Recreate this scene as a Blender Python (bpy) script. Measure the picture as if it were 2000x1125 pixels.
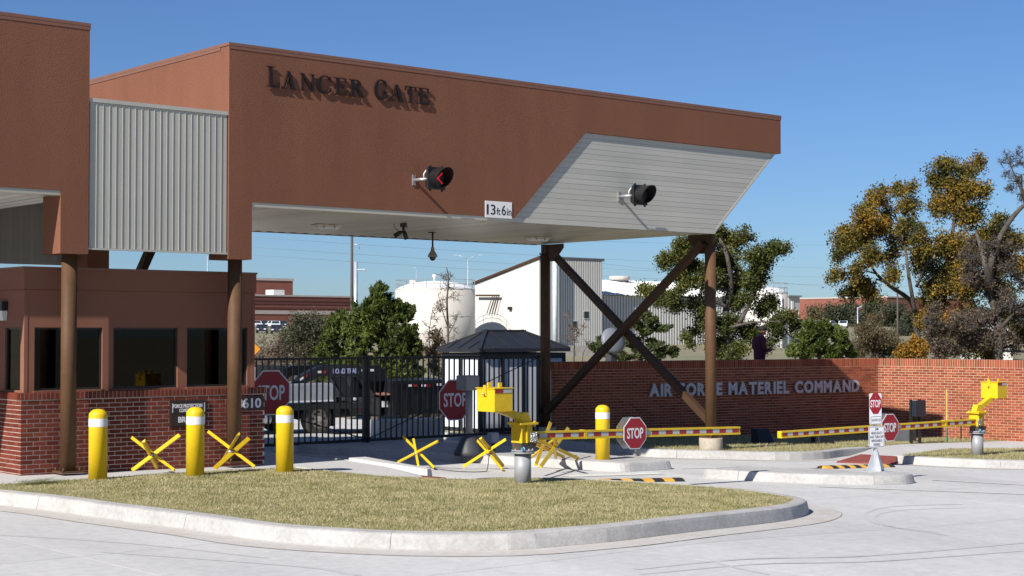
import bpy, bmesh, math, random
import numpy as np
from mathutils import Vector, Matrix, Quaternion

for o in list(bpy.data.objects):
    bpy.data.objects.remove(o, do_unlink=True)
R = random.Random(7)
scene = bpy.context.scene
COL = scene.collection
rad = math.radians

# ------------------------------------------------------------------ camera
# world: x runs along the canopy front, y runs into the base, z up, metres
CAM_Z = 2.25
FPX = 3140.0                      # focal length in pixels of the 2000 px wide photograph
AXIS_DEG = 49.68                  # heading of the optical axis measured from +x
PITCH = math.atan(87.5 / FPX)
cd = bpy.data.cameras.new('camera')
cam = bpy.data.objects.new('camera', cd)
COL.objects.link(cam)
cam.location = (0, 0, CAM_Z)
cam.rotation_euler = (rad(90) + PITCH, 0, rad(AXIS_DEG - 90))
cd.sensor_width = 36.0
cd.lens = 36.0 * FPX / 2000.0
cd.clip_start = 0.1
cd.clip_end = 3000
scene.camera = cam

# ------------------------------------------------------------------ sky, sun, exposure
SUN_EL, SUN_OFF = rad(36.5), rad(13.5)
sdir = Vector((math.cos(SUN_OFF) * math.cos(SUN_EL), math.sin(SUN_OFF) * math.cos(SUN_EL), -math.sin(SUN_EL)))
world = bpy.data.worlds.new('World')
scene.world = world
world.use_nodes = True
nt = world.node_tree
bg = nt.nodes['Background']
sky = nt.nodes.new('ShaderNodeTexSky')
sky.sky_type = 'NISHITA'
sky.sun_disc = False
sky.sun_elevation = SUN_EL
sky.sun_rotation = math.atan2(-sdir.x, -sdir.y)
sky.air_density = 1.0
sky.dust_density = 0.35
sky.ozone_density = 2.2
sky.altitude = 380
tint = nt.nodes.new('ShaderNodeMix')          # clear, dry autumn air: a deeper blue all round
tint.data_type = 'RGBA'; tint.blend_type = 'MULTIPLY'; tint.inputs['Factor'].default_value = 1.0
tint.inputs['B'].default_value = (0.62, 0.86, 1.25, 1)
nt.links.new(sky.outputs[0], tint.inputs['A'])
nt.links.new(tint.outputs['Result'], bg.inputs[0])
bg.inputs[1].default_value = 0.055
sl = bpy.data.lights.new('sun', 'SUN')
sl.energy = 5.0
sl.angle = rad(0.5)
sl.color = (1.0, 0.945, 0.87)
sun = bpy.data.objects.new('sun', sl)
COL.objects.link(sun)
sun.rotation_mode = 'QUATERNION'
sun.rotation_quaternion = sdir.to_track_quat('-Z', 'Y')
sun.location = (-30, -10, 40)
vs = scene.view_settings
vs.view_transform = 'Standard'
vs.look = 'None'
vs.gamma = 1.0
vs.use_curve_mapping = False
vs.exposure = 0.5
scene.render.engine = 'CYCLES'

# ------------------------------------------------------------------ measuring helpers
_A = rad(AXIS_DEG)
AX = (math.cos(_A), math.sin(_A))
RT = (math.sin(_A), -math.cos(_A))

# fall of the road across the lanes, rounded off so there are no creases
_gu = np.linspace(-20, 45, 1301)
_gk = np.interp(_gu, [12.8, 17.8, 24, 35, 41], [0, -.185, -.30, -.60, -.74])
GZ_U = _gu[20:-20]; GZ_Z = np.convolve(_gk, np.ones(41) / 41, 'valid')

def gz(u, v=0):
    """height of the concrete road: level by the booth, then falling gently to the right"""
    return float(np.interp(u, GZ_U, GZ_Z))

def ray(px, py):
    a = (px - 1000) / FPX; b = (562.5 - py) / FPX
    f = math.cos(PITCH) - b * math.sin(PITCH)
    return (AX[0] * f + RT[0] * a, AX[1] * f + RT[1] * a, math.sin(PITCH) + b * math.cos(PITCH))

def G(px, py, h=0.0):
    """where the line of sight meets the ground (raised by h)"""
    d = ray(px, py); t = 20.0
    for _ in range(40):
        t = (gz(t * d[0]) + h - CAM_Z) / d[2]
    return Vector((t * d[0], t * d[1], CAM_Z + t * d[2]))

def V(px, py, v):
    d = ray(px, py); t = v / d[1]
    return Vector((t * d[0], v, CAM_Z + t * d[2]))

def U(px, py, u):
    d = ray(px, py); t = u / d[0]
    return Vector((u, t * d[1], CAM_Z + t * d[2]))

def Z(px, py, z):
    d = ray(px, py); t = (z - CAM_Z) / d[2]
    return Vector((t * d[0], t * d[1], z))

def D(px, py, dep):
    d = ray(px, py)
    return Vector((dep * d[0], dep * d[1], CAM_Z + dep * d[2]))

def proj(p):
    dep = p[0] * AX[0] + p[1] * AX[1]; X = p[0] * RT[0] + p[1] * RT[1]; zz = p[2] - CAM_Z
    f = dep * math.cos(PITCH) + zz * math.sin(PITCH); b = -dep * math.sin(PITCH) + zz * math.cos(PITCH)
    return (1000 + FPX * X / f, 562.5 - FPX * b / f)

# ------------------------------------------------------------------ materials
MATS = {}
def _noise(nt, scale, detail=4, rough=0.55, coord='Object', stretch=None):
    tc = nt.nodes.new('ShaderNodeTexCoord')
    n = nt.nodes.new('ShaderNodeTexNoise')
    n.inputs['Scale'].default_value = scale
    n.inputs['Detail'].default_value = detail
    n.inputs['Roughness'].default_value = rough
    if coord == 'World':
        g = nt.nodes.new('ShaderNodeNewGeometry'); src = g.outputs['Position']
    else:
        src = tc.outputs[coord]
    if stretch:
        m = nt.nodes.new('ShaderNodeMapping'); m.inputs['Scale'].default_value = stretch
        nt.links.new(src, m.inputs['Vector']); src = m.outputs[0]
    nt.links.new(src, n.inputs['Vector'])
    return n

def mat(name, col, rough=0.6, metal=0.0, var=0.12, vscale=3.0, bump=0.0, bscale=40.0, spec=0.4, col2=None,
        coord='World', stretch=None, fine=0.0, fscale=60.0, bdist=0.01, island=0.0, objrand=0.0, ramp=None, sheen=0):
    """principled surface with noise variation, optional relief, per-piece variation"""
    if name in MATS: return MATS[name]
    m = bpy.data.materials.new(name); MATS[name] = m
    m.use_nodes = True
    t = m.node_tree; b = t.nodes['Principled BSDF']
    L = t.links.new
    b.inputs['Roughness'].default_value = rough
    b.inputs['Metallic'].default_value = metal
    b.inputs['Specular IOR Level'].default_value = spec
    c1 = tuple(max(0, c * (1 - var)) for c in col) if col2 is None else col
    c2 = tuple(min(1, c * (1 + var)) for c in col) if col2 is None else col2
    n = _noise(t, vscale, coord=coord, stretch=stretch)
    rp = t.nodes.new('ShaderNodeValToRGB')
    rp.color_ramp.elements[0].position = 0.32; rp.color_ramp.elements[1].position = 0.68
    rp.color_ramp.elements[0].color = (*c1, 1); rp.color_ramp.elements[1].color = (*c2, 1)
    L(n.outputs['Fac'], rp.inputs[0])
    out = rp.outputs[0]
    if fine:
        n2 = _noise(t, fscale, 6, 0.7, coord)
        mx = t.nodes.new('ShaderNodeMix'); mx.data_type = 'RGBA'; mx.blend_type = 'MULTIPLY'
        mr = t.nodes.new('ShaderNodeMapRange')
        mr.inputs['From Min'].default_value = 0.3; mr.inputs['From Max'].default_value = 0.7
        mr.inputs['To Min'].default_value = 1 - fine; mr.inputs['To Max'].default_value = 1 + fine
        L(n2.outputs['Fac'], mr.inputs['Value'])
        mx.inputs['Factor'].default_value = 1.0
        L(out, mx.inputs['A']); L(mr.outputs[0], mx.inputs['B'])
        out = mx.outputs['Result']
    if island or objrand:
        if island:
            g = t.nodes.new('ShaderNodeNewGeometry'); rnd = g.outputs['Random Per Island']
        else:
            oi = t.nodes.new('ShaderNodeObjectInfo'); rnd = oi.outputs['Random']
        hs = t.nodes.new('ShaderNodeHueSaturation')
        amp = island or objrand
        mr = t.nodes.new('ShaderNodeMapRange')
        mr.inputs['To Min'].default_value = 1 - amp; mr.inputs['To Max'].default_value = 1 + amp
        L(rnd, mr.inputs['Value']); L(mr.outputs[0], hs.inputs['Value'])
        mh = t.nodes.new('ShaderNodeMath'); mh.operation = 'MULTIPLY'; mh.inputs[1].default_value = 7.31
        fr = t.nodes.new('ShaderNodeMath'); fr.operation = 'FRACT'
        L(rnd, mh.inputs[0]); L(mh.outputs[0], fr.inputs[0])
        m2 = t.nodes.new('ShaderNodeMapRange'); m2.inputs['To Min'].default_value = 0.5 - amp * 0.02; m2.inputs['To Max'].default_value = 0.5 + amp * 0.02
        L(fr.outputs[0], m2.inputs['Value']); L(m2.outputs[0], hs.inputs['Hue'])
        L(out, hs.inputs['Color']); out = hs.outputs[0]
    L(out, b.inputs['Base Color'])
    if bump:
        nb = _noise(t, bscale, 5, 0.6, coord)
        bp = t.nodes.new('ShaderNodeBump'); bp.inputs['Strength'].default_value = bump; bp.inputs['Distance'].default_value = bdist
        L(nb.outputs['Fac'], bp.inputs['Height']); L(bp.outputs[0], b.inputs['Normal'])
    return m

def emit(name, col, strength):
    m = bpy.data.materials.new(name); m.use_nodes = True
    b = m.node_tree.nodes['Principled BSDF']
    b.inputs['Base Color'].default_value = (*[c * 0.3 for c in col], 1)
    b.inputs['Emission Color'].default_value = (*col, 1)
    b.inputs['Emission Strength'].default_value = strength
    return m

def leafmat(name, cols, noise_scale=0.5, trans=0.25, positions=None):
    """foliage: colour picked per leaf and drifting through the crown, a little light passes through"""
    m = bpy.data.materials.new(name); m.use_nodes = True
    t = m.node_tree; L = t.links.new
    b = t.nodes['Principled BSDF']
    b.inputs['Roughness'].default_value = 0.55
    b.inputs['Specular IOR Level'].default_value = 0.25
    g = t.nodes.new('ShaderNodeNewGeometry')
    n = _noise(t, noise_scale, 3, 0.6, 'World')
    ad = t.nodes.new('ShaderNodeMath'); ad.operation = 'MULTIPLY_ADD'
    ad.inputs[1].default_value = 0.45
    L(g.outputs['Random Per Island'], ad.inputs[0])
    mr = t.nodes.new('ShaderNodeMapRange'); mr.inputs['From Min'].default_value = 0.3; mr.inputs['From Max'].default_value = 0.7
    mr.inputs['To Min'].default_value = 0.0; mr.inputs['To Max'].default_value = 0.55
    L(n.outputs['Fac'], mr.inputs['Value']); L(mr.outputs[0], ad.inputs[2])
    rp = t.nodes.new('ShaderNodeValToRGB')
    el = rp.color_ramp.elements
    while len(el) < len(cols): el.new(0.5)
    for i, c in enumerate(cols):
        el[i].position = positions[i] if positions else i / (len(cols) - 1); el[i].color = (*c, 1)
    L(ad.outputs[0], rp.inputs[0]); L(rp.outputs[0], b.inputs['Base Color'])
    tr = t.nodes.new('ShaderNodeBsdfTranslucent'); L(rp.outputs[0], tr.inputs['Color'])
    ms = t.nodes.new('ShaderNodeMixShader'); ms.inputs[0].default_value = trans
    L(b.outputs[0], ms.inputs[1]); L(tr.outputs[0], ms.inputs[2])
    L(ms.outputs[0], t.nodes['Material Output'].inputs['Surface'])
    return m

def glassmat(name, tint=(0.25, 0.27, 0.28), ior=1.5):
    m = bpy.data.materials.new(name); m.use_nodes = True
    t = m.node_tree; L = t.links.new
    t.nodes.remove(t.nodes['Principled BSDF'])
    tr = t.nodes.new('ShaderNodeBsdfTransparent'); tr.inputs[0].default_value = (*tint, 1)
    gl = t.nodes.new('ShaderNodeBsdfGlossy'); gl.inputs['Roughness'].default_value = 0.02
    fr = t.nodes.new('ShaderNodeFresnel'); fr.inputs[0].default_value = ior
    ms = t.nodes.new('ShaderNodeMixShader')
    L(fr.outputs[0], ms.inputs[0]); L(tr.outputs[0], ms.inputs[1]); L(gl.outputs[0], ms.inputs[2])
    L(ms.outputs[0], t.nodes['Material Output'].inputs['Surface'])
    return m

# ------------------------------------------------------------------ mesh helpers
def woff(p):
    w = Vector((0, 0, 0))
    while p is not None:
        w += p.location; p = p.parent
    return w

class MB:
    def __init__(s): s.v = []; s.f = []; s.smooth = set()
    def add(s, vs, fs, smooth=False):
        o = len(s.v); s.v += [tuple(p) for p in vs]
        for f in fs:
            if smooth: s.smooth.add(len(s.f))
            s.f.append(tuple(i + o for i in f))
        return s
    def box(s, x0, x1, y0, y1, z0, z1):
        return s.hexa([(x0, y0, z0), (x1, y0, z0), (x1, y1, z0), (x0, y1, z0)], [(x0, y0, z1), (x1, y0, z1), (x1, y1, z1), (x0, y1, z1)])
    def hexa(s, b, t):
        n = len(b)
        fs = [tuple(range(n - 1, -1, -1)), tuple(range(n, 2 * n))] + [(i, (i + 1) % n, n + (i + 1) % n, n + i) for i in range(n)]
        return s.add(list(b) + list(t), fs)
    def prism(s, pts, vec):
        """polygon of 3d points pushed along vec"""
        vec = Vector(vec)
        return s.hexa([Vector(p) for p in pts], [Vector(p) + vec for p in pts])
    def bar(s, a, b, w, h=None, up=(0, 0, 1)):
        """square bar between two points"""
        a = Vector(a); b = Vector(b); h = h or w
        d = (b - a).normalized(); up = Vector(up)
        if abs(d.dot(up)) > 0.98: up = Vector((0, 1, 0))
        x = d.cross(up).normalized(); y = x.cross(d).normalized()
        q = [x * (i * w / 2) + y * (j * h / 2) for i, j in ((-1, -1), (1, -1), (1, 1), (-1, 1))]
        return s.hexa([a + k for k in q], [b + k for k in q])
    def tube(s, pts, r, n=10, caps=True):
        pts = [Vector(p) for p in pts]
        rs = r if isinstance(r, (list, tuple)) else [r] * len(pts)
        vs = []; fs = []
        prev = None
        for i, p in enumerate(pts):
            d = (pts[min(i + 1, len(pts) - 1)] - pts[max(i - 1, 0)])
            if d.length < 1e-9: d = Vector((0, 0, 1))
            d.normalize()
            up = Vector((0, 0, 1)) if abs(d.z) < 0.9 else Vector((1, 0, 0))
            if prev is not None:
                x = (prev - d * prev.dot(d))
                x = x.normalized() if x.length > 1e-6 else d.cross(up).normalized()
            else:
                x = d.cross(up).normalized()
            prev = x
            y = d.cross(x)
            for k in range(n):
                a = 2 * math.pi * k / n
                vs.append(p + x * (rs[i] * math.cos(a)) + y * (rs[i] * math.sin(a)))
        for i in range(len(pts) - 1):
            for k in range(n):
                fs.append((i * n + k, i * n + (k + 1) % n, (i + 1) * n + (k + 1) % n, (i + 1) * n + k))
        s.add(vs, fs, smooth=True)
        if caps:
            o = len(s.v) - len(vs)
            s.f.append(tuple(o + k for k in range(n - 1, -1, -1)))
            s.f.append(tuple(o + (len(pts) - 1) * n + k for k in range(n)))
        return s
    def cyl(s, c, r, z0, z1, n=24):
        return s.tube([(c[0], c[1], z0), (c[0], c[1], z1)], r, n)
    def lathe(s, c, prof, n=24):
        """prof: list of (r, z) from bottom to top"""
        vs = []; fs = []
        for r, z in prof:
            for k in range(n):
                a = 2 * math.pi * k / n
                vs.append((c[0] + r * math.cos(a), c[1] + r * math.sin(a), c[2] + z))
        for i in range(len(prof) - 1):
            for k in range(n):
                fs.append((i * n + k, i * n + (k + 1) % n, (i + 1) * n + (k + 1) % n, (i + 1) * n + k))
        s.add(vs, fs, smooth=True)
        o = len(s.v) - len(vs)
        s.f.append(tuple(o + k for k in range(n - 1, -1, -1)))
        s.f.append(tuple(o + (len(prof) - 1) * n + k for k in range(n)))
        return s
    def sheet(s, pts):
        return s.add(pts, [tuple(range(len(pts)))])
    def mesh(s, name, m):
        me = bpy.data.meshes.new(name)
        me.from_pydata(s.v, [], s.f)
        if s.smooth:
            for i in s.smooth: me.polygons[i].use_smooth = True
        if m: me.materials.append(m)
        me.update()
        return me
    def build(s, name, m, parent=None, loc=None, rz=0, bevel=0):
        o = bpy.data.objects.new(name, s.mesh(name, m)); COL.objects.link(o)
        if parent:
            o.parent = parent
            if loc is None: o.location = -woff(parent)   # meshes are written in world coordinates
        if loc is not None: o.location = loc
        if rz: o.rotation_euler = (0, 0, rz)
        if bevel:
            md = o.modifiers.new('edge', 'BEVEL'); md.width = bevel; md.segments = 2; md.limit_method = 'ANGLE'; md.angle_limit = rad(40)
        return o

def tag(o, label=None, cat=None, group=None, kind=None):
    if label: o['label'] = label
    if cat: o['category'] = cat
    if group: o['group'] = group
    if kind: o['kind'] = kind
    return o

def thing(name, label, cat, loc=(0, 0, 0), rz=0, group=None):
    o = bpy.data.objects.new(name, None); COL.objects.link(o)
    o.empty_display_size = 0.2
    o.location = loc; o.rotation_euler = (0, 0, rz)
    return tag(o, label, cat, group)

def put(name, me, parent=None, loc=(0, 0, 0), rot=(0, 0, 0)):
    o = bpy.data.objects.new(name, me); COL.objects.link(o)
    if parent: o.parent = parent
    o.location = loc; o.rotation_euler = rot
    return o

def local(p, root):
    """world point in the frame of an unscaled root turned about z"""
    q = Vector(p) - root.location
    c, s = math.cos(-root.rotation_euler.z), math.sin(-root.rotation_euler.z)
    return Vector((q.x * c - q.y * s, q.x * s + q.y * c, q.z))

_tc = {}
def text_data(string, bold=0.0, extrude=0.0, spacing=1.0, lines=1.0, align='CENTER'):
    cu = bpy.data.curves.new('lettering', 'FONT')
    cu.body = string; cu.size = 1; cu.offset = bold; cu.extrude = 0.0
    cu.space_character = spacing; cu.space_line = lines; cu.align_x = align
    cu.resolution_u = 4
    ob = bpy.data.objects.new('tmp', cu); COL.objects.link(ob)
    dg = bpy.context.evaluated_depsgraph_get(); dg.update()
    me = bpy.data.meshes.new_from_object(ob.evaluated_get(dg))
    vs = [v.co.copy() for v in me.vertices]; fs = [tuple(p.vertices) for p in me.polygons]
    bpy.data.objects.remove(ob, do_unlink=True); bpy.data.curves.remove(cu); bpy.data.meshes.remove(me)
    return vs, fs

def text_part(name, string, m, parent, origin, xdir, ydir, w, h, bold=0.0, depth=0.004, spacing=1.0, lines=1.0):
    """flat lettering fitted into a w x h box centred on origin; a solid of small depth"""
    vs, fs = text_data(string, bold, 0, spacing, lines)
    x0 = min(v.x for v in vs); x1 = max(v.x for v in vs); y0 = min(v.y for v in vs); y1 = max(v.y for v in vs)
    X = Vector(xdir).normalized(); Y = Vector(ydir).normalized(); N = X.cross(Y)
    P = [Vector(origin) + X * ((v.x - (x0 + x1) / 2) / (x1 - x0) * w) + Y * ((v.y - (y0 + y1) / 2) / (y1 - y0) * h) + N * depth for v in vs]
    mb = MB(); mb.add(P, fs)
    # side walls along the open edges
    ec = {}
    for f in fs:
        for i in range(len(f)):
            a, b = f[i], f[(i + 1) % len(f)]
            ec.setdefault((min(a, b), max(a, b)), []).append((a, b))
    n = len(P)
    mb.v += [tuple(p - N * depth) for p in P]
    for k, e in ec.items():
        if len(e) == 1:
            a, b = e[0]; mb.f.append((b, a, a + n, b + n))
    return mb.build(name, m, parent)

def smooth_path(pts, n=6, closed=False):
    """catmull-rom through the points"""
    P = [Vector(p) for p in pts]; out = []
    m = len(P)
    for i in range(m if closed else m - 1):
        p0 = P[(i - 1) % m] if closed or i > 0 else P[0]
        p1 = P[i]; p2 = P[(i + 1) % m]
        p3 = P[(i + 2) % m] if closed or i + 2 < m else P[-1]
        for k in range(n):
            t = k / n
            out.append(0.5 * ((2 * p1) + (p2 - p0) * t + (2 * p0 - 5 * p1 + 4 * p2 - p3) * t * t + (3 * p1 - p0 - 3 * p2 + p3) * t ** 3))
    if not closed: out.append(P[-1])
    return out
# ------------------------------------------------------------------ shared materials
from mathutils.geometry import tessellate_polygon
M_CONC = mat('concrete_paving', (0.495, 0.49, 0.475), 0.85, var=0.085, vscale=0.7, fine=0.11, fscale=7, bump=0.3, bscale=90, objrand=0.05, stretch=(1, 0.3, 1))
M_WALK = mat('concrete_walk', (0.495, 0.485, 0.465), 0.85, var=0.05, vscale=0.8, fine=0.07, fscale=14, bump=0.25, bscale=120)
M_KERB = mat('concrete_kerb', (0.405, 0.395, 0.378), 0.85, var=0.11, vscale=2.2, fine=0.16, fscale=18, bump=0.5, bscale=60, objrand=0.04)
M_GUTTER = mat('silt_stain', (0.46, 0.42, 0.37), 0.9, col2=(0.495, 0.485, 0.465), vscale=3.0, fine=0.10, fscale=12, bump=0.2, bscale=90)
M_JOINT = mat('joint_filler', (0.13, 0.12, 0.105), 0.9, var=0.2)
M_RUSTJ = mat('stained_joint', (0.36, 0.31, 0.26), 0.9, var=0.2, vscale=4)
M_SOIL = mat('turf_soil', (0.30, 0.255, 0.13), 0.95, col2=(0.20, 0.195, 0.085), vscale=1.3, fine=0.35, fscale=25, bump=0.6, bscale=50)
M_TERR = mat('dry_meadow', (0.25, 0.21, 0.13), 0.95, col2=(0.17, 0.17, 0.10), vscale=0.12, fine=0.25, fscale=3, bump=0.4, bscale=5, bdist=0.1)
M_TACT = mat('tactile_red', (0.22, 0.055, 0.042), 0.8, var=0.12, vscale=6)
M_BLACKRUB = mat('black_rubber', (0.022, 0.022, 0.023), 0.75, var=0.2, vscale=8)
M_BUMPYEL = mat('bump_yellow', (0.62, 0.33, 0.05), 0.7, var=0.15, vscale=8)
M_ASPH = mat('lot_asphalt', (0.19, 0.19, 0.19), 0.9, var=0.15, vscale=0.3)

# ------------------------------------------------------------------ terrain
def terr(u, v):
    d = math.hypot(u, v); a = math.atan2(v, u) - _A
    fwd = max(0.0, math.cos(a))
    near = gz(u) - 0.12
    rs = [0, 50, 62, 90, 150, 260, 330, 450, 900]; zs = [-0.45, -0.5, 0.5, 1.15, 1.6, 2.1, 3.2, 4.3, 8.0]
    far = np.interp(d, rs, zs)
    t = min(1, max(0, (d - 46) / 6)) * (1 if fwd > 0.55 else max(0, fwd - 0.2) / 0.35)
    t = t * t * (3 - 2 * t)
    return near * (1 - t) + far * t

tb = MB()
radii = [2, 5, 9, 14, 20, 28, 36, 42, 46, 48, 50, 52, 54, 57, 60, 63, 67, 72, 80, 90, 105, 120, 140, 160, 185, 210, 235, 260, 285, 310, 330, 360, 400, 450, 550, 900]
NA = 120
vs = [(0, 0, -0.12)]
for r in radii:
    for k in range(NA):
        a = 2 * math.pi * k / NA
        vs.append((r * math.cos(a), r * math.sin(a), terr(r * math.cos(a), r * math.sin(a))))
fs = [(0, 1 + k, 1 + (k + 1) % NA) for k in range(NA)]
for i in range(len(radii) - 1):
    for k in range(NA):
        fs.append((1 + i * NA + k, 1 + (i + 1) * NA + k, 1 + (i + 1) * NA + (k + 1) % NA, 1 + i * NA + (k + 1) % NA))
tb.add(vs, fs, smooth=True)
tag(tb.build('terrain', M_TERR), 'dry grassy ground rising gently behind the gate', kind='structure')

# ------------------------------------------------------------------ road of concrete slabs
rb = MB()
us = list(np.arange(-16, 40.1, 2.0))
for i in range(len(us) - 1):
    a, b = us[i], us[i + 1]
    rb.sheet([(a, -8, gz(a) - 0.007), (b, -8, gz(b) - 0.007), (b, 46, gz(b) - 0.007), (a, 46, gz(a) - 0.007)])
road = tag(rb.build('road', M_JOINT), 'pale concrete road with sawn joints', kind='structure')
ue = [-16, -11.2, -6.6, -2.0, 2.6, 7.2, 11.8, 16.4, 20.6, 24.9, 29.5, 34.1, 38.7]
ve = [-8, -3.2, 1.6, 6.4, 11.9, 15.2, 19.7, 24.4, 29.0, 33.6, 38.2, 45.9]
g = 0.006
for i in range(len(ue) - 1):
    for j in range(len(ve) - 1):
        a, b, c, d = ue[i] + g, ue[i + 1] - g, ve[j] + g, ve[j + 1] - g
        n = 5
        m = MB()
        top = []
        for k in range(n):
            x0 = a + (b - a) * k / n; x1 = a + (b - a) * (k + 1) / n
            m.sheet([(x0, c, gz(x0)), (x1, c, gz(x1)), (x1, d, gz(x1)), (x0, d, gz(x0))])
            m.sheet([(x0, c, gz(x0) - .02), (x1, c, gz(x1) - .02), (x1, c, gz(x1)), (x0, c, gz(x0))])
            m.sheet([(x1, d, gz(x1) - .02), (x0, d, gz(x0) - .02), (x0, d, gz(x0)), (x1, d, gz(x1))])
        m.sheet([(a, d, gz(a) - .02), (a, c, gz(a) - .02), (a, c, gz(a)), (a, d, gz(a))])
        m.sheet([(b, c, gz(b) - .02), (b, d, gz(b) - .02), (b, d, gz(b)), (b, c, gz(b))])
        m.build('slab', M_CONC, road)

def poly_sheet(name, pts, h, m, parent=None, skirt=0.2):
    """raised ground following the road's fall; pts in plan"""
    dense = []
    for i in range(len(pts)):
        a = Vector(pts[i][:2]).to_3d(); b = Vector(pts[(i + 1) % len(pts)][:2]).to_3d()
        k = max(1, int((b - a).length / 1.2))
        for q in range(k): dense.append(a.lerp(b, q / k))
    P = [Vector((p.x, p.y, gz(p.x) + h)) for p in dense]
    tri = tessellate_polygon([[Vector((p.x, p.y, 0)) for p in P]])
    mb = MB()
    area = sum(P[i].x * P[(i + 1) % len(P)].y - P[(i + 1) % len(P)].x * P[i].y for i in range(len(P)))
    fs = []
    for t in tri:
        a, b, c = (P[i] for i in t)
        fs.append(tuple(t) if (b - a).cross(c - a).z > 0 else tuple(reversed(t)))
    mb.add(P, fs)
    n = len(P)
    Q = P + [p - Vector((0, 0, skirt)) for p in P]
    mb.add(Q, [(n + i, n + (i + 1) % n, (i + 1) % n, i) if area > 0 else (i, (i + 1) % n, n + (i + 1) % n, n + i) for i in range(n)])
    return mb.build(name, m, parent)

LOOSE = []
def adopt(root):
    for o in LOOSE: o.parent = root
    LOOSE.clear()

def kerb(parent, path, h=0.16, m=None, piece=3.0, gap=0.006, smooth=6, topw=0.16, gutter=0.0, batter=0.05, phase=0.0, closed=False):
    """kerb pieces along a path given at road level; the raised side lies to the left of travel"""
    P = [Vector((p[0], p[1], 0)) for p in path]
    if smooth: P = smooth_path(P, smooth)
    # resample
    cum = [0]
    for i in range(len(P) - 1): cum.append(cum[-1] + (P[i + 1] - P[i]).length)
    def at(s):
        s = min(max(s, 0), cum[-1] - 1e-6)
        for i in range(len(P) - 1):
            if cum[i + 1] > s:
                t = (s - cum[i]) / (cum[i + 1] - cum[i])
                return P[i].lerp(P[i + 1], t)
        return P[-1]
    def nrm(s):
        if closed: d = at((s + 0.1) % cum[-1]) - at((s - 0.1) % cum[-1])
        else: d = at(s + 0.12) - at(s - 0.12)
        d.normalize()
        return Vector((-d.y, d.x, 0))
    prof = [(0.0, -0.05), (0.0, 0.012), (batter * 0.55, h * 0.72), (batter * 0.8, h * 0.93), (batter + 0.02, h), (batter + topw, h + 0.006), (batter + topw, -0.05)]
    cuts = [0.0]; s = piece * (0.5 + 0.5 * R.random()) + phase
    while s < cum[-1] - 0.8: cuts.append(s); s += piece
    cuts.append(cum[-1])
    for i in range(len(cuts) - 1):
        a, b = cuts[i] + gap / 2, cuts[i + 1] - gap / 2
        n = max(2, int((b - a) / (0.1 if smooth == 0 else 0.3)) + 1)
        mb = MB(); vs = []
        for k in range(n):
            s_ = a + (b - a) * k / (n - 1)
            p = at(s_); q = nrm(s_)
            for (o, z) in prof:
                w = p + q * o
                vs.append((w.x, w.y, gz(w.x) + z))
        L_ = len(prof); fs = []
        for k in range(n - 1):
            for j in range(L_ - 1):
                fs.append((k * L_ + j, (k + 1) * L_ + j, (k + 1) * L_ + j + 1, k * L_ + j + 1))
        mb.add(vs, fs)
        mb.f.append(tuple(range(L_))); mb.f.append(tuple((n - 1) * L_ + j for j in range(L_ - 1, -1, -1)))
        LOOSE.append(mb.build('kerb_stone', m or M_KERB, None))
    if gutter:
        mb = MB(); n = int(cum[-1] / 0.3) + 2; vs = []
        for k in range(n):
            s_ = cum[-1] * k / (n - 1); p = at(s_); q = nrm(s_)
            for o in (0.02, -gutter):
                w = p + q * o; vs.append((w.x, w.y, gz(w.x) + 0.004))
        mb.add(vs, [(2 * k, 2 * k + 1, 2 * k + 3, 2 * k + 2) for k in range(n - 1)])
        LOOSE.append(mb.build('gutter', M_GUTTER, None))
        mb = MB(); vs = []
        for k in range(n):
            s_ = cum[-1] * k / (n - 1); p = at(s_); q = nrm(s_)
            for o in (-gutter, -gutter - .009):
                w = p + q * o; vs.append((w.x, w.y, gz(w.x) + 0.006))
        mb.add(vs, [(2 * k, 2 * k + 1, 2 * k + 3, 2 * k + 2) for k in range(n - 1)])
        LOOSE.append(mb.build('gutter_joint', M_RUSTJ, None))
    inner = []
    n = int(cum[-1] / (0.15 if smooth == 0 else 0.5)) + 2
    for k in range(n):
        s_ = cum[-1] * k / (n - 1); w = at(s_) + nrm(s_) * (batter + topw + 0.004)
        inner.append((w.x, w.y))
    return inner

# ------------------------------------------------------------------ booth island with the front lawn
g2 = lambda px, py, h=0: tuple(G(px, py, h)[:2])
island = None
front = [(7.9, 34), (7.95, 27), (8.05, 23), g2(0, 987), g2(100, 998), g2(210, 1014), g2(385, 1037), g2(525, 1058), g2(700, 1071), g2(860, 1076), g2(1000, 1075), g2(1120, 1066), g2(1240, 1054), g2(1430, 1031), g2(1540, 1017),
         g2(1577, 1006), (17.25, 14.15), (17.6, 15.0), (17.72, 16.1), (17.3, 17.3), (16.6, 18.35), (15.7, 18.85), (15.0, 18.75)]
inner = kerb(island, front, 0.17, piece=3.1, gutter=0.42, smooth=5)
back_edge = [(14.55, 18.9), (14.05, 19.6), (13.95, 20.6), (13.75, 21.5), (8.0, 21.5)]
fr = [p for p in inner if p[1] < 21.5]
lawn_poly = fr + back_edge
LOOSE.append(poly_sheet('lawn_soil', lawn_poly, 0.165, M_SOIL))
walk = [p for p in inner if p[1] > 21.5 and p[0] < 9]
walk_poly = [(13.74, 21.51), (15.75, 22.5), (15.95, 24.2), (15.9, 34), (8.15, 34)] + walk + [(8.2, 21.51)]
island = tag(poly_sheet('pavement', walk_poly, 0.16, M_WALK), 'raised concrete pavement carrying the booth, with the front lawn', kind='structure')
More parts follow.
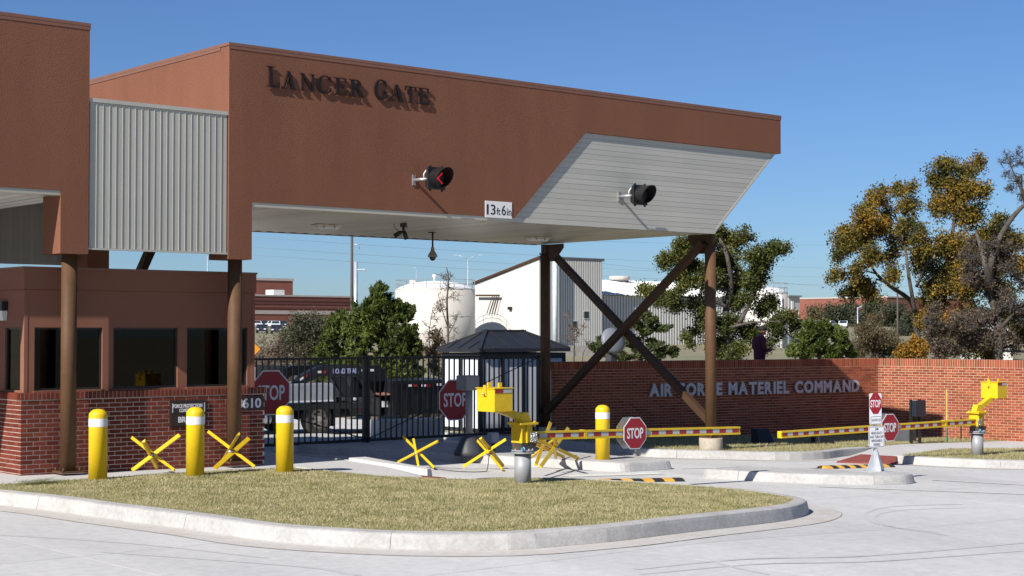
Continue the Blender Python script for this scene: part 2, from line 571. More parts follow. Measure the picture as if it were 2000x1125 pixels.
# ramp with red tactile strip and its flared wing
mb = MB()
mb.hexa([(13.97, 20.6, -.1), (14.9, 18.95, -.12), (15.98, 20.6, -.12), (15.76, 22.45, -.1), (13.8, 21.5, -.1)],
        [(13.97, 20.6, .12), (14.9, 18.95, gz(14.9) + .02), (15.98, 20.6, gz(15.98) + .012), (15.76, 22.45, .1), (13.8, 21.5, .15)])
mb.build('ramp', M_WALK, island)
mb = MB()
mb.hexa([(14.72, 19.28, -.1), (14.93, 18.95, -.12), (15.75, 20.2, -.14), (15.5, 20.5, -.12)],
        [(14.72, 19.28, .035), (14.93, 18.95, .0), (15.75, 20.2, -.045), (15.5, 20.5, -.015)])
mb.build('tactile_paving', M_TACT, island)
mb = MB()   # flared kerb wing that stands up beside the ramp
wf = g2(690, 905, .16); wn = g2(836, 937); wn = (wn[0], wn[1])
mb.hexa([(wf[0] - .1, wf[1], -.1), (wf[0] + .3, wf[1], -.1), (wn[0] + .20, wn[1] + .10, -.22), (wn[0] - .02, wn[1] - .02, -.22)],
        [(wf[0] - .1, wf[1], .163), (wf[0] + .25, wf[1], .163), (wn[0] + .16, wn[1] + .12, gz(wn[0]) + .17), (wn[0] + .0, wn[1] + .02, gz(wn[0]) + .165)])
mb.build('ramp_wing', M_WALK, island, bevel=0.015)
kerb(island, [(16.05, 22.7), (16.05, 26), (16.0, 34)], 0.165, piece=3.0, smooth=0)
adopt(island)

# ------------------------------------------------------------------ medians
def rounded_path(path, r):
    out = []; n = len(path)
    for i in range(n):
        p0, p1, p2 = (Vector((*path[(i + k) % n], 0)) for k in (-1, 0, 1))
        a, b = p0 - p1, p2 - p1
        k = min(r, a.length * .4, b.length * .4)
        A, B = p1 + a.normalized() * k, p1 + b.normalized() * k
        for t in (0, .25, .5, .75, 1):
            q = A * (1 - t) ** 2 + p1 * 2 * t * (1 - t) + B * t * t; out.append((q.x, q.y))
    m = ((out[0][0] + out[-1][0]) / 2, (out[0][1] + out[-1][1]) / 2)
    return [m] + out

def median(label, path, piece, name='median'):
    path = rounded_path(path, .25)
    inner = kerb(None, path + [path[0]], 0.16, piece=piece, smooth=0, topw=0.13, gutter=0.0, batter=0.06, closed=True)
    root = tag(poly_sheet(name, inner[:-1], 0.163, M_KERB), label, kind='structure')
    adopt(root)
    return root
m1 = [(20.02, 20.55), (21.45, 20.6), (21.5, 24.0), (20.9, 31.5), (17.75, 31.5), (17.85, 27.4), (19.1, 24.0)]
median('long concrete median with a bollard and cone-footed post', m1, 3.4)
m2 = [(20.28, 19.0), (20.55, 18.0), (21.05, 17.0), (21.75, 16.35), (22.35, 16.15), (22.8, 16.3), (22.95, 16.75), (22.6, 17.4), (21.9, 18.4), (21.45, 19.05)]
median('short concrete median with a rounded nose under the sign stand', m2, 2.3)

# ------------------------------------------------------------------ right verge, walk and ramp
cA = list(reversed([g2(1700, 879, .10), g2(1650, 889, .03), g2(1612, 897), g2(1540, 899), g2(1468, 898), g2(1301, 894), g2(1240, 890), (23.9, 25.6), (23.6, 31)]))
inA = kerb(None, cA, 0.16, piece=3.0, smooth=4, gutter=0.3)[::-1]
polyA = inA + [(24.2, 31), (24.6, 28), (35.6, 26.8), (36.1, 22.8), g2(1755, 868, .15), g2(1712, 872, .15)]
verge = tag(poly_sheet('verge', polyA, 0.158, M_SOIL), 'raised verge below the long brick wall', kind='structure')
cB = list(reversed([(37.5, 9.5), (33.0, 13.3), g2(2000, 916), g2(1920, 914), g2(1848, 911), g2(1790, 908), g2(1752, 905)]))
inB = kerb(None, cB, 0.16, piece=3.2, smooth=4, gutter=0.3)[::-1]
w0, w1, w2, w3 = g2(1760, 890, .15), g2(1800, 885, .15), g2(1880, 874, .15), g2(2000, 878, .15)
polyB = inB + [g2(1762, 889, .15), g2(1800, 884, .15), g2(1850, 877, .15), (33.3, 20.3), (36.5, 17), (41, 12)]
poly_sheet('verge_turf', polyB, 0.157, M_SOIL, verge)
walkB = [g2(1752, 903, .02), g2(1762, 889, .15), g2(1800, 884, .15), g2(1850, 877, .15), (33.3, 20.3), (36.5, 17), (41, 12), (43, 14), (37, 21.5), (36.1, 22.8), g2(1755, 868, .15), g2(1712, 872, .15), g2(1690, 880, .12), g2(1632, 900, .0)]
P = [Vector((p[0], p[1], 0)) for p in walkB]
hs = [0.01, .15, .15, .15, .15, .15, .15, .15, .15, .15, .15, .15, .11, .01]
mb = MB()
tri = tessellate_polygon([P])
PV = [(p.x, p.y, gz(p.x) + h) for p, h in zip(P, hs)]
fs = []
for t in tri:
    a, b, c = (Vector(PV[i]) for i in t)
    fs.append(tuple(t) if (b - a).cross(c - a).z > 0 else tuple(reversed(t)))
mb.add(PV, fs); mb.build('walk_ramp', M_WALK, verge)
adopt(verge)
q = [G(1634, 901, .03), G(1750, 905, .03), G(1752, 891, .13), G(1682, 887, .13)]
mb = MB(); mb.hexa([p - Vector((0, 0, .1)) for p in q], q); mb.build('tactile_paving', M_TACT, verge)
db = MB()   # raised domes of the tactile field
for i in range(16):
    for j in range(6):
        s, t = (i + .5) / 16, (j + .5) / 6
        p = q[0].lerp(q[1], s).lerp(q[3].lerp(q[2], s), t)
        db.lathe(p, [(0.022, 0), (0.018, 0.008)], 6)
tag(db.build('tactile_domes', M_TACT, verge), kind='stuff')

# ------------------------------------------------------------------ white lane lines
pl = MB()
M_LINE = mat('road_paint', (0.66, 0.66, 0.60), 0.75, var=0.1, vscale=5, fine=0.15, fscale=30)
def line(a, b, w, z=0.008):
    a = Vector((a[0], a[1], 0)); b = Vector((b[0], b[1], 0)); d = (b - a).normalized(); n = Vector((-d.y, d.x, 0)) * w / 2
    k = max(2, int((b - a).length / 1.0)); m = MB()
    for i in range(k):
        p, q = a.lerp(b, i / k), a.lerp(b, (i + 1) / k)
        m.sheet([(c.x, c.y, gz(c.x) + z) for c in (p - n, q - n, q + n, p + n)])
    m.build('lane_line', M_LINE, road)
line(g2(1600, 951), g2(2060, 968), 0.10)
line(g2(1820, 938), g2(2060, 951), 0.10)
line(g2(1105, 931), g2(1290, 925), 0.30)
line(g2(1330, 916), g2(1400, 914), 0.10)

# ------------------------------------------------------------------ speed bumps
def bump(label, a, b, n):
    a = Vector((*a, 0)); b = Vector((*b, 0)); root = thing('speed_bump', label, 'speed bump', (a.x, a.y, gz(a.x)), group='striped speed bumps across the lanes')
    d = (b - a) / n; w = d.normalized().cross(Vector((0, 0, 1))) * 0.16
    for i in range(n):
        p, q = a + d * i, a + d * (i + 1) * 1.0
        pr = []
        for e in (p, q - d.normalized() * .003):
            pr.append([Vector((e.x, e.y, gz(e.x))) + w * s + Vector((0, 0, z)) for s, z in ((-1, 0.004), (-.7, .035), (-.25, .052), (.25, .052), (.7, .035), (1, .004))])
        mb = MB(); mb.hexa(pr[0], pr[1])
        mb.build('bump_section', M_BLACKRUB if i % 2 else M_BUMPYEL, root)
bump('black and yellow striped speed bump beside the front lawn', g2(1170, 942), g2(1330, 939), 8)
bump('black and yellow striped speed bump behind the sign stand', g2(1606, 915), g2(1738, 911.5), 12)

# ------------------------------------------------------------------ grass
M_GRASS = leafmat('dry_grass', [(0.13, 0.15, 0.05), (0.335, 0.315, 0.145), (0.475, 0.42, 0.23), (0.57, 0.50, 0.30)], 2.0, 0.3)
M_GREEN = leafmat('green_weed', [(0.08, 0.11, 0.03), (0.15, 0.18, 0.06), (0.24, 0.24, 0.10)], 0.9, 0.25)
def inpoly(x, y, poly):
    c = False; n = len(poly); j = n - 1
    for i in range(n):
        xi, yi = poly[i][0], poly[i][1]; xj, yj = poly[j][0], poly[j][1]
        if (yi > y) != (yj > y) and x < (xj - xi) * (y - yi) / (yj - yi) + xi: c = not c
        j = i
    return c
def grass(name, label, poly, n, h, hmin=0.02, hmax=0.055, m=None, wid=0.006):
    xs = [p[0] for p in poly]; ys = [p[1] for p in poly]
    V_ = []; F_ = []; k = 0
    rr = random.Random(len(poly) + n)
    while k < n:
        x = rr.uniform(min(xs), max(xs)); y = rr.uniform(min(ys), max(ys))
        if not inpoly(x, y, poly): continue
        a = rr.uniform(0, 6.283); hh = rr.uniform(hmin, hmax) * (1.35 if rr.random() < .06 else 1); le = rr.uniform(.2, 1.1) * hh
        b = rr.uniform(0, 6.283); z = gz(x) + h - 0.01
        dx, dy = math.cos(a) * wid, math.sin(a) * wid
        o = len(V_)
        V_ += [(x - dx, y - dy, z), (x + dx, y + dy, z), (x + math.cos(b) * le, y + math.sin(b) * le, z + hh)]
        F_.append((o, o + 1, o + 2)); k += 1
    mb = MB(); mb.v = V_; mb.f = F_
    return tag(mb.build(name, m or M_GRASS), label, 'grass', kind='stuff')
_c = (13.0, 17.6)
vis = [(_c[0] + (p[0] - _c[0]) * 1.008, _c[1] + (p[1] - _c[1]) * 1.008) for p in lawn_poly if p[1] <= 21.6]
grass('lawn_grass', 'short dry lawn turf on the foreground island', vis, 170000, 0.165, .010, .034, wid=.005)
pa = [g2(1240, 872, .15), g2(1301, 875, .15), g2(1468, 879, .15), g2(1612, 882, .15), g2(1700, 872, .15), g2(1755, 868, .15), (36.0, 22.9), (35.3, 26.2), (25.0, 27.4), (24.2, 26)]
grass('verge_grass', 'dry grass strip at the foot of the long brick wall', [p for p in polyA], 34000, 0.158, .02, .06, wid=.007)
grass('verge_grass', 'grass patch around the right barrier pedestal', [p for p in polyB if p[0] < 34], 18000, 0.157, .02, .055, wid=.007)
w = []
c0 = G(70, 944, .17)
rr = random.Random(5)
mb = MB()
for i in range(260):
    x = c0.x + rr.gauss(0, .2); y = c0.y + rr.gauss(0, .07); a = rr.gauss(-.4, .7); l = rr.uniform(.12, .34); z = .17 + rr.uniform(.0, .05)
    dx, dy = math.cos(a) * l, math.sin(a) * l
    o = len(mb.v)
    mb.v += [(x, y - .006, z), (x, y + .006, z), (x + dx, y + dy, z + rr.uniform(-.02, .05))]; mb.f.append((o, o + 1, o + 2))
tag(mb.build('cut_weeds', M_GREEN), 'heap of pulled green weeds lying at the left lawn corner', 'weeds', kind='stuff')

# ------------------------------------------------------------------ tyre marks, faint
M_TYREMARK = mat('tyre_scuff', (0.445, 0.44, 0.428), 0.85, col2=(0.495, 0.49, 0.475), vscale=9, coord='World')
def scuff(pts, w):
    P = smooth_path([Vector((*g2(*p), 0)) for p in pts], 8); mb = MB(); vs = []
    for i, p in enumerate(P):
        d = P[min(i + 1, len(P) - 1)] - P[max(i - 1, 0)]; d.normalize(); n = Vector((-d.y, d.x, 0)) * w / 2
        for q in (p - n, p + n): vs.append((q.x, q.y, gz(q.x) + .003))
    mb.add(vs, [(2 * i, 2 * i + 1, 2 * i + 3, 2 * i + 2) for i in range(len(P) - 1)])
    mb.build('tyre_mark', M_TYREMARK, road)
scuff([(1880, 985), (1740, 990), (1690, 1005), (1720, 1025), (1830, 1040)], .05)
scuff([(1890, 992), (1760, 997), (1710, 1010), (1745, 1030), (1850, 1046)], .03)
scuff([(1240, 1112), (1450, 1092), (1700, 1085), (2000, 1060)], .09)
scuff([(1250, 1122), (1480, 1102), (1720, 1096), (2000, 1076)], .05)
scuff([(200, 1078), (480, 1098), (620, 1110), (700, 1124)], .08)
scuff([(0, 1045), (260, 1062), (520, 1090)], .05)
scuff([(1400, 1095), (1420, 1105), (1500, 1122)], .05)
# ------------------------------------------------------------------ gate canopy
M_STUC = mat('brown_stucco', (0.196, 0.085, 0.053), 0.85, var=0.07, vscale=1.1, bump=0.9, bscale=60, bdist=0.009, fine=0.10, fscale=60, spec=0.1, stretch=(1.6, 1.6, .35))
M_COPE = mat('brown_coping', (0.20, 0.095, 0.062), 0.5, var=0.06)
M_METAL = mat('grey_cladding', (0.42, 0.41, 0.36), 0.45, 0.0, var=0.05, vscale=0.7, objrand=0.055, spec=0.5)
M_SOFF = mat('soffit_cladding', (0.50, 0.455, 0.37), 0.34, 0.25, var=0.04, vscale=0.7, objrand=0.15, spec=0.5)
M_COLUMN = mat('brown_column_paint', (0.098, 0.052, 0.026), 0.6, var=0.12, vscale=2.5, fine=0.08, fscale=20, spec=.2)
M_BRACE = mat('shade_darkened_brown', (0.062, 0.033, 0.018), 0.55, var=0.08, vscale=3, spec=.2)  # same paint as the columns, darkened in colour for the shade under the canopy
M_ROOFG = mat('roof_membrane', (0.45, 0.44, 0.42), 0.8)
M_STEEL = mat('galvanised_steel', (0.48, 0.49, 0.50), 0.42, 0.7, var=0.12, vscale=9)
M_DARK = mat('black_paint', (0.014, 0.014, 0.015), 0.42, var=0.2, vscale=4)
M_WHITE = mat('white_paint', (0.74, 0.74, 0.72), 0.5, var=0.03)

VF, VB = 22.4, 28.05           # front and back planes of the canopy
FT = 0.25                      # fascia thickness
ZT = 6.84                      # roof edge
ZB = 4.354                     # underside of fascia
ZS = 4.293                     # soffit
LEG = 3.425
u_gapL, u_gapR = V(173, 440, VF).x, V(447, 300, VF).x
u_legR = V(492, 450, VF).x
u_legL = V(118, 450, VF).x
dg0, dg1 = V(1005, 425, VF), V(1145, 260, VF)
e0 = V(1525, 299, VF)
ZN = (dg1.z + e0.z) / 2
UE = e0.x
CX = (u_gapL + u_gapR) / 2
mir = lambda u: 2 * CX - u
canopy = thing('gate_canopy', 'long brown stucco gate canopy on round columns with pale metal soffit', 'canopy', (CX, 25, 0.16))

def fascia(side, v0, v1):
    if side > 0:
        P = [(u_gapR, LEG), (u_legR, LEG), (u_legR, ZB), (dg0.x, ZB), (dg1.x, ZN), (UE, ZN), (UE, ZT), (u_gapR, ZT)]
    else:
        P = [(u_gapL, LEG), (u_gapL, ZT), (mir(UE), ZT), (mir(UE), ZN), (mir(dg1.x), ZN), (mir(dg0.x), ZB), (u_legL, ZB), (u_legL, LEG)]
    mb = MB(); mb.prism([(u, v0, z) for u, z in P], (0, v1 - v0, 0))
    return mb.build('fascia', M_STUC, canopy)
for side in (1, -1):
    fascia(side, VF, VF + FT)
    fascia(side, VB - FT, VB)
    s0, s1 = (u_gapR, UE) if side > 0 else (mir(UE), u_gapL)
    inner = s0 if side > 0 else s1
    # side wall of the block at the gap, its far end wall and its roof
    a, b = (u_gapR + .001, u_gapR + .22) if side > 0 else (u_gapL - .22, u_gapL - .001)
    mb = MB(); mb.box(a, b, VF + FT + .002, VB - FT - .002, ZS + .02, ZT - .001); mb.build('side_wall', M_STUC, canopy)
    a, b = (UE - .22, UE - .001) if side > 0 else (mir(UE) + .001, mir(UE) + .22)
    mb = MB(); mb.box(a, b, VF + FT + .002, VB - FT - .002, ZN + .002, ZT - .001); mb.build('end_wall', M_STUC, canopy)
    mb = MB(); mb.box(s0 + .23, s1 - .23, VF + FT + .002, VB - FT - .002, ZT - .35, ZT - .25); mb.build('roof', M_ROOFG, canopy)
    # coping along the roof edge
    for (x0, x1, y0, y1) in ((s0 - .012, s1 + .012, VF - .010, VF + FT + .02), (s0 - .012, s1 + .012, VB - FT - .02, VB + .010),
                             (s0 - .012, s0 + .24, VF + FT + .022, VB - FT - .022), (s1 - .24, s1 + .012, VF + FT + .022, VB - FT - .022)):
        mb = MB(); mb.box(x0, x1, y0, y1, ZT + .002, ZT + .05); mb.build('coping', M_COPE, canopy)
        mb = MB()
        if x1 - x0 > 2:
            yy = (y0 + .003, y0 + .009) if y0 < 24 else (y1 - .009, y1 - .003)
            mb.box(x0, x1, yy[0], yy[1], ZT - .05, ZT + .001)
        else:
            xx = (x0 + .003, x0 + .011) if x0 - s0 < 1 else (x1 - .011, x1 - .003)
            mb.box(xx[0], xx[1], y0, y1, ZT - .05, ZT + .001)
        mb.build('coping_lip', M_COPE, canopy)
    # legs hung below the fascia over each column
    l0, l1 = (u_gapR, u_legR) if side > 0 else (u_legL, u_gapL)
    for (y0, y1) in ((VF + FT + .002, VF + .62), (VB - .62, VB - FT - .002)):
        mb = MB(); mb.box(l0 + .0015, l1 - .0015, y0, y1, LEG + .002, ZS + .015); mb.build('leg_casing', M_STUC, canopy)

# --- soffit boards across the canopy, and trims
edge_bot = V(1397, 457, VF + .03).x
def soffit(u0, u1, step=0.28):
    n = int(round((u1 - u0) / step)); w = (u1 - u0) / n
    me = None
    for i in range(n):
        if me is None:
            mb = MB()
            g = .008
            mb.hexa([(g, 0, 0), (w * .55, 0, -.016), (w - g, 0, 0), (w - g, 0, .03), (g, 0, .03)],
                    [(g, VB - VF - 2 * FT - .01, 0), (w * .55, VB - VF - 2 * FT - .01, -.016), (w - g, VB - VF - 2 * FT - .01, 0), (w - g, VB - VF - 2 * FT - .01, .03), (g, VB - VF - 2 * FT - .01, .03)])
            me = mb.mesh('soffit_board', M_SOFF)
        o = put('soffit_board', me, canopy, Vector((u0 + i * w, VF + FT + .005, ZS)) - canopy.location)
soffit(u_legR + .005, edge_bot - .02)
for (x0, x1) in ((u_legR + .02, edge_bot - .03), (mir(edge_bot) + .03, u_legL - .02)):
    mb = MB(); mb.box(x0, x1, VF + FT + .01, VB - FT - .01, ZS + .04, ZS + .06); mb.build('soffit_deck', M_BRACE, canopy)
soffit(mir(edge_bot) + .02, u_legL - .005)
soffit(u_gapR + .01, u_legR - .005); soffit(u_legL + .005, u_gapL - .01)
def trim(x0, x1, y0, y1, z0, z1, m=None, n='trim'):
    mb = MB(); mb.box(x0, x1, y0, y1, z0, z1); return mb.build(n, m or M_SOFF, canopy)
trim(u_legR + .002, dg0.x - .02, VF + .012, VF + FT + .003, ZS - .012, ZB - .002)
trim(mir(dg0.x) + .02, u_legL - .002, VF + .012, VF + FT + .003, ZS - .012, ZB - .002)
trim(u_legR + .002, edge_bot, VB - FT - .003, VB - .012, ZS - .012, ZB - .002, M_BRACE)
trim(mir(edge_bot), u_legL - .002, VB - FT - .003, VB - .012, ZS - .012, ZB - .002, M_BRACE)

# --- recessed cladding in the notch at each end (horizontal boards, slanting end)
tr = V(1516, 301, VF + .03)
def notch(sgn, y0, y1):
    f = (lambda u: u) if sgn > 0 else mir
    n = 17; z0, z1 = ZS + .085, ZN - .004
    uR = lambda z: edge_bot + (tr.x - edge_bot) * (z - ZS) / (ZN - ZS) - .07
    uL = lambda z: dg0.x + (dg1.x - dg0.x) * (z - ZB) / (ZN - ZB) - .45 * 0 + .012
    h = (z1 - z0) / n
    for i in range(n):
        a, b = z0 + i * h + .003, z0 + (i + 1) * h - .0005
        st = 0.0035 if (i % 3) else 0.0022
        fy, by = (y0, y1) if y1 > y0 else (y0, y1)
        s = 1 if y1 > y0 else -1
        q0 = [(f(uL(a)), y0 - s * st, a), (f(uR(a)), y0 - s * st, a), (f(uR(a)), y1, a), (f(uL(a)), y1, a)]
        q1 = [(f(uL(b)), y0 - s * .002, b), (f(uR(b)), y0 - s * .002, b), (f(uR(b)), y1, b), (f(uL(b)), y1, b)]
        mb = MB(); mb.hexa(q0, q1); mb.build('cladding_board', M_METAL, canopy)
    s = 1 if y1 > y0 else -1
    mb = MB(); mb.prism([(f(uL(ZS)), y0 - s * .008, ZS - .012), (f(edge_bot), y0 - s * .008, ZS - .012), (f(uR(ZS + .083) + .07), y0 - s * .008, ZS + .083), (f(uL(ZS)), y0 - s * .008, ZS + .083)], (0, s * .05, 0))
    mb.build('trim', M_METAL, canopy)
    mb = MB(); mb.prism([(f(uR(ZS + .085)), y0 - s * .009, ZS + .085), (f(uR(ZS + .085) + .07), y0 - s * .009, ZS + .085), (f(uR(ZN) + .07), y0 - s * .009, ZN - .002), (f(uR(ZN)), y0 - s * .009, ZN - .002)], (0, s * .05, 0))
    mb.build('trim', M_METAL, canopy)
notch(1, VF + .050, VF + .09); notch(-1, VF + .050, VF + .09)
notch(1, VB - .050, VB - .09); notch(-1, VB - .050, VB - .09)
for s in (1, -1):   # slanting underside between the two notches
    f = (lambda u: u) if s > 0 else mir
    for i in range(14):
        t0, t1 = i / 14, (i + 1) / 14
        p = lambda t: (f(edge_bot - .01 + (tr.x - edge_bot) * t), ZS + .01 + (ZN - ZS) * t)
        (xa, za), (xb, zb) = p(t0 + .003), p(t1 - .003)
        mb = MB(); mb.prism([(xa, VF + .10, za), (xb, VF + .10, zb), (xb, VF + .10, zb + .03), (xa, VF + .10, za + .03)], (0, VB - VF - .20, 0))
        mb.build('soffit_board', M_SOFF, canopy)

# --- link panel of vertical ribbed cladding in the gap, front and back
zp0, zp1 = 3.496, V(447, 219, VF + .06).z
for (y, s) in ((VF + .03, 1), (VB - .03, -1)):
    n = 22; w = (u_gapR - u_gapL - .04) / n
    x = u_gapL + .02
    for i in range(n):
        mb = MB()
        # flat pan with a low standing seam along one edge; pans lie a hair out of true
        t_ = (.0012, -.0006, .0004)[i % 3]
        prof = [(0.001, -.009), (.008, -.009), (.010, t_), (w - .001, -t_), (w - .001, .03), (0.001, .03)]
        pr_ = prof if s > 0 else prof[::-1]
        mb.hexa([(x + a, y + s * b, zp0 + .03) for a, b in pr_], [(x + a, y + s * b, zp1 - .06) for a, b in pr_])
        mb.build('panel_strip', M_METAL, canopy)
        x += w
    trim(u_gapL + .004, u_gapR - .004, min(y - s * .014, y + s * .035), max(y - s * .014, y + s * .035), zp0, zp0 + .028, M_METAL)
    trim(u_gapL + .004, u_gapR - .004, min(y - s * .016, y + s * .035), max(y - s * .016, y + s * .035), zp1 - .058, zp1, M_METAL)
trim(u_gapL + .004, u_gapR - .004, VF + .1, VB - .1, zp1 - .12, zp1 - .07, M_ROOFG, 'link_roof')

# --- columns, pedestals and bracing
def column(px, v, zb, zt, name='column', pedestal=False, rr_=0.115):
    u = px if px < 60 else V(px, 700, v).x
    mb = MB(); mb.cyl((u, v), rr_, zb + .03, zt, 28); c = mb.build(name, M_COLUMN, canopy)
    mb = MB(); mb.box(u - .17, u + .17, v - .17, v + .17, zb, zb + .028)
    for i in (-1, 1):
        for j in (-1, 1): mb.cyl((u + i * .13, v + j * .13), .016, zb + .02, zb + .075, 8)
    mb.build('base_plate', M_COLUMN, c)
    return u
VC = VF + .27
VK = U(1065, 700, V(1388, 700, VC).x).y
uA = column(134, VC, 0.163, LEG + .01)
uB = column(458, VC, 0.163, LEG + .01)
column(uB, VB - .27, 0.163, LEG + .01); column(uA, VB - .27, 0.163, LEG + .01)
uR = V(1388, 700, VC).x
zRt = V(1388, 479, VC).z
M_PED = mat('rough_concrete', (0.40, 0.35, 0.28), 0.9, var=0.15, vscale=5, bump=0.5, bscale=30)
for (v, first) in ((VC, True), (VK, False)):
    g0 = gz(uR) + .16
    zb = V(1388, 855, VC).z
    mb = MB(); mb.cyl((uR, v), .245, g0 - .1, zb, 32); mb.build('pedestal', M_PED, canopy, bevel=.012)
    column(uR, v, zb + .001, zRt)
    mb = MB(); mb.box(uR - .05, uR + .05, v - .09, v + .09, zRt - .02, ZS - .004)
    s = 1 if first else -1
    for i in (-1, 1):
        for j in (-1, 1): mb.cyl((uR + i * .085, v + j * .085), .018, zRt - .005, zRt + .035, 8)
    mb.build('column_head', M_BRACE, canopy)
    mb = MB(); mb.prism([(uR - .02, v + s * .07, ZS - .006), (uR - .02, v + s * .62, ZS - .006), (uR - .02, v + s * .62, ZS - .10), (uR - .02, v + s * .3, ZS - .40), (uR - .02, v + s * .07, ZS - .40)], (.04, 0, 0))
    mb.build('gusset', M_BRACE, canopy)
b0 = V(1388, 835, VC).z
for (za, zb_, k) in ((ZS - .18, b0 + .12, 0), (b0 + .12, ZS - .18, 1)):
    mb = MB(); off = .09 * (1 if k else -1)
    mb.bar((uR + off, VC + .12, za), (uR + off, VK - .12, zb_), .14, .14); mb.build('brace', M_BRACE, canopy)
mb = MB(); mb.bar((uB, 25.0, ZS - .02), (uB, VK + .1, 1.2), .14, .14); mb.build('brace', M_BRACE, canopy)
uA2 = mir(uR)
for v in (VC, VK):
    mb = MB(); mb.cyl((uA2, v), .245, -.05, .4, 24); mb.build('pedestal', M_PED, canopy)
    mb = MB(); mb.cyl((uA2, v), .115, .4, ZS - .01, 20); mb.build('column', M_COLUMN, canopy)

# ------------------------------------------------------------------ LANCER GATE lettering (hand drawn roman capitals)
def arc_poly(cx, cy, ro, ri_x, ri_y, a0, a1, n=18, shift=0.0, ex=1.0):
    o = [(cx + ro[0] * math.cos(a), cy + ro[1] * math.sin(a)) for a in np.linspace(rad(a0), rad(a1), n)]
    i = [(cx + shift + ri_x * math.cos(a), cy + ri_y * math.sin(a)) for a in np.linspace(rad(a1), rad(a0), n)]
    return ('strip', o, list(reversed(i)))
def quad(*p): return ('poly', list(p))
def rect(x0, x1, y0, y1): return quad((x0, y0), (x1, y0), (x1, y1), (x0, y1))
def serif(x0, x1, y, up):
    m0, m1 = x0 + .10, x1 - .10
    return quad((x0, y), (x1, y), (x1, y + up * .035), (x0, y + up * .035))
GLYPH = {
 'L': (.78, [rect(.16, .32, 0, 1), serif(0, .48, 1, -1), serif(0, .5, 0, 1), quad((.32, 0), (.74, 0), (.78, .27), (.735, .27), (.66, .06), (.32, .06))]),
 'A': (.92, [quad((.40, 1.02), (.50, 1.02), (.20, .03), (.12, .03)), quad((.38, 1.02), (.52, 1.02), (.84, .03), (.66, .03)), rect(.27, .66, .32, .38), serif(0, .32, 0, 1), serif(.58, .92, 0, 1)]),
 'N': (.96, [rect(.12, .21, 0, 1), rect(.76, .85, 0, 1), quad((.06, 1), (.25, 1), (.85, .0), (.76, -.02)), serif(0, .33, 0, 1), serif(.62, .96, 1, -1), serif(0, .2, 1, -1)]),
 'C': (.84, [arc_poly(.46, .5, (.46, .53), .30, .47, 42, 318, 26, .03), quad((.74, .98), (.79, .98), (.81, .66), (.76, .66)), quad((.78, .14), (.84, .18), (.76, .34), (.72, .30))]),
 'E': (.74, [rect(.14, .30, 0, 1), serif(0, .44, 1, -1), serif(0, .44, 0, 1), quad((.30, .95), (.62, .95), (.655, .76), (.69, .76), (.69, 1), (.30, 1)), quad((.30, 0), (.70, 0), (.74, .27), (.695, .27), (.62, .06), (.30, .06)), rect(.30, .54, .48, .54), rect(.53, .57, .38, .64)]),
 'R': (.92, [rect(.14, .30, 0, 1), serif(0, .44, 0, 1), serif(0, .3, 1, -1), arc_poly(.40, .75, (.33, .25), .17, .195, -90, 90, 16), rect(.28, .41, .945, 1), rect(.28, .41, .50, .555), quad((.40, .52), (.58, .52), (.88, .035), (.70, .035)), serif(.64, .94, 0, 1)]),
 'G': (.94, [arc_poly(.46, .5, (.46, .53), .30, .47, 48, 330, 26, .03), quad((.74, .98), (.79, .98), (.81, .68), (.76, .68)), rect(.70, .86, .12, .44), serif(.58, .94, .44, -1)]),
 'T': (.80, [rect(.32, .48, 0, 1), serif(.2, .6, 0, 1), quad((.02, .94), (.78, .94), (.78, 1), (.02, 1)), quad((0, .74), (.04, .74), (.09, .95), (.02, 1)), quad((.76, .74), (.80, .74), (.78, 1), (.71, .95))]),
}
M_BRONZE = mat('dark_bronze', (0.022, 0.014, 0.012), 0.35, 0.3, var=0.1)
sign = thing('letter_sign', 'dark raised capitals reading LANCER GATE on the canopy fascia', 'sign', V(520, 172, VF))
zx = lambda q: 480 + q / 2.557
for ch, a, b, tall in (('L', 100, 166, 1), ('A', 175, 246, 0), ('N', 266, 342, 0), ('C', 352, 424, 0), ('E', 436, 500, 0), ('R', 512, 586, 0), ('G', 638, 706, 1), ('A', 712, 786, 0), ('T', 790, 846, 0), ('E', 853, 912, 0)):
    base = lambda px: 80 + (228 + (px - zx(100)) * (318 - 228) / (zx(880) - zx(100)) ) / 2.557
    p0, p1 = V(zx(a), base(zx(a)), VF), V(zx(b), base(zx(b)), VF)
    z0 = V(zx(100), base(zx(100)), VF).z
    H = .335 if tall else .285
    w, polys = GLYPH[ch]
    sx = (p1.x - p0.x) / w
    mb = MB(); y1 = VF - .012; dep = .028
    for k, pl_ in enumerate(polys):
        yy = y1 - dep - k * .0009
        cv = lambda p: (p0.x + p[0] * sx, yy, z0 + p[1] * H)
        if pl_[0] == 'poly':
            P = [cv(p) for p in pl_[1]]
            ar = sum(P[i][0] * P[(i + 1) % len(P)][2] - P[(i + 1) % len(P)][0] * P[i][2] for i in range(len(P)))
            if ar < 0: P.reverse()
            mb.prism(P, (0, dep, 0))
        else:
            o, i_ = pl_[1], pl_[2]
            for q in range(len(o) - 1):
                P = [cv(o[q]), cv(o[q + 1]), cv(i_[q + 1]), cv(i_[q])]
                mb.prism(P, (0, dep, 0))
    mb.build('letter', M_BRONZE, sign)

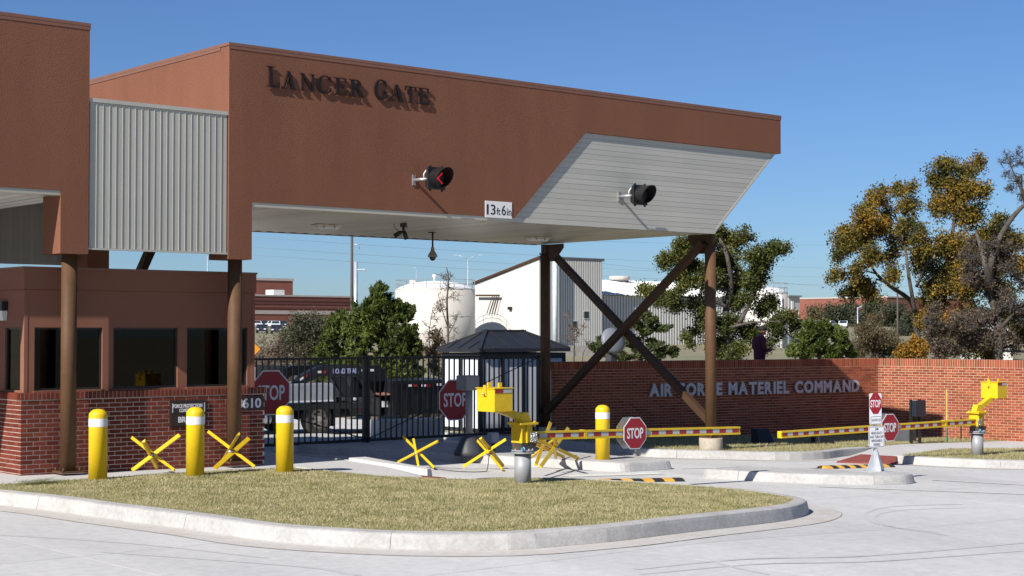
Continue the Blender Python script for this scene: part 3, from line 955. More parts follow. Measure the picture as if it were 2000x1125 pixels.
# clearance sign
pA, pB = V(947, 410, VF), V(999, 412, VF)
zc = (V(947, 394, VF).z + V(947, 422, VF).z) / 2
cs = thing('clearance_sign', 'small white sign reading 13ft 6in on the fascia edge', 'sign', (pA.x, VF, zc))
mb = MB(); mb.box(pA.x, pB.x, VF - .012, VF - .003, zc - .15, zc + .15); mb.build('panel', M_WHITE, cs)
M_INK = mat('black_ink', (0.03, 0.03, 0.035), 0.5)
W = pB.x - pA.x
for s, a, b, h, dz in (('1', .05, .12, .185, 0), ('3', .20, .38, .185, 0), ('ft', .42, .56, .13, -.025), ('6', .61, .77, .185, 0), ('in', .81, .98, .13, -.025)):
    text_part('lettering', s, M_INK, cs, (pA.x + W * (a + b) / 2, VF - .0125, zc - .005 + dz), (1, 0, 0), (0, 0, 1), W * (b - a), h, bold=.008, depth=.002)

# ------------------------------------------------------------------ traffic signals on the canopy
M_RED = emit('red_signal', (1.0, 0.02, 0.05), 0.42)
M_LENS = mat('dark_lens', (0.05, 0.045, 0.045), 0.2)
M_SIGBLK = mat('signal_black', (0.012, 0.012, 0.013), 0.45, var=0.2, vscale=6)
def signal(px, py, v, label, lit):
    p = V(px, py, v)
    r = thing('traffic_signal', label, 'traffic signal', p, group='single lens signals on the canopy')
    mb = MB(); mb.box(p.x - .035, p.x + .035, v - .02, v, p.z - .09, p.z + .09); mb.build('wall_plate', M_STEEL, r)
    c = Vector((p.x + .22, v - .42, p.z + .02))
    mb = MB(); mb.tube([(p.x, v - .01, p.z), (p.x, v - .18, p.z), (p.x + .02, v - .24, p.z), (p.x + .10, v - .28, p.z + .01), (c.x - .02, v - .30, p.z + .02)], .028, 12); mb.build('bracket', M_STEEL, r)
    mb = MB(); mb.tube([(c.x - .08, v - .30, p.z + .13), (c.x - .15, v - .27, p.z + .16), (c.x - .17, v - .23, p.z + .10), (c.x - .15, v - .2, p.z)], .012, 8); mb.build('cable', M_WHITE, r)
    s = .185
    mb = MB(); mb.hexa([(c.x - s, v - .34, c.z - s), (c.x + s, v - .34, c.z - s), (c.x + s, v - .34, c.z + s), (c.x - s, v - .34, c.z + s)][::-1], [(c.x - s * .75, v - .22, c.z - s * .75), (c.x + s * .75, v - .22, c.z - s * .75), (c.x + s * .75, v - .22, c.z + s * .75), (c.x - s * .75, v - .22, c.z + s * .75)][::-1])
    mb.build('housing', M_SIGBLK, r, bevel=.02)
    mb = MB(); mb.box(c.x - s - .01, c.x + s + .01, v - .375, v - .342, c.z - s - .01, c.z + s + .01); mb.build('door_frame', M_SIGBLK, r, bevel=.012)
    for i in (-1, 1):
        for j in (-1, 1):
            mb = MB(); mb.tube([(c.x + i * .13, v - .37, c.z + j * (s + .022)), (c.x + i * .13, v - .335, c.z + j * (s + .022))], .018, 8); mb.build('latch', M_SIGBLK, r)
    # lens
    mb = MB(); n = 24
    mb.tube([(c.x, v - .378, c.z), (c.x, v - .40, c.z)], [.15, .145], 28); mb.build('lens', M_LENS, r)
    if lit:   # red X of lamps on the lens
        mb = MB()
        for a in (45, 135):
            d = Vector((math.cos(rad(a)), 0, math.sin(rad(a))))
            mb.bar(Vector((c.x, v - .4055 - .001 * (a > 90), c.z)) - d * .135, Vector((c.x, v - .4055 - .001 * (a > 90), c.z)) + d * .135, .018, .006, up=(0, 1, 0))
        mb.build('lit_cross', M_RED, r)
    # visor: tunnel open below, cut back towards the bottom
    vs = []; fs = []; m = 26
    for k in range(m):
        a = rad(-62 + (304) * k / (m - 1))
        ca, sa = math.cos(a), math.sin(a)
        ln = .13 + .20 * (sa * .5 + .5)
        for rr_, y in ((.172, v - .376), (.172, v - .376 - ln), (.164, v - .376 - ln), (.164, v - .376)):
            vs.append((c.x + rr_ * ca, y, c.z + rr_ * sa))
    for k in range(m - 1):
        for q in range(4):
            fs.append((k * 4 + q, k * 4 + (q + 1) % 4, (k + 1) * 4 + (q + 1) % 4, (k + 1) * 4 + q))
    fs += [(3, 2, 1, 0), tuple((m - 1) * 4 + q for q in range(4))]
    mb = MB(); mb.add(vs, fs); mb.build('visor', M_SIGBLK, r)
signal(808, 352, VF, 'black signal with a lit red cross on the brown fascia', True)
signal(1209, 384, VF + .044, 'black unlit signal on the grey notch cladding', False)

# ------------------------------------------------------------------ things under the soffit
def strip_light(x0, y0, x1, y1, label):
    a = Z((x0 + x1) / 2, (y0 + y1) / 2, ZS - .08)
    r = thing('soffit_light', label, 'light', (a.x, a.y, ZS), group='strip lights under the soffit')
    mb = MB(); mb.box(a.x - .28, a.x + .28, a.y - .11, a.y + .11, ZS - .05, ZS - .009); mb.build('tray', M_SOFF, r, bevel=.01)
    mb = MB(); mb.hexa([(a.x - .22, a.y - .06, ZS - .105), (a.x + .22, a.y - .06, ZS - .105), (a.x + .22, a.y + .06, ZS - .105), (a.x - .22, a.y + .06, ZS - .105)],
                       [(a.x - .26, a.y - .1, ZS - .052), (a.x + .26, a.y - .1, ZS - .052), (a.x + .26, a.y + .1, ZS - .052), (a.x - .26, a.y + .1, ZS - .052)])
    mb.build('diffuser', mat('acrylic_diffuser', (.66, .66, .64), .3), r, bevel=.012)
    for i in (-1, 1):
        mb = MB(); mb.box(a.x + i * .12 - .012, a.x + i * .12 + .012, a.y - .125, a.y - .1, ZS - .085, ZS - .03); mb.build('clip', M_STEEL, r)
strip_light(613, 440, 662, 452, 'strip light under the soffit near the canopy leg')
strip_light(1028, 464, 1072, 474, 'strip light under the soffit by the rear column')
dc = Z(845, 453, ZS)
r = thing('dome_camera', 'grey dome security camera hanging on a rod from the soffit', 'camera', dc)
dsc = 3140 / (dc.x * AX[0] + dc.y * AX[1])
mb = MB(); mb.cyl((dc.x, dc.y), .09, ZS - .02, ZS - .008, 16); mb.build('ceiling_plate', M_BRACE, r)
zd = ZS - (483 - 453) / dsc
mb = MB(); mb.cyl((dc.x, dc.y), .019, zd - .02, ZS - .01, 12); mb.build('rod', M_BRACE, r)
M_CAMG = mat('camera_grey', (.27, .255, .22), .5)
mb = MB(); mb.lathe((dc.x, dc.y, zd - .2), [(.098, 0), (.10, .02), (.085, .06), (.055, .10), (.038, .14), (.034, .19), (.024, .205)], 24); mb.build('shroud', M_CAMG, r)
mb = MB(); mb.lathe((dc.x, dc.y, zd - .275), [(.008, 0), (.035, .008), (.055, .03), (.066, .06), (.066, .077)], 20); mb.build('dome', M_LENS, r)
sp = Z(788, 435, ZS)
r = thing('twin_spotlight', 'pair of small black spotlights on one bracket under the soffit', 'spotlight', sp)
mb = MB(); mb.box(sp.x - .045, sp.x + .045, sp.y - .045, sp.y + .045, ZS - .08, ZS - .008); mb.build('mount', M_DARK, r)
mb = MB(); mb.cyl((sp.x, sp.y), .025, ZS - .19, ZS - .075, 10); mb.tube([(sp.x - .05, sp.y, ZS - .17), (sp.x + .05, sp.y, ZS - .17)], .018, 8); mb.build('stem', M_DARK, r)
rt3 = Vector((RT[0], RT[1], 0))
for a, b in ((Vector(sp) - rt3 * .04 + Vector((0, 0, -.17)), Vector(sp) - rt3 * .17 + Vector((0, 0, -.25))), (Vector(sp) + rt3 * .01 + Vector((0, 0, -.16)), Vector(sp) + rt3 * .06 + Vector((0, 0, -.31)))):
    mb = MB(); mb.tube([a, a.lerp(b, .3), b], [.03, .042, .042], 12); mb.build('lamp_head', M_DARK, r)
mb = MB(); mb.tube(smooth_path([Vector(sp) - rt3 * .18 + Vector((0, 0, -.01)), Vector(sp) - rt3 * .16 + Vector((0, 0, -.09)), Vector(sp) - rt3 * .09 + Vector((0, 0, -.16))], 6), .005, 6)
mb.tube(smooth_path([Vector(sp) + rt3 * .03 + Vector((0, 0, -.02)), Vector(sp) + rt3 * .07 + Vector((0, 0, -.07)), Vector(sp) + rt3 * .03 + Vector((0, 0, -.15))], 6), .005, 6); mb.build('cable', M_DARK, r)
# ------------------------------------------------------------------ brickwork
def brickmat(name, cols, **k):
    a = mat(name + '_single', cols[0], 0.85, col2=cols[1], vscale=2.0, objrand=0.26, fine=0.14, fscale=60, spec=.08, **k)
    b = mat(name + '_field', cols[0], 0.85, col2=cols[1], vscale=2.0, island=0.26, fine=0.14, fscale=60, spec=.08, **k)
    return a, b
BR_BOOTH = brickmat('booth_brick', ((0.165, 0.043, 0.027), (0.13, 0.034, 0.022)))
BR_WALL = brickmat('wall_brick', ((0.285, 0.082, 0.041), (0.245, 0.068, 0.035)))
M_MORT = mat('mortar', (0.55, 0.465, 0.39), 0.9, var=0.08, vscale=6)
M_MORT2 = mat('warm_mortar', (0.56, 0.40, 0.285), 0.9, var=0.08, vscale=6)
_bm = {}
def brick_mesh(L, H, dep, m):
    k = (round(L, 3), round(H, 3), round(dep, 3), m.name)
    if k not in _bm:
        b = MB(); c = .004
        b.hexa([(c, 0, c), (L - c, 0, c), (L - c, 0, H - c), (c, 0, H - c)][::-1], [(0, c, 0), (L, c, 0), (L, c, H), (0, c, H)][::-1])
        b.hexa([(0, c + .0005, 0), (L, c + .0005, 0), (L, dep, 0), (0, dep, 0)], [(0, c + .0005, H), (L, c + .0005, H), (L, dep, H), (0, dep, H)])
        _bm[k] = b.mesh('brick', m)
    return _bm[k]

def run(specs, o, d, length, z0, rows, start=0, pitch=.2032, rh=.0677, joint=.011, jitter=.0015, zfun=None):
    """stretcher bond; o = plan start of the face, d = plan direction with the outside on its right"""
    rr = random.Random(int(o[0] * 100 + rows))
    for r in range(rows):
        s = -pitch / 2 if (r + start) % 2 else 0.0
        while s < length - .01:
            a, b = max(s, 0), min(s + pitch - joint, length)
            if b - a > .03:
                off = rr.uniform(-jitter, jitter)
                specs.append(((o[0] + d[0] * a, o[1] + d[1] * a, z0 + r * rh), d, b - a, rh - joint, off))
            s += pitch
def soldiers(specs, o, d, length, z0, h, pitch=.0677, joint=.0095, out=0.0):
    s = 0.0
    while s < length - .02:
        L = min(pitch - joint, length - s)
        specs.append(((o[0] + d[0] * s, o[1] + d[1] * s, z0), d, L, h, -out)); s += pitch
def lay(specs, parent, mats, limit, key, dep=.09, name='brick', rest='brickwork'):
    specs = sorted(specs, key=key)
    mb = MB()
    for i, (p, d, L, H, off) in enumerate(specs):
        n = Vector((-d[1], d[0], 0))
        q = Vector(p) + n * off
        if i < limit:
            o = put(name, brick_mesh(L, H, dep, mats[0]), parent, q - woff(parent), (0, 0, math.atan2(d[1], d[0])))
        else:
            D3 = Vector((d[0], d[1], 0)); up = Vector((0, 0, H))
            b = [q, q + D3 * L, q + D3 * L + n * dep, q + n * dep]
            mb.hexa(b, [k + up for k in b])
    if mb.v: tag(mb.build(rest, mats[1], parent), kind='stuff')

# ------------------------------------------------------------------ guard booth
BV, BU0, BU1, BD = 22.89, 9.885, 14.08, 25.05
BZ = 0.162
M_BSTUC = mat('booth_stucco', (0.22, 0.10, 0.066), 0.8, var=0.04, vscale=1.0, bump=0.25, bscale=60, spec=0.1)
M_FRAME = mat('window_frame_bronze', (0.02, 0.018, 0.017), 0.4)
M_GLASS = glassmat('tinted_glass', (0.17, 0.175, 0.18), 1.42)
booth = thing('guard_booth', 'brown stucco guard booth with dark windows on a red brick base', 'guard booth', ((BU0 + BU1) / 2, 24, BZ))
base = MB(); base.box(BU0 + .006, BU1 - .006, BV + .006, BD - .006, BZ - .25, 1.243); base = base.build('brick_base', M_MORT, booth)
sp_ = []
front_only = []
run(front_only, (BU0, BV), (1, 0), BU1 - BU0, BZ, 16, 0)
run(front_only, (BU0, BV), (1, 0), BU1 - BU0, BZ - .0677 * 3, 3, 1)
fo = [s for s in front_only]
lay(fo, base, BR_BOOTH, 300, lambda s: (s[0][2] < BZ, s[0][0]), name='brick')
side = []
for (o, d, L) in (((BU0, BD), (0, -1), BD - BV - .095), ((BU1, BV + .095), (0, 1), BD - BV - .095), ((BU1, BD), (-1, 0), BU1 - BU0)):
    run(side, o, d, L - (.1 if d[0] else 0), BZ, 16, 1); run(side, o, d, L - (.1 if d[0] else 0), BZ - .0677 * 3, 3, 0)
lay(side, base, BR_BOOTH, 0, lambda s: 0, rest='side_brickwork')
cap = MB(); cap.box(BU0 - .004, BU1 + .004, BV - .004, BD + .004, 1.244, 1.352); cap = cap.build('brick_sill', M_MORT, booth)
sd = []
soldiers(sd, (BU0 - .012, BV - .012), (1, 0), BU1 - BU0 + .024, 1.25, .105)
soldiers(sd, (BU0 - .012, BD), (0, -1), BD - BV - .005, 1.25, .105)
soldiers(sd, (BU1 + .012, BV), (0, 1), BD - BV - .02, 1.25, .105)
lay(sd, cap, BR_BOOTH, 200, lambda s: 0, dep=.15, rest='sill_brickwork')
# upper walls: piers, header and parapet leave real openings for the windows
WV = BV + .09
u0, u1 = BU0 + .085, V(497, 600, WV).x
zw0, zw1 = 1.385, V(200, 640, WV).z
zpar = V(250, 569, WV).z
ztop = V(52, 524, WV).z
wins = [(V(67, 700, WV).x, V(200, 700, WV).x), (V(221, 700, WV).x, V(347, 700, WV).x), (V(365, 700, WV).x, V(483, 700, WV).x)]
wl = MB()
xs = [u0] + [c for w in wins for c in w] + [u1]
for i in range(0, len(xs), 2): wl.box(xs[i], xs[i + 1], WV, WV + .14, zw0, zw1)
wl.box(u0, u1, WV, WV + .14, zw1 + .001, zpar)
wl.box(u0, u1, WV - .0005, WV + .14, 1.353, zw0 - .001)
side_win = (U(43, 700, u0).y, U(9, 700, u0).y)
for (y0, y1) in ((WV + .142, side_win[0]), (side_win[1], BD - .09)): wl.box(u0 + .002, u0 + .14, y0, y1, 1.353, zpar - .002)
wl.box(u0 + .002, u0 + .14, side_win[0], side_win[1], zw1, zpar - .002); wl.box(u0 + .002, u0 + .14, side_win[0], side_win[1], 1.353, zw0)
wl.box(u1 - .14, u1 - .002, WV + .142, WV + .3, 1.353, zpar - .002); wl.box(u1 - .14, u1 - .002, BD - .5, BD - .09, 1.353, zpar - .002)
wl.box(u1 - .14, u1 - .002, WV + .3, BD - .5, zw1, zpar - .002); wl.box(u1 - .14, u1 - .002, WV + .3, BD - .5, 1.353, zw0)
wl.box(u0 + .142, u1 - .142, BD - .23, BD - .09, 1.353, zpar - .002)
wl.build('wall', M_BSTUC, booth)
mb = MB(); mb.box(u0 - .022, u1 + .022, WV - .022, BD - .06, zpar + .008, ztop); mb.build('parapet', M_BSTUC, booth)
mb = MB(); mb.box(u0 + .01, u1 - .01, WV + .01, BD - .07, zpar - .001, zpar + .009); mb.build('shadow_joint', mat('orange_sealant', (.30, .12, .06), .8), booth)
mb = MB(); mb.box(u0 - .035, u1 + .035, WV - .035, BD - .05, ztop + .001, ztop + .03); mb.build('coping', M_COPE, booth)
mb = MB(); mb.box(u0 - .006, u0 + .05, WV - .006, WV + .05, 1.353, zpar - .003); mb.build('corner_trim', M_BSTUC, booth)
mb = MB(); mb.box(u1 - .05, u1 + .006, WV - .006, WV + .05, 1.353, zpar - .003); mb.build('corner_trim', M_BSTUC, booth)
for (a, b) in wins:
    fr_ = MB(); t = .03; y0, y1 = WV + .035, WV + .09
    fr_.box(a, b, y0, y1, zw1 - t, zw1 - .001); fr_.box(a, b, y0, y1, zw0 + .001, zw0 + t)
    fr_.box(a + .0005, a + t, y0, y1, zw0 + t, zw1 - t); fr_.box(b - t, b - .0005, y0, y1, zw0 + t, zw1 - t)
    w = fr_.build('window', M_FRAME, booth)
    mb = MB(); mb.box(a + t, b - t, WV + .055, WV + .065, zw0 + t, zw1 - t); mb.build('pane', M_GLASS, w)
    mb = MB(); mb.box(a - .02, b + .02, WV - .03, WV + .034, zw0 - .028, zw0 - .002); mb.build('sill', M_BSTUC, w)
fr_ = MB(); a, b = side_win; fr_.box(u0 + .03, u0 + .08, a, b, zw1 - .03, zw1 - .001); fr_.box(u0 + .03, u0 + .08, a, a + .03, zw0, zw1 - .031); fr_.box(u0 + .03, u0 + .08, b - .03, b, zw0, zw1 - .031)
w = fr_.build('window', M_FRAME, booth)
mb = MB(); mb.box(u0 + .05, u0 + .06, a + .03, b - .03, zw0 + .002, zw1 - .031); mb.build('pane', M_GLASS, w)
a, b = WV + .3, BD - .5
fr_ = MB(); fr_.box(u1 - .08, u1 - .03, a, b, zw1 - .03, zw1 - .001); fr_.box(u1 - .08, u1 - .03, a, a + .03, zw0, zw1 - .031); fr_.box(u1 - .08, u1 - .03, b - .03, b, zw0, zw1 - .031)
w = fr_.build('window', M_FRAME, booth)
mb = MB(); mb.box(u1 - .06, u1 - .05, a + .03, b - .03, zw0 + .002, zw1 - .031); mb.build('pane', M_GLASS, w)
# inside of the booth: desk, two screens, a notice board
M_INT = mat('booth_interior', (.20, .19, .18), .8)
r = thing('desk', 'plain grey desk inside the booth behind the dark windows', 'desk', (12, 23.6, 1.36))
mb = MB(); mb.box(u0 + .5, u1 - .5, 23.35, 23.9, 1.40, 1.44); mb.build('desk_top', M_INT, r)
for x in (u0 + .6, u1 - .6):
    mb = MB(); mb.box(x - .03, x + .03, 23.4, 23.85, 1.353, 1.399); mb.build('leg', M_FRAME, r)
for k, (px, lab) in enumerate(((160, 'grey monitor standing behind the left booth window'), (285, 'grey monitor standing behind the middle booth window'))):
    c = V(px, 700, 23.6)
    r = thing('monitor', lab, 'monitor', (c.x, 23.6, 1.44), group='monitors in the booth')
    mb = MB(); mb.box(c.x - .21, c.x + .21, 23.6, 23.63, 1.56, 1.84); mb.build('screen', mat('monitor_grey', (.32, .33, .34), .5), r)
    mb = MB(); mb.box(c.x - .03, c.x + .03, 23.605, 23.625, 1.44, 1.56); mb.build('stand', M_FRAME, r)
for k, (px, lab) in enumerate(((180, 'pale notice sheet on the booth back wall seen through the left window'), (240, 'pale notice sheet on the booth back wall, left of two in the middle window'), (300, 'pale notice sheet on the booth back wall, right of two in the middle window'))):
    c = V(px, 690, BD - .232)
    mb = MB(); mb.box(c.x - .14, c.x + .14, BD - .24, BD - .232, 1.85, 2.15); tag(mb.build('notice_sheet', mat('paper', (.5, .5, .48), .7)), lab, 'notice', 'notices inside the booth')
# wall lamp on the booth's left side
c = U(9, 607, u0)
r = thing('wall_lamp', 'black wall lamp with a white lens on the booth side', 'lamp', c)
mb = MB(); mb.box(u0 - .10, u0 - .001, c.y - .13, c.y + .13, c.z - .0, c.z + .14); mb.build('hood', M_DARK, r, bevel=.01)
mb = MB(); mb.hexa([(u0 - .06, c.y - .09, c.z - .15), (u0 - .003, c.y - .09, c.z - .15), (u0 - .003, c.y + .09, c.z - .15), (u0 - .06, c.y + .09, c.z - .15)], [(u0 - .09, c.y - .115, c.z - .002), (u0 - .003, c.y - .115, c.z - .002), (u0 - .003, c.y + .115, c.z - .002), (u0 - .09, c.y + .115, c.z - .002)])
mb.build('lens', mat('opal_lens', (.6, .6, .58), .3), r)
# signs on the brick base
M_SIGNBR = mat('dark_brown_sign', (0.030, 0.018, 0.016), 0.5, var=0.1)
M_SILV = mat('silver_lettering', (0.62, 0.62, 0.64), 0.5, var=0.03)
a, b = V(331, 800, BV), V(402, 800, BV)
zt, zb = V(366, 782, BV).z, V(366, 833, BV).z
r = thing('condition_sign', 'dark sign reading FORCE PROTECTION CONDITION BRAVO on the brick base', 'sign', (a.x, BV, zb))
mb = MB(); mb.box(a.x, b.x, BV - .03, BV - .004, zb, zt); mb.build('panel', M_SIGNBR, r)
zm = (zb + zt) / 2 + .0
W = b.x - a.x; cx = (a.x + b.x) / 2
mb = MB(); mb.box(a.x + .02, b.x - .02, BV - .034, BV - .031, zm + .01, zt - .03); mb.build('upper_plate', M_SIGNBR, r)
mb = MB(); mb.box(a.x + .02, b.x - .02, BV - .036, BV - .031, zb + .02, zm - .02); mb.build('lower_plate', M_SIGNBR, r)
text_part('lettering', 'FORCE PROTECTION', M_SILV, r, (cx - .02, BV - .035, zt - .085), (1, 0, 0), (0, 0, 1), W * .80, .062, bold=.035, depth=.003)
text_part('lettering', 'CONDITION', M_SILV, r, (cx - .02, BV - .035, zt - .155), (1, 0, 0), (0, 0, 1), W * .46, .058, bold=.035, depth=.003)
text_part('lettering', 'BRAVO', M_SILV, r, (cx, BV - .0365, zb + .115), (1, 0, 0), (0, 0, 1), W * .58, .095, bold=.04, depth=.003)
for x in (a.x + .03, b.x - .05):
    mb = MB(); mb.box(x, x + .012, BV - .0385, BV - .0365, zm + .02, zt - .04); mb.build('clip', M_SILV, r)
mb = MB(); mb.box(b.x - .05, b.x - .038, BV - .0395, BV - .0365, zb + .04, zm - .03); mb.build('clip', M_SILV, r)
a, b = V(452, 787, BV), V(514, 787, BV)
zt, zb = V(490, 774, BV).z, V(490, 800, BV).z
r = thing('number_sign', 'dark sign with silver building number 8610 on the brick corner', 'sign', (a.x, BV, zb))
mb = MB(); mb.box(a.x, b.x, BV - .02, BV - .004, zb, zt); mb.build('panel', M_SIGNBR, r)
W = b.x - a.x
text_part('lettering', '8610', M_SILV, r, (a.x + W * .52, BV - .021, (zb + zt) / 2), (1, 0, 0), (0, 0, 1), W * .78, .165, bold=.03, depth=.006)

# ------------------------------------------------------------------ yellow bollards
M_YEL = mat('bollard_yellow', (0.70, 0.475, 0.012), 0.42, var=0.05, vscale=3, fine=0.07, fscale=25)
M_YEL2 = mat('barrier_yellow', (0.68, 0.45, 0.012), 0.42, var=0.08, vscale=4, fine=0.12, fscale=30)
M_REFW = mat('reflective_white', (0.72, 0.73, 0.75), 0.4, var=0.06, vscale=8)
def bollard(px, py, zb, h, label):
    p = G(px, py, zb) if zb else G(px, py)
    z0 = gz(p.x) + zb
    r = thing('bollard', label, 'bollard', (p.x, p.y, z0), group='yellow bollards')
    rr_ = .132
    mb = MB(); mb.lathe((p.x, p.y, z0 - .05), [(rr_, 0), (rr_, h), (rr_ * .97, h + .025), (rr_ * .86, h + .045), (rr_ * .6, h + .078), (rr_ * .25, h + .09)], 32); mb.build('post', M_YEL, r)
    mb = MB(); mb.tube([(p.x, p.y, z0 + h - .21), (p.x, p.y, z0 + h - .095)], rr_ + .0025, 32, caps=False); mb.build('reflective_band', M_REFW, r)
bollard(191, 935, .165, .955, 'yellow bollard nearest the booth corner column')
bollard(381, 928, .165, .955, 'yellow bollard in front of the condition sign')
bollard(556, 921, .165, .955, 'yellow bollard right of the booth in front of the gate')
bollard(1177, 897, .165, .955, 'yellow bollard on the long median behind the barrier arm')

# ------------------------------------------------------------------ steel hedgehogs
def hedgehog(bars, h, label):
    B = []; v0 = 0
    for (t, b) in bars:
        g_ = G(b[0], b[1], h + .02); B.append(g_); v0 += g_.y / 3
    # the crossing lies midway between the feet
    cu = sum(b.x for b in B) / 3
    r = thing('steel_hedgehog', label, 'hedgehog barrier', (cu, v0, gz(cu) + h), group='yellow steel hedgehogs')
    for k, ((t, b), g_) in enumerate(zip(bars, B)):
        vt = 2 * v0 - g_.y
        tp = V(t[0], t[1], vt)
        mb = MB(); d = (tp - g_).normalized(); up = Vector((0, 0, 1))
        x = d.cross(up).normalized(); y = x.cross(d)
        w = .05; th = .008
        for (e, f_) in ((x, y), (y, x)):       # angle iron: two thin flanges
            q = [g_, g_ + e * w, g_ + e * w + f_ * th, g_ + f_ * th]
            mb.hexa(q, [p + (tp - g_) for p in q])
        mb.prism([g_ + x * .01 + y * .01, g_ + x * w + y * .01, g_ + x * .01 + y * w], tp - g_)
        mb.build('bar', M_YEL2, r)
    c = sum(((g_ + V(t[0], t[1], 2 * v0 - g_.y)) / 2 for (t, b), g_ in zip(bars, B)), Vector()) / 3
    mb = MB(); mb.tube([c + Vector((-.05, -.02, 0)), c + Vector((.05, -.03, .01))], .02, 8); mb.build('bolt', M_STEEL, r)
    return c
hedgehog([((255, 857), (338, 921)), ((351, 852), (259, 921)), ((283, 864), (309, 915))], .162, 'yellow steel hedgehog between the two left bollards')
hedgehog([((404, 845), (495, 914)), ((484, 859), (418, 917)), ((469, 850), (433, 908))], .162, 'yellow steel hedgehog beside the booth number sign')
c3 = hedgehog([((786, 855), (847, 916)), ((857, 864), (772, 909)), ((805, 857), (815, 913))], 0, 'yellow steel hedgehog on the shaded lane before the gate')
c4 = hedgehog([((931, 863), (980, 919)), ((990, 860), (906, 914)), ((940, 858), (984, 912))], 0, 'yellow steel hedgehog left of the front barrier pedestal')
hedgehog([((1073, 828), (1044, 910)), ((1045, 869), (1103, 895)), ((1097, 850), (1039, 895))], .16, 'yellow steel hedgehog tangled at the median end, left one')
hedgehog([((1108, 839), (1053, 914)), ((1047, 860), (1131, 898)), ((1085, 850), (1088, 896))], .16, 'yellow steel hedgehog tangled at the median end, right one')
pts = smooth_path([G(847, 915, .03), G(900, 921, .012), G(945, 921, .012), G(952, 915, .05), (c4.x, c4.y, c4.z)], 8)
mb = MB(); mb.tube(pts, .007, 6); tag(mb.build('cable', M_DARK), 'black cable strung on the lane between two hedgehogs', 'cable')

# ------------------------------------------------------------------ octagonal stop plates
M_SRED = mat('stop_red', (0.31, 0.010, 0.020), 0.4, var=0.04)
M_SWHT = mat('stop_white', (0.72, 0.72, 0.74), 0.45, var=0.03)
def octa(c, w, X, Zv, N, t):
    k = math.tan(math.pi / 8)
    P = [c + X * (w / 2 * a) + Zv * (w / 2 * b) for a, b in ((-1, -k), (-k, -1), (k, -1), (1, -k), (1, k), (k, 1), (-k, 1), (-1, k))]
    return P, N * t
def stop_parts(root, c, w, N, t=.006, m_back=None, frac=.72, text='STOP'):
    """white rimmed red octagon facing along N with lettering"""
    N = Vector(N).normalized(); Zv = Vector((0, 0, 1)); X = Zv.cross(N).normalized()
    P, e = octa(c, w, X, Zv, N, t); mb = MB(); mb.prism(P, e); p = mb.build('stop_plate', M_SWHT, root)
    P, e = octa(c + N * (t + .0006), w * .945, X, Zv, N, .0012); mb = MB(); mb.prism(P, e); mb.build('red_face', M_SRED, p)
    text_part('lettering', text, M_SWHT, p, c + N * (t + .0022), X, Zv, w * frac, w * .34, bold=.02, depth=.0015, spacing=1.0)
    return p

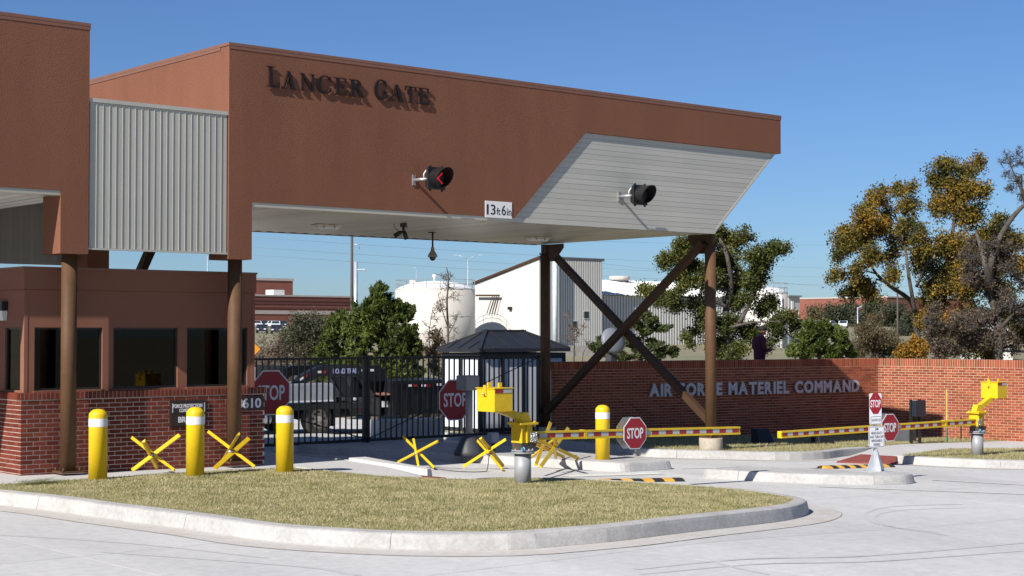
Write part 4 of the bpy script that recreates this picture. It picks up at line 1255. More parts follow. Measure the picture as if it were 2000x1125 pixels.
# ------------------------------------------------------------------ barrier arms
M_PIPE = mat('grey_pipe', (0.30, 0.305, 0.32), 0.5, 0.1, var=0.08, vscale=4, fine=0.08, fscale=25)
M_GREASE = mat('greasy_steel', (0.10, 0.085, 0.07), 0.6, 0.4, var=0.35, vscale=14)
M_FOIL = mat('crumpled_foil', (0.7, 0.7, 0.7), 0.25, 0.9, var=0.3, vscale=30, bump=1.0, bscale=30, bdist=.05)
M_STRR = mat('stripe_red', (0.30, 0.02, 0.022), 0.4, var=0.06)
M_STRW = mat('stripe_silver', (0.42, 0.44, 0.44), 0.4, var=0.06)
def barrier(p, s, arm_px, arm_py, cw_px, sign_px, label, ped_h, joint, mirror_text=False):
    """s=+1: the arm reaches to +x, the counterweight to -x"""
    z0 = gz(p.x) + .16
    r = thing('barrier_gate', label, 'barrier', (p.x, p.y, z0), group='yellow barrier arms')
    x, y = p.x, p.y
    mb = MB(); mb.cyl((x, y), .122, z0 - .05, z0 + ped_h, 32); mb.build('pedestal', M_PIPE, r)
    zf = z0 + ped_h
    mb = MB(); mb.cyl((x, y), .172, zf - .002, zf + .022, 32); mb.cyl((x, y), .165, zf + .03, zf + .05, 32)
    for k in range(8):
        a = k * math.pi / 4; mb.cyl((x + .14 * math.cos(a), y + .14 * math.sin(a)), .012, zf + .02, zf + .07, 6)
    mb.build('flange', M_PIPE, r)
    mb = MB(); mb.hexa([(x - .11, y - .1, zf + .05), (x + .14, y - .1, zf + .05), (x + .14, y + .1, zf + .05), (x - .11, y + .1, zf + .05)], [(x - .12, y - .11, zf + .15), (x + .18, y - .11, zf + .15), (x + .18, y + .11, zf + .15), (x - .12, y + .11, zf + .15)])
    mb.build('pivot_block', M_GREASE, r)
    mb = MB(); mb.tube([(x - .12, y - .13, zf + .09), (x - .14, y - .14, zf + .06), (x - .11, y - .15, zf + .045), (x - .08, y - .14, zf + .07), (x - .10, y - .13, zf + .10)], .011, 8); mb.build('padlock', mat('lock_blue', (.12, .32, .5), .4), r)
    zh = zf + .155
    mb = MB(); mb.box(x - .10, x + .10, y - .10, y + .10, zh, zh + .26)
    mb.box(x - .118, x - .101, y - .118, y + .118, zh, zh + .262); mb.box(x - .02, x - .006, y - .122, y - .101, zh, zh + .262)
    mb.build('hub', M_YEL2, r)
    mb = MB(); mb.box(x - .17, x + .17, y - .15, y + .15, zh + .265, zh + .295)
    for i in (-1, 1):
        for j in (-1, 1): mb.cyl((x + i * .13, y + j * .11), .014, zh + .23, zh + .315, 8)
    mb.build('top_plate', M_YEL2, r)
    mb = MB(); mb.prism([(x - .12, y - .06, zh + .296), (x + .12, y - .06, zh + .296), (x + .05, y - .06, zh + .44), (x - .05, y - .06, zh + .44)], (0, .12, 0)); mb.build('yoke', M_YEL2, r)
    mb = MB(); mb.box(x + s * .10 - .06, x + s * .10 + .07, y - .135, y - .112, zh + .01, zh + .15); mb.build('tape_wrap', M_FOIL, r, bevel=.01)
    # arm
    a0 = V(arm_px[0], arm_py[0], y); a1 = V(arm_px[1], arm_py[1], y)
    ua, ub = x + s * .10, a1.x
    za, zb_ = a0.z, a1.z
    zz = lambda u: za + (zb_ - za) * (u - ua) / (ub - ua)
    hh = .062
    mb = MB(); uj = V(joint, 840, y).x
    mb.prism([(ua, y - .045, zz(ua) - hh), (ub, y - .045, zz(ub) - hh), (ub, y - .045, zz(ub) + hh), (ua, y - .045, zz(ua) + hh)], (0, .09, 0))
    arm = mb.build('arm', M_YEL2, r)
    mb = MB(); hs_ = hh + .006
    sl_ = [(ua, hs_), (uj, hs_)]
    for (q0, q1, y0, y1) in ((.8, 1, -.055, .045),):
        mb.prism([(uj - s * .05, y - .056, zz(uj) - hs_), (uj + s * .01, y - .056, zz(uj) - hs_), (uj + s * .01, y - .056, zz(uj) + hs_), (uj - s * .05, y - .056, zz(uj) + hs_)], (0, .112, 0))
    mb.build('collar', M_YEL2, arm)
    for sgn in (-1, 1):     # rims of the channel on the face
        mb = MB()
        mb.prism([(ua, y - .058, zz(ua) + sgn * (hh - .012) - .014), (ub, y - .058, zz(ub) + sgn * (hh - .012) - .014), (ub, y - .058, zz(ub) + sgn * (hh - .012) + .014), (ua, y - .058, zz(ua) + sgn * (hh - .012) + .014)], (0, .012, 0))
        mb.build('rim', M_YEL2, arm)
    n = int(abs(ub - ua - .1) / .152); st = (ub - ua - s * .06) / n
    for k in range(n):
        p0, p1 = ua + s * .03 + st * k, ua + s * .03 + st * (k + 1) - s * .0015
        if abs((p0 + p1) / 2 - uj) < .07: continue
        mb = MB(); h2 = .031
        mb.prism([(p0, y - .049, zz(p0) - h2), (p1, y - .049, zz(p1) - h2), (p1, y - .049, zz(p1) + h2), (p0, y - .049, zz(p0) + h2)], (0, .0035, 0))
        mb.build('stripe', M_STRR if k % 2 == 0 else M_STRW, arm)
    # counterweight on its raised stub arm
    cw = V(cw_px[0], cw_px[1], y)
    mb = MB(); mb.bar((x - s * .02, y, zh + .36), (cw.x + s * .02, y, cw.z - .12), .11, .10); mb.build('counter_arm', M_YEL2, r)
    bx, by, bz = .17, .20, .165
    mb = MB(); mb.box(cw.x - bx, cw.x + bx, y - by, y + by, cw.z - bz, cw.z + bz); box = mb.build('counterweight', M_YEL2, r, bevel=.006)
    mb = MB(); mb.box(cw.x - bx - .012, cw.x + bx + .012, y - by - .012, y + by + .012, cw.z + bz + .001, cw.z + bz + .012); mb.build('lid', M_YEL2, box)
    for i in (-1, 1):
        mb = MB(); mb.box(cw.x - .03, cw.x + .03, y + i * .12 - .012, y + i * .12 + .012, cw.z + bz + .013, cw.z + bz + .085); mb.build('lug', M_YEL2, box)
    mb = MB(); mb.box(cw.x - bx - .018, cw.x - bx - .001, y - .03, y + .03, cw.z + .06, cw.z + bz + .05); mb.build('hasp', M_YEL2, box)
    mb = MB(); mb.tube([(cw.x - bx - .02, y, cw.z + .10), (cw.x - bx - .05, y, cw.z + .08)], .014, 8); mb.build('padlock', M_STEEL, box)
    for k in range(2):
        mb = MB(); mb.box(cw.x - bx + .01 + k * .155, cw.x - bx + .163 + k * .155, y - by - .006, y - by - .001, cw.z + bz - .06, cw.z + bz - .008); mb.build('stripe', M_STRW if k else M_STRR, box)
    # stop plates, one on each face
    c = V(sign_px[0], sign_px[1], y - .075)
    stop_parts(r, c, sign_px[2], (0, -1, 0), .006)
    P, e = octa(c + Vector((0, .15, 0)), sign_px[2], Vector((1, 0, 0)), Vector((0, 0, 1)), Vector((0, 1, 0)), .006); mb = MB(); mb.prism(P, e); mb.build('stop_plate', M_STEEL, r)
    mb = MB(); mb.box(c.x - .05, c.x + .05, y - .074, y - .06, c.z - .1, c.z + .1); mb.box(c.x - .05, c.x + .05, y + .046, y + .073, c.z - .1, c.z + .1); mb.build('sign_bracket', M_STEEL, r)
p1 = G(1021, 943, .16)
barrier(p1, 1, (1030, 1441), (851, 840.5), (966, 781), (1240, 846, .485), 'yellow barrier arm with stop plate in front of the canopy column', .43, 1141)
p2 = G(1909, 888, .16)
barrier(p2, -1, (1905, 1522), (823.5, 849), (1941, 762), (1738, 835, .53), 'yellow barrier arm with stop plate by the sunlit brick wall', .44, 1843)

# ------------------------------------------------------------------ sign stand on the median nose
sp0 = G(1710, 921, .163)
r = thing('sign_stand', 'stand on the median nose with stop, show ID and dim headlights signs', 'sign', sp0)
sc = 3140 / (sp0.x * AX[0] + sp0.y * AX[1])
zpx = lambda py: V(1710, py, sp0.y).z
th = rad(-12); X = Vector((math.cos(th), math.sin(th), 0)); N = Vector((math.sin(th), -math.cos(th), 0)); ZV = Vector((0, 0, 1))
M_GALV = mat('galvanised_sheet', (0.55, 0.57, 0.59), 0.4, 0.35, var=0.08, vscale=12)
M_HOLE = mat('punched_hole', (0.05, 0.05, 0.05), 0.8)
b = Vector(sp0); b.z = gz(b.x) + .163
mb = MB(); mb.bar(b + ZV * .01, b + ZV * (zpx(772) - b.z), .05, .05, up=N)
post = mb.build('post', M_GALV, r)
hb = MB()
for k in range(40):
    zc_ = b.z + .05 + k * .0254 * 1.6
    if zc_ < zpx(776):
        hb.prism([b * 1 + X * i + ZV * (zc_ - b.z + j) + N * .0262 for i, j in ((-.006, -.006), (.006, -.006), (.006, .006), (-.006, .006))], -N * .0008)
tag(hb.build('punched_holes', M_HOLE, post), kind='stuff')
mb = MB(); mb.prism([b + X * i + N * j for i, j in ((-.22, -.16), (.22, -.16), (.22, .16), (-.22, .16))], ZV * .012); mb.build('foot_plate', M_GALV, r)
for (e, ln, o_) in ((X, .19, 1), (X, -.19, 1), (N, .14, 1), (N, -.14, 1)):
    sgn = 1 if ln > 0 else -1
    q = [b + ZV * .013 + e * sgn * .027, b + ZV * .013 + e * ln, b + ZV * .05 + e * ln, b + ZV * .40 + e * sgn * .027]
    w_ = (N if e is X else X)
    mb = MB(); mb.prism([p - w_ * .005 for p in q], w_ * .01); mb.build('fin', M_GALV, r)
def rounded(c, w, h, rad_, X, Zv):
    P = []
    for (sx, sz, a0) in ((1, -1, -90), (1, 1, 0), (-1, 1, 90), (-1, -1, 180)):
        for k in range(5):
            a = rad(a0 + 90 * k / 4); P.append(c + X * (sx * (w / 2 - rad_) + rad_ * math.cos(a)) + Zv * (sz * (h / 2 - rad_) + rad_ * math.sin(a)))
    return P
def panel(root, c, w, h, name='sign_panel', m=None, t=.004, rd=.025):
    mb = MB(); mb.prism(rounded(c, w, h, rd, X, ZV), N * t); return mb.build(name, m or M_REFW, root)
def frame_ring(root, c, w, h, rd, t=.008):
    a = rounded(c, w, h, rd, X, ZV); bq = rounded(c, w - 2 * t, h - 2 * t, max(rd - t, .004), X, ZV)
    mb = MB(); n = len(a)
    for k in range(n):
        mb.sheet([a[k], a[(k + 1) % n], bq[(k + 1) % n], bq[k]])
    return mb.build('printed_border', M_INK, root)
bf = b + N * .030
zt, zb = zpx(768), zpx(829); h1 = zt - zb; w1 = .265
c1 = bf + ZV * ((zt + zb) / 2 - b.z) - X * .02
p = panel(r, c1, w1, h1)
oc = c1 + ZV * (h1 * .17)
P, e = octa(oc + N * .0046, w1 * .97, X, ZV * 1.36, N, .001); mb = MB(); mb.prism(P, e); mb.build('red_octagon', M_SRED, p)
text_part('lettering', 'STOP', M_SWHT, p, oc + N * .0058, X, ZV, w1 * .84, h1 * .24, bold=.02, depth=.001)
mb = MB(); mb.tube([oc + N * .005 + ZV * .11, oc + N * .012 + ZV * .11], .008, 8); mb.build('bolt', M_STEEL, p)
c1b = c1 - ZV * (h1 * .365) + X * .008
frame_ring(p, c1b + N * .0048, w1 * .88, h1 * .25, .02)
text_part('lettering', 'SHOW ID', M_INK, p, c1b + N * .005 + ZV * .005, X, ZV, w1 * .72, h1 * .085, bold=.005, depth=.0008)
zt, zb = zpx(832), zpx(874); h2 = zt - zb; w2 = .345
c2 = bf + ZV * ((zt + zb) / 2 - b.z)
p = panel(r, c2, w2, h2)
frame_ring(p, c2 + N * .0048, w2 * .95, h2 * .95, .022)
for k, s in enumerate(('DIM', 'HEADLIGHTS', 'AND TURN OFF', 'WINDSHIELD', 'WIPERS')):
    text_part('lettering', s, M_INK, p, c2 + N * .0055 + ZV * (h2 * (.36 - .18 * k)), X, ZV, w2 * (.2, .72, .84, .7, .44)[k], h2 * .125, bold=.004, depth=.0008)
# ------------------------------------------------------------------ cone footed grey post
c0 = G(916, 887, .163)
r = thing('reader_post', 'dark grey post with a box head on a flared foot on the median', 'post', (c0.x, c0.y, gz(c0.x) + .16))
z0 = gz(c0.x) + .16
zz = lambda py: V(916, py, c0.y).z
M_DGREY = mat('dark_grey_paint', (0.045, 0.048, 0.053), 0.55, var=0.12, vscale=5)
mb = MB(); mb.lathe((c0.x, c0.y, z0 - .02), [(.29, 0), (.28, .07), (.15, .33), (.08, .38)], 10); mb.build('flared_foot', M_DGREY, r)
mb = MB(); mb.cyl((c0.x, c0.y), .07, z0 + .4, zz(745), 16); mb.build('pole', mat('mid_grey_paint', (.16, .165, .175), .5), r)
mb = MB(); mb.box(c0.x - .19, c0.x + .13, c0.y - .16, c0.y + .16, zz(762), zz(733)); mb.build('head_box', mat('mid_grey_paint', (.16, .165, .175), .5), r, bevel=.02)
q = G(963, 880, .163)
r = thing('junction_box', 'pale grey rounded box low on the median by the post', 'box', (q.x, q.y, gz(q.x) + .16))
mb = MB(); mb.box(q.x - .10, q.x + .10, q.y - .08, q.y + .08, gz(q.x) + .30, gz(q.x) + .52); mb.build('lid', mat('pale_grey_box', (.33, .36, .38), .5), r, bevel=.03)
mb = MB(); mb.cyl((q.x, q.y), .04, gz(q.x) + .15, gz(q.x) + .31, 12); mb.build('stem', M_DGREY, r)

# ------------------------------------------------------------------ swing gate
GV = VK
M_GATE = mat('gate_black', (0.013, 0.011, 0.011), 0.45, var=0.2, vscale=3)
gz0, gz1 = V(600, 868.5, GV).z, V(600, 697.5, GV).z
gmid = V(715, 780, GV).x
def leaf(x0, x1, label, hinge_left):
    r = thing('gate_leaf', label, 'gate', ((x0 + x1) / 2, GV, gz0), group='leaves of the black picket gate')
    t = .025
    for (z_, h_) in ((gz0, .06), (gz1 - .055, .045)):
        mb = MB(); mb.box(x0, x1, GV - t, GV + t, z_, z_ + h_); mb.build('rail', M_GATE, r)
    for x in (x0, x1 - .07):
        mb = MB(); mb.box(x, x + .07, GV - .035, GV + .035, gz0 - .02, gz1 + .02); mb.build('stile', M_GATE, r)
    n = int((x1 - x0 - .14) / .142); st = (x1 - x0 - .14) / n
    mb = MB(); mb.box(-.0135, .0135, -.0135, .0135, gz0 + .061, gz1 - .056); me = mb.mesh('picket', M_GATE)
    for k in range(1, n):
        put('picket', me, r, Vector((x0 + .07 + st * k, GV, 0)) - woff(r))
    a, b_ = (x0, x1) if hinge_left else (x1, x0)
    mb = MB(); mb.tube([(a, GV - .04, gz1 - .05), (b_, GV - .04, gz0 + .05)], .011, 8); mb.build('brace_rod', M_GATE, r)
    for z_ in (gz1 - .25, gz0 + .45):
        mb = MB(); xh = a + (-.05 if hinge_left else .05); mb.box(xh - .06, xh + .06, GV - .04, GV + .04, z_, z_ + .1); mb.build('hinge', M_GATE, r)
    return r
GL0 = uB + .15
leaf(GL0, gmid - .01, 'black picket gate leaf in front of the flatbed truck', True)
leaf(gmid + .01, uR - .18, 'black picket gate leaf in front of the white panelled hut', False)
r = thing('drop_rod', 'thin drop rods under the meeting stiles of the gate', 'gate rod', (gmid, GV, gz(gmid)))
for dx in (-.05, .05):
    mb = MB(); mb.cyl((gmid + dx, GV), .012, gz(gmid) - .01, gz0 + .02, 8); mb.build('rod', M_GATE, r)
def gate_sign(px, py, label):
    c = V(px, py, GV - .05)
    r = thing('stop_sign', label, 'stop sign', c, group='large stop signs on the gate')
    p = stop_parts(r, c, .90, (0, -1, 0), .004)
    mb = MB(); mb.box(c.x - .3, c.x + .3, GV - .045, GV - .02, c.z + .15, c.z + .19); mb.box(c.x - .3, c.x + .3, GV - .045, GV - .02, c.z - .19, c.z - .15); mb.build('mounting_bar', M_GATE, r)
gate_sign(529, 767, 'large stop sign on the gate leaf beside the booth')
gate_sign(889, 781, 'large stop sign on the gate leaf behind the grey post')

# ------------------------------------------------------------------ long brick wall
W0 = Vector((V(1080, 760, 28.15).x, 28.15, 0)); W1 = Vector((35.2, 26.4, 0))
WD = (W1 - W0).normalized(); WN = Vector((WD.y, -WD.x, 0))
S2 = Vector((.12, -.993, 0)).normalized(); SN = Vector((S2.y, -S2.x, 0))
def W(px, py, off=0.0):
    """point on the face of the long wall"""
    d = Vector(ray(px, py)); o = W0 + WN * off
    t = o.dot(WN) / d.dot(WN); return Vector((t * d.x, t * d.y, CAM_Z + t * d.z))
ZWT = (W(1090, 706.2).z + W(1700, 700).z) / 2
L1 = (W1 - W0).length; L2 = 9.0
rows = 28; zsold = ZWT - .20; zw = zsold - rows * .0677
wall = thing('brick_wall', 'long orange brick wall with an inner corner behind the barriers', 'wall', (W1.x, W1.y, gz(35)))
for (o, d, n, L_) in ((W0, WD, WN, L1), (W1, S2, SN, L2)):
    mb = MB(); q = [o - n * .006, o + d * L_ - n * .006, o + d * L_ - n * .3, o - n * .3]
    mb.hexa([p + Vector((0, 0, zw - .1)) for p in q], [p + Vector((0, 0, ZWT - .006)) for p in q]); core = mb.build('wall_core', M_MORT2, wall)
    spw = []
    run(spw, (o.x, o.y), (d.x, d.y), L_, zw, rows, 0 if d is WD else 1)
    sold = []
    soldiers(sold, (o.x, o.y), (d.x, d.y), L_, zsold, .195)
    if d is WD:
        lay(spw, core, BR_WALL, 40, lambda s: -s[0][0] - s[0][2] * .01, rest='brickwork')
        lay(sold, core, BR_WALL, 20, lambda s: -s[0][0], dep=.12, rest='soldier_course')
    else:
        lay(spw, core, BR_WALL, 190, lambda s: abs(s[0][1] - 25.2) * .2 - s[0][2] * .3, rest='brickwork')
        lay(sold, core, BR_WALL, 50, lambda s: -s[0][1], dep=.12, rest='soldier_course')
# silver lettering on the wall
zlt, zlb = W(1470, 745).z, W(1470, 770.5).z
r = thing('letter_sign', 'silver letters reading AIR FORCE MATERIEL COMMAND on the brick wall', 'sign', W(1470, 770))
M_LET = mat('brushed_letters', (0.46, 0.47, 0.50), 0.45, 0.25, var=0.03)
txt = 'AIR FORCE MATERIEL COMMAND'
widths = {}
for ch in set(txt) - {' '}:
    vs_, fs_ = text_data(ch, .045); widths[ch] = (max(v.x for v in vs_) - min(v.x for v in vs_))
caph = .73
tot = sum(widths[c] + .09 if c != ' ' else .42 for c in txt) - .09
wa, wb = W(1265, 765), W(1675, 762)
LT = (wb - wa).length; sx = LT / tot
s = 0.0
za, zb_ = W(1265, 763).z, W(1675, 753).z
hL = .315; zc_ = W(1470, 757.8).z
for ch in txt:
    if ch == ' ': s += .42 * sx; continue
    w_ = widths[ch] * sx
    c = wa + WD * (s + w_ / 2); c.z = zc_
    text_part('letter', ch, M_LET, r, c + WN * .03, WD, Vector((0, 0, 1)), w_, hL, bold=.045, depth=.045)
    s += w_ + .09 * sx
mb = MB()
# ------------------------------------------------------------------ small things by the wall
def flood(px, py, label, tilt, dark=True):
    p = G(px, py, .158); z0 = gz(p.x) + .158
    r = thing('ground_floodlight', label, 'floodlight', (p.x, p.y, z0), group='ground floodlights at the wall foot')
    q = [(-.22, -.16), (.22, -.16), (.22, .16), (-.22, .16)]
    e = WN if tilt == 0 else SN
    X_ = Vector((-e.y, e.x, 0))
    mb = MB(); mb.hexa([p + X_ * a + e * b + Vector((0, 0, 0)) for a, b in q], [p + X_ * a * .8 + e * (b * .7 - .10) + Vector((0, 0, .33)) for a, b in q]); mb.build('housing', M_DGREY if not dark else M_DARK, r, bevel=.02)
    mb = MB(); q2 = [p + X_ * a + e * -.17 + Vector((0, 0, z)) for a, z in ((-.15, .06), (.15, .06), (.13, .28), (-.13, .28))]; mb.prism(q2, e * -.012); mb.build('glass', M_LENS, r)
flood(1490, 866, 'black ground floodlight in the wall shade below the letter M', 0)
flood(1607, 866, 'black ground floodlight in the wall shade left of the sign stand', 0)
flood(1768, 862, 'grey ground floodlight by the inner wall corner', 1, False)
pc = G(1788, 866, .158); z0 = gz(pc.x) + .158; sc = 3140 / (pc.x * AX[0] + pc.y * AX[1])
r = thing('utility_cabinet', 'dark steel cabinet on two posts before the sunlit wall', 'cabinet', (pc.x, pc.y, z0))
zt = z0 + (866 - 782) / sc; zb = z0 + (866 - 813) / sc
for dx in (-.17, .17):
    mb = MB(); mb.box(pc.x + dx - .025, pc.x + dx + .025, pc.y - .03, pc.y + .03, z0 - .05, zt + .02); mb.build('post', M_DARK, r)
mb = MB(); mb.box(pc.x - .2, pc.x + .2, pc.y - .16, pc.y - .04, zb, zt); mb.build('box', mat('navy_cabinet', (.016, .022, .032), .4), r, bevel=.01)
mb = MB()
for dx in (-.09, .06): mb.tube(smooth_path([(pc.x + dx, pc.y - .1, zb + .01), (pc.x + dx + .03, pc.y - .1, zb - .12), (pc.x + dx - .02, pc.y - .08, zb - .2)], 5), .012, 6)
mb.build('conduit', M_DARK, r)
p = G(1850, 864, .158); z0 = gz(p.x) + .158; zt = z0 + (864 - 761) * (p.x * AX[0] + p.y * AX[1]) / 3140
r = thing('marker_stake', 'yellow fibreglass marker stake with green foot before the sunlit wall', 'stake', (p.x, p.y, z0))
mb = MB(); mb.box(p.x - .02, p.x + .02, p.y - .008, p.y + .008, z0 + .36, zt); mb.build('shaft', mat('pale_yellow', (.72, .55, .14), .5), r)
mb = MB(); mb.box(p.x - .02, p.x + .02, p.y - .008, p.y + .008, z0 - .05, z0 + .359); mb.build('foot', mat('stake_green', (.03, .16, .12), .5), r)
p = G(1877, 860, .158); z0 = gz(p.x) + .158
mb = MB(); mb.bar((p.x, p.y, z0 - .05), (p.x + .01, p.y, z0 + .58), .03, .012); mb.bar((p.x, p.y - .012, z0 + .1), (p.x, p.y - .012, z0 + .5), .012, .01); tag(mb.build('steel_stake', M_GATE), 'short dark steel stake right of the yellow marker stake', 'stake')
# ------------------------------------------------------------------ hut behind the gate
M_HUTR = mat('hut_roof_black', (0.028, 0.030, 0.035), 0.4, 0.2, var=0.1)
M_HUTW = mat('hut_white_panel', (0.62, 0.65, 0.70), 0.5, var=0.02)
hc = V(938, 848, 30.25); HU, HV = hc.x, 30.25
hz0 = gz(HU) + .02
HL, HD = V(1100, 700, HV).x - HU, U(868, 700, HU).y - HV
hzt = V(938, 690, HV).z
hut = thing('guard_hut', 'small black framed hut with white panels and hipped black roof', 'hut', (HU + HL / 2, HV + HD / 2, hz0))
mb = MB(); mb.box(HU - .05, HU + HL + .05, HV - .05, HV + HD + .05, hz0 - .1, hz0 + .12); mb.build('plinth', M_WALK, hut)
n = 4
for i in range(n + 1):
    x = HU + HL * i / n
    for y in (HV, HV + HD):
        mb = MB(); mb.box(x - .045, x + .045, y - .045, y + .045, hz0 + .12, hzt); mb.build('post', M_DARK, hut)
for y in (HV + HD / 2,):
    for x in (HU, HU + HL):
        mb = MB(); mb.box(x - .045, x + .045, y - .045, y + .045, hz0 + .12, hzt); mb.build('post', M_DARK, hut)
for z_, h_ in ((hz0 + .14, .08), (hzt - .14, .14)):
    for (x0, x1, y0, y1) in ((HU + .046, HU + HL - .046, HV - .04, HV + .04), (HU + .046, HU + HL - .046, HV + HD - .04, HV + HD + .04), (HU - .04, HU + .04, HV + .046, HV + HD - .046), (HU + HL - .04, HU + HL + .04, HV + .046, HV + HD - .046)):
        mb = MB(); mb.box(x0, x1, y0, y1, z_, z_ + h_); mb.build('rail', M_DARK, hut)
for i in range(n):
    a, b = HU + HL * i / n + .047, HU + HL * (i + 1) / n - .047
    for y in (HV, HV + HD):
        mb = MB(); mb.box(a, b, y - .012, y + .012, hz0 + .225, hzt - .145); mb.build('white_panel', M_HUTW, hut)
for i in range(2):
    a, b = HV + HD * i / 2 + .047, HV + HD * (i + 1) / 2 - .047
    for x in (HU, HU + HL):
        mb = MB(); mb.box(x - .012, x + .012, a, b, hz0 + .225, hzt - .145); mb.build('white_panel', M_HUTW, hut)
ez, rz_ = V(938, 681, HV - .2).z, V(985, 645.5, HV + HD / 2).z
o_ = .13
E4 = [Vector((HU - o_, HV - o_, ez)), Vector((HU + HL + o_, HV - o_, ez)), Vector((HU + HL + o_, HV + HD + o_, ez)), Vector((HU - o_, HV + HD + o_, ez))]
rl = .28
R2 = [Vector((HU + HL * rl, HV + HD / 2, rz_)), Vector((HU + HL * (1 - rl), HV + HD / 2, rz_))]
mb = MB(); mb.add([*E4, *R2, *[p - Vector((0, 0, .09)) for p in E4]], [(0, 1, 5, 4), (1, 2, 5), (2, 3, 4, 5), (3, 0, 4), (6, 7, 1, 0), (7, 8, 2, 1), (8, 9, 3, 2), (9, 6, 0, 3), (9, 8, 7, 6)]); roof = mb.build('roof', M_HUTR, hut)
mb = MB(); mb.bar(R2[0] - Vector((.08, 0, 0)), R2[1] + Vector((.08, 0, 0)), .12, .04); mb.build('ridge_cap', M_HUTR, roof)
for (a, b) in ((E4[0], R2[0]), (E4[1], R2[1]), (E4[2], R2[1]), (E4[3], R2[0])):
    mb = MB(); mb.bar(a + Vector((0, 0, .01)), b + Vector((0, 0, .01)), .09, .035); mb.build('hip_cap', M_HUTR, roof)
for i in range(1, 6):
    t = i / 6; a = E4[0].lerp(E4[1], t); x = a.x
    xr = min(max(x, R2[0].x), R2[1].x); k = 1.0
    if x < R2[0].x: k = (x - E4[0].x) / (R2[0].x - E4[0].x)
    if x > R2[1].x: k = (E4[1].x - x) / (E4[1].x - R2[1].x)
    b = Vector((x, E4[0].y + (R2[0].y - E4[0].y) * k, ez + (rz_ - ez) * k))
    mb = MB(); mb.bar(a + Vector((0, 0, .008)), b + Vector((0, 0, .008)), .02, .03); mb.build('seam', M_HUTR, roof)
for i in range(1, 4):
    y = E4[0].y + (E4[3].y - E4[0].y) * i / 4; k = 1 - abs(i / 2 - 1); a = Vector((E4[0].x, y, ez)); b = Vector((E4[0].x + (R2[0].x - E4[0].x) * k, y, ez + (rz_ - ez) * k))
    mb = MB(); mb.bar(a + Vector((0, 0, .008)), b + Vector((0, 0, .008)), .02, .03); mb.build('seam', M_HUTR, roof)

# ------------------------------------------------------------------ concrete block behind the gate
a, b = V(742, 858, 29.6), V(868, 850, 29.6)
mb = MB(); zt = V(742, 822, 29.6).z
mb.hexa([(a.x, 29.6, gz(a.x) - .05), (b.x, 29.6, gz(b.x) - .05), (b.x, 30.1, gz(b.x) - .05), (a.x, 30.1, gz(a.x) - .05)], [(a.x + .03, 29.66, zt), (b.x, 29.66, zt), (b.x, 30.04, zt), (a.x + .03, 30.04, zt)])
tag(mb.build('concrete_block', M_WALK, bevel=.02), 'long low concrete block behind the gate under the trailer', 'block')

# ------------------------------------------------------------------ flatbed truck and gooseneck trailer
TV = 33.2
M_TRK = mat('truck_black', (0.012, 0.012, 0.014), 0.35, var=0.2, vscale=2)
M_TRKW = mat('truck_white', (0.55, 0.57, 0.6), 0.3, var=0.03)
M_TOOL = mat('toolbox_aluminium', (0.50, 0.52, 0.55), 0.35, 0.6, var=0.08, vscale=6)
M_TYRE = mat('tyre', (0.03, 0.028, 0.026), 0.8, col2=(.07, .062, .052), vscale=5)
M_RIM = mat('dusty_rim', (0.33, 0.28, 0.22), 0.5, 0.4, var=0.15, vscale=10)
tk = lambda px, py, v=TV: V(px, py, v)
gT = gz(22)
def wheel(root, c, rad_, wid, name='wheel'):
    mb = MB(); prof = [(.60, 0), (.92, .0), (1.0, .12), (1.0, .88), (.92, 1.0), (.60, 1.0)]
    vs = []; fs = []; n = 28
    for (r_, y) in prof:
        for k in range(n):
            a = 2 * math.pi * k / n; vs.append((c[0] + rad_ * r_ * math.cos(a), c[1] + wid * y, c[2] + rad_ * r_ * math.sin(a)))
    m = len(prof)
    for i in range(m):
        for k in range(n):
            fs.append((i * n + k, i * n + (k + 1) % n, ((i + 1) % m) * n + (k + 1) % n, ((i + 1) % m) * n + k))
    mb.add(vs, fs, True); w = mb.build(name, M_TYRE, root)
    mb = MB(); mb.tube([(c[0], c[1] + .02, c[2]), (c[0], c[1] + .05, c[2]), (c[0], c[1] + wid * .9, c[2])], [rad_ * .61, rad_ * .60, rad_ * .6], 28); rim = mb.build('rim', M_RIM, w)
    mb = MB(); mb.tube([(c[0], c[1] - .02, c[2]), (c[0], c[1] + .03, c[2])], [rad_ * .16, rad_ * .2], 14); mb.build('hub', M_STEEL, w)
    for k in range(8):
        a = 2 * math.pi * k / 8
        mb = MB(); mb.tube([(c[0] + rad_ * .42 * math.cos(a), c[1] + .012, c[2] + rad_ * .42 * math.sin(a)), (c[0] + rad_ * .42 * math.cos(a), c[1] + .021, c[2] + rad_ * .42 * math.sin(a))], rad_ * .085, 10); mb.build('rim_hole', M_DARK, w)
    return w
wc = tk(626, 824, TV); wr = .40
wc.z = gz(wc.x) + wr
truck = thing('flatbed_truck', 'flatbed truck with silver tool box standing behind the gate', 'truck', (wc.x, TV + 1, gz(wc.x)))
zd = tk(620, 789).z
xr = tk(716, 790).x; xl = tk(545, 790).x - .4
mb = MB(); mb.box(xl, xr, TV, TV + 2.3, zd - .14, zd); mb.build('deck', M_TRK, truck)
mb = MB(); mb.box(xl, xr - .1, TV + .5, TV + .62, zd - .38, zd - .145); mb.box(xl, xr - .1, TV + 1.7, TV + 1.82, zd - .38, zd - .145); mb.build('chassis', M_TRK, truck)
for xx in (wc.x,):
    wheel(truck, (xx, TV + .06, wc.z), wr, .26); wheel(truck, (xx, TV + 1.98, wc.z), wr, .26)
wheel(truck, (wc.x - 4.3, TV + .1, wc.z), wr, .25); wheel(truck, (wc.x - 4.3, TV + 1.95, wc.z), wr, .25)
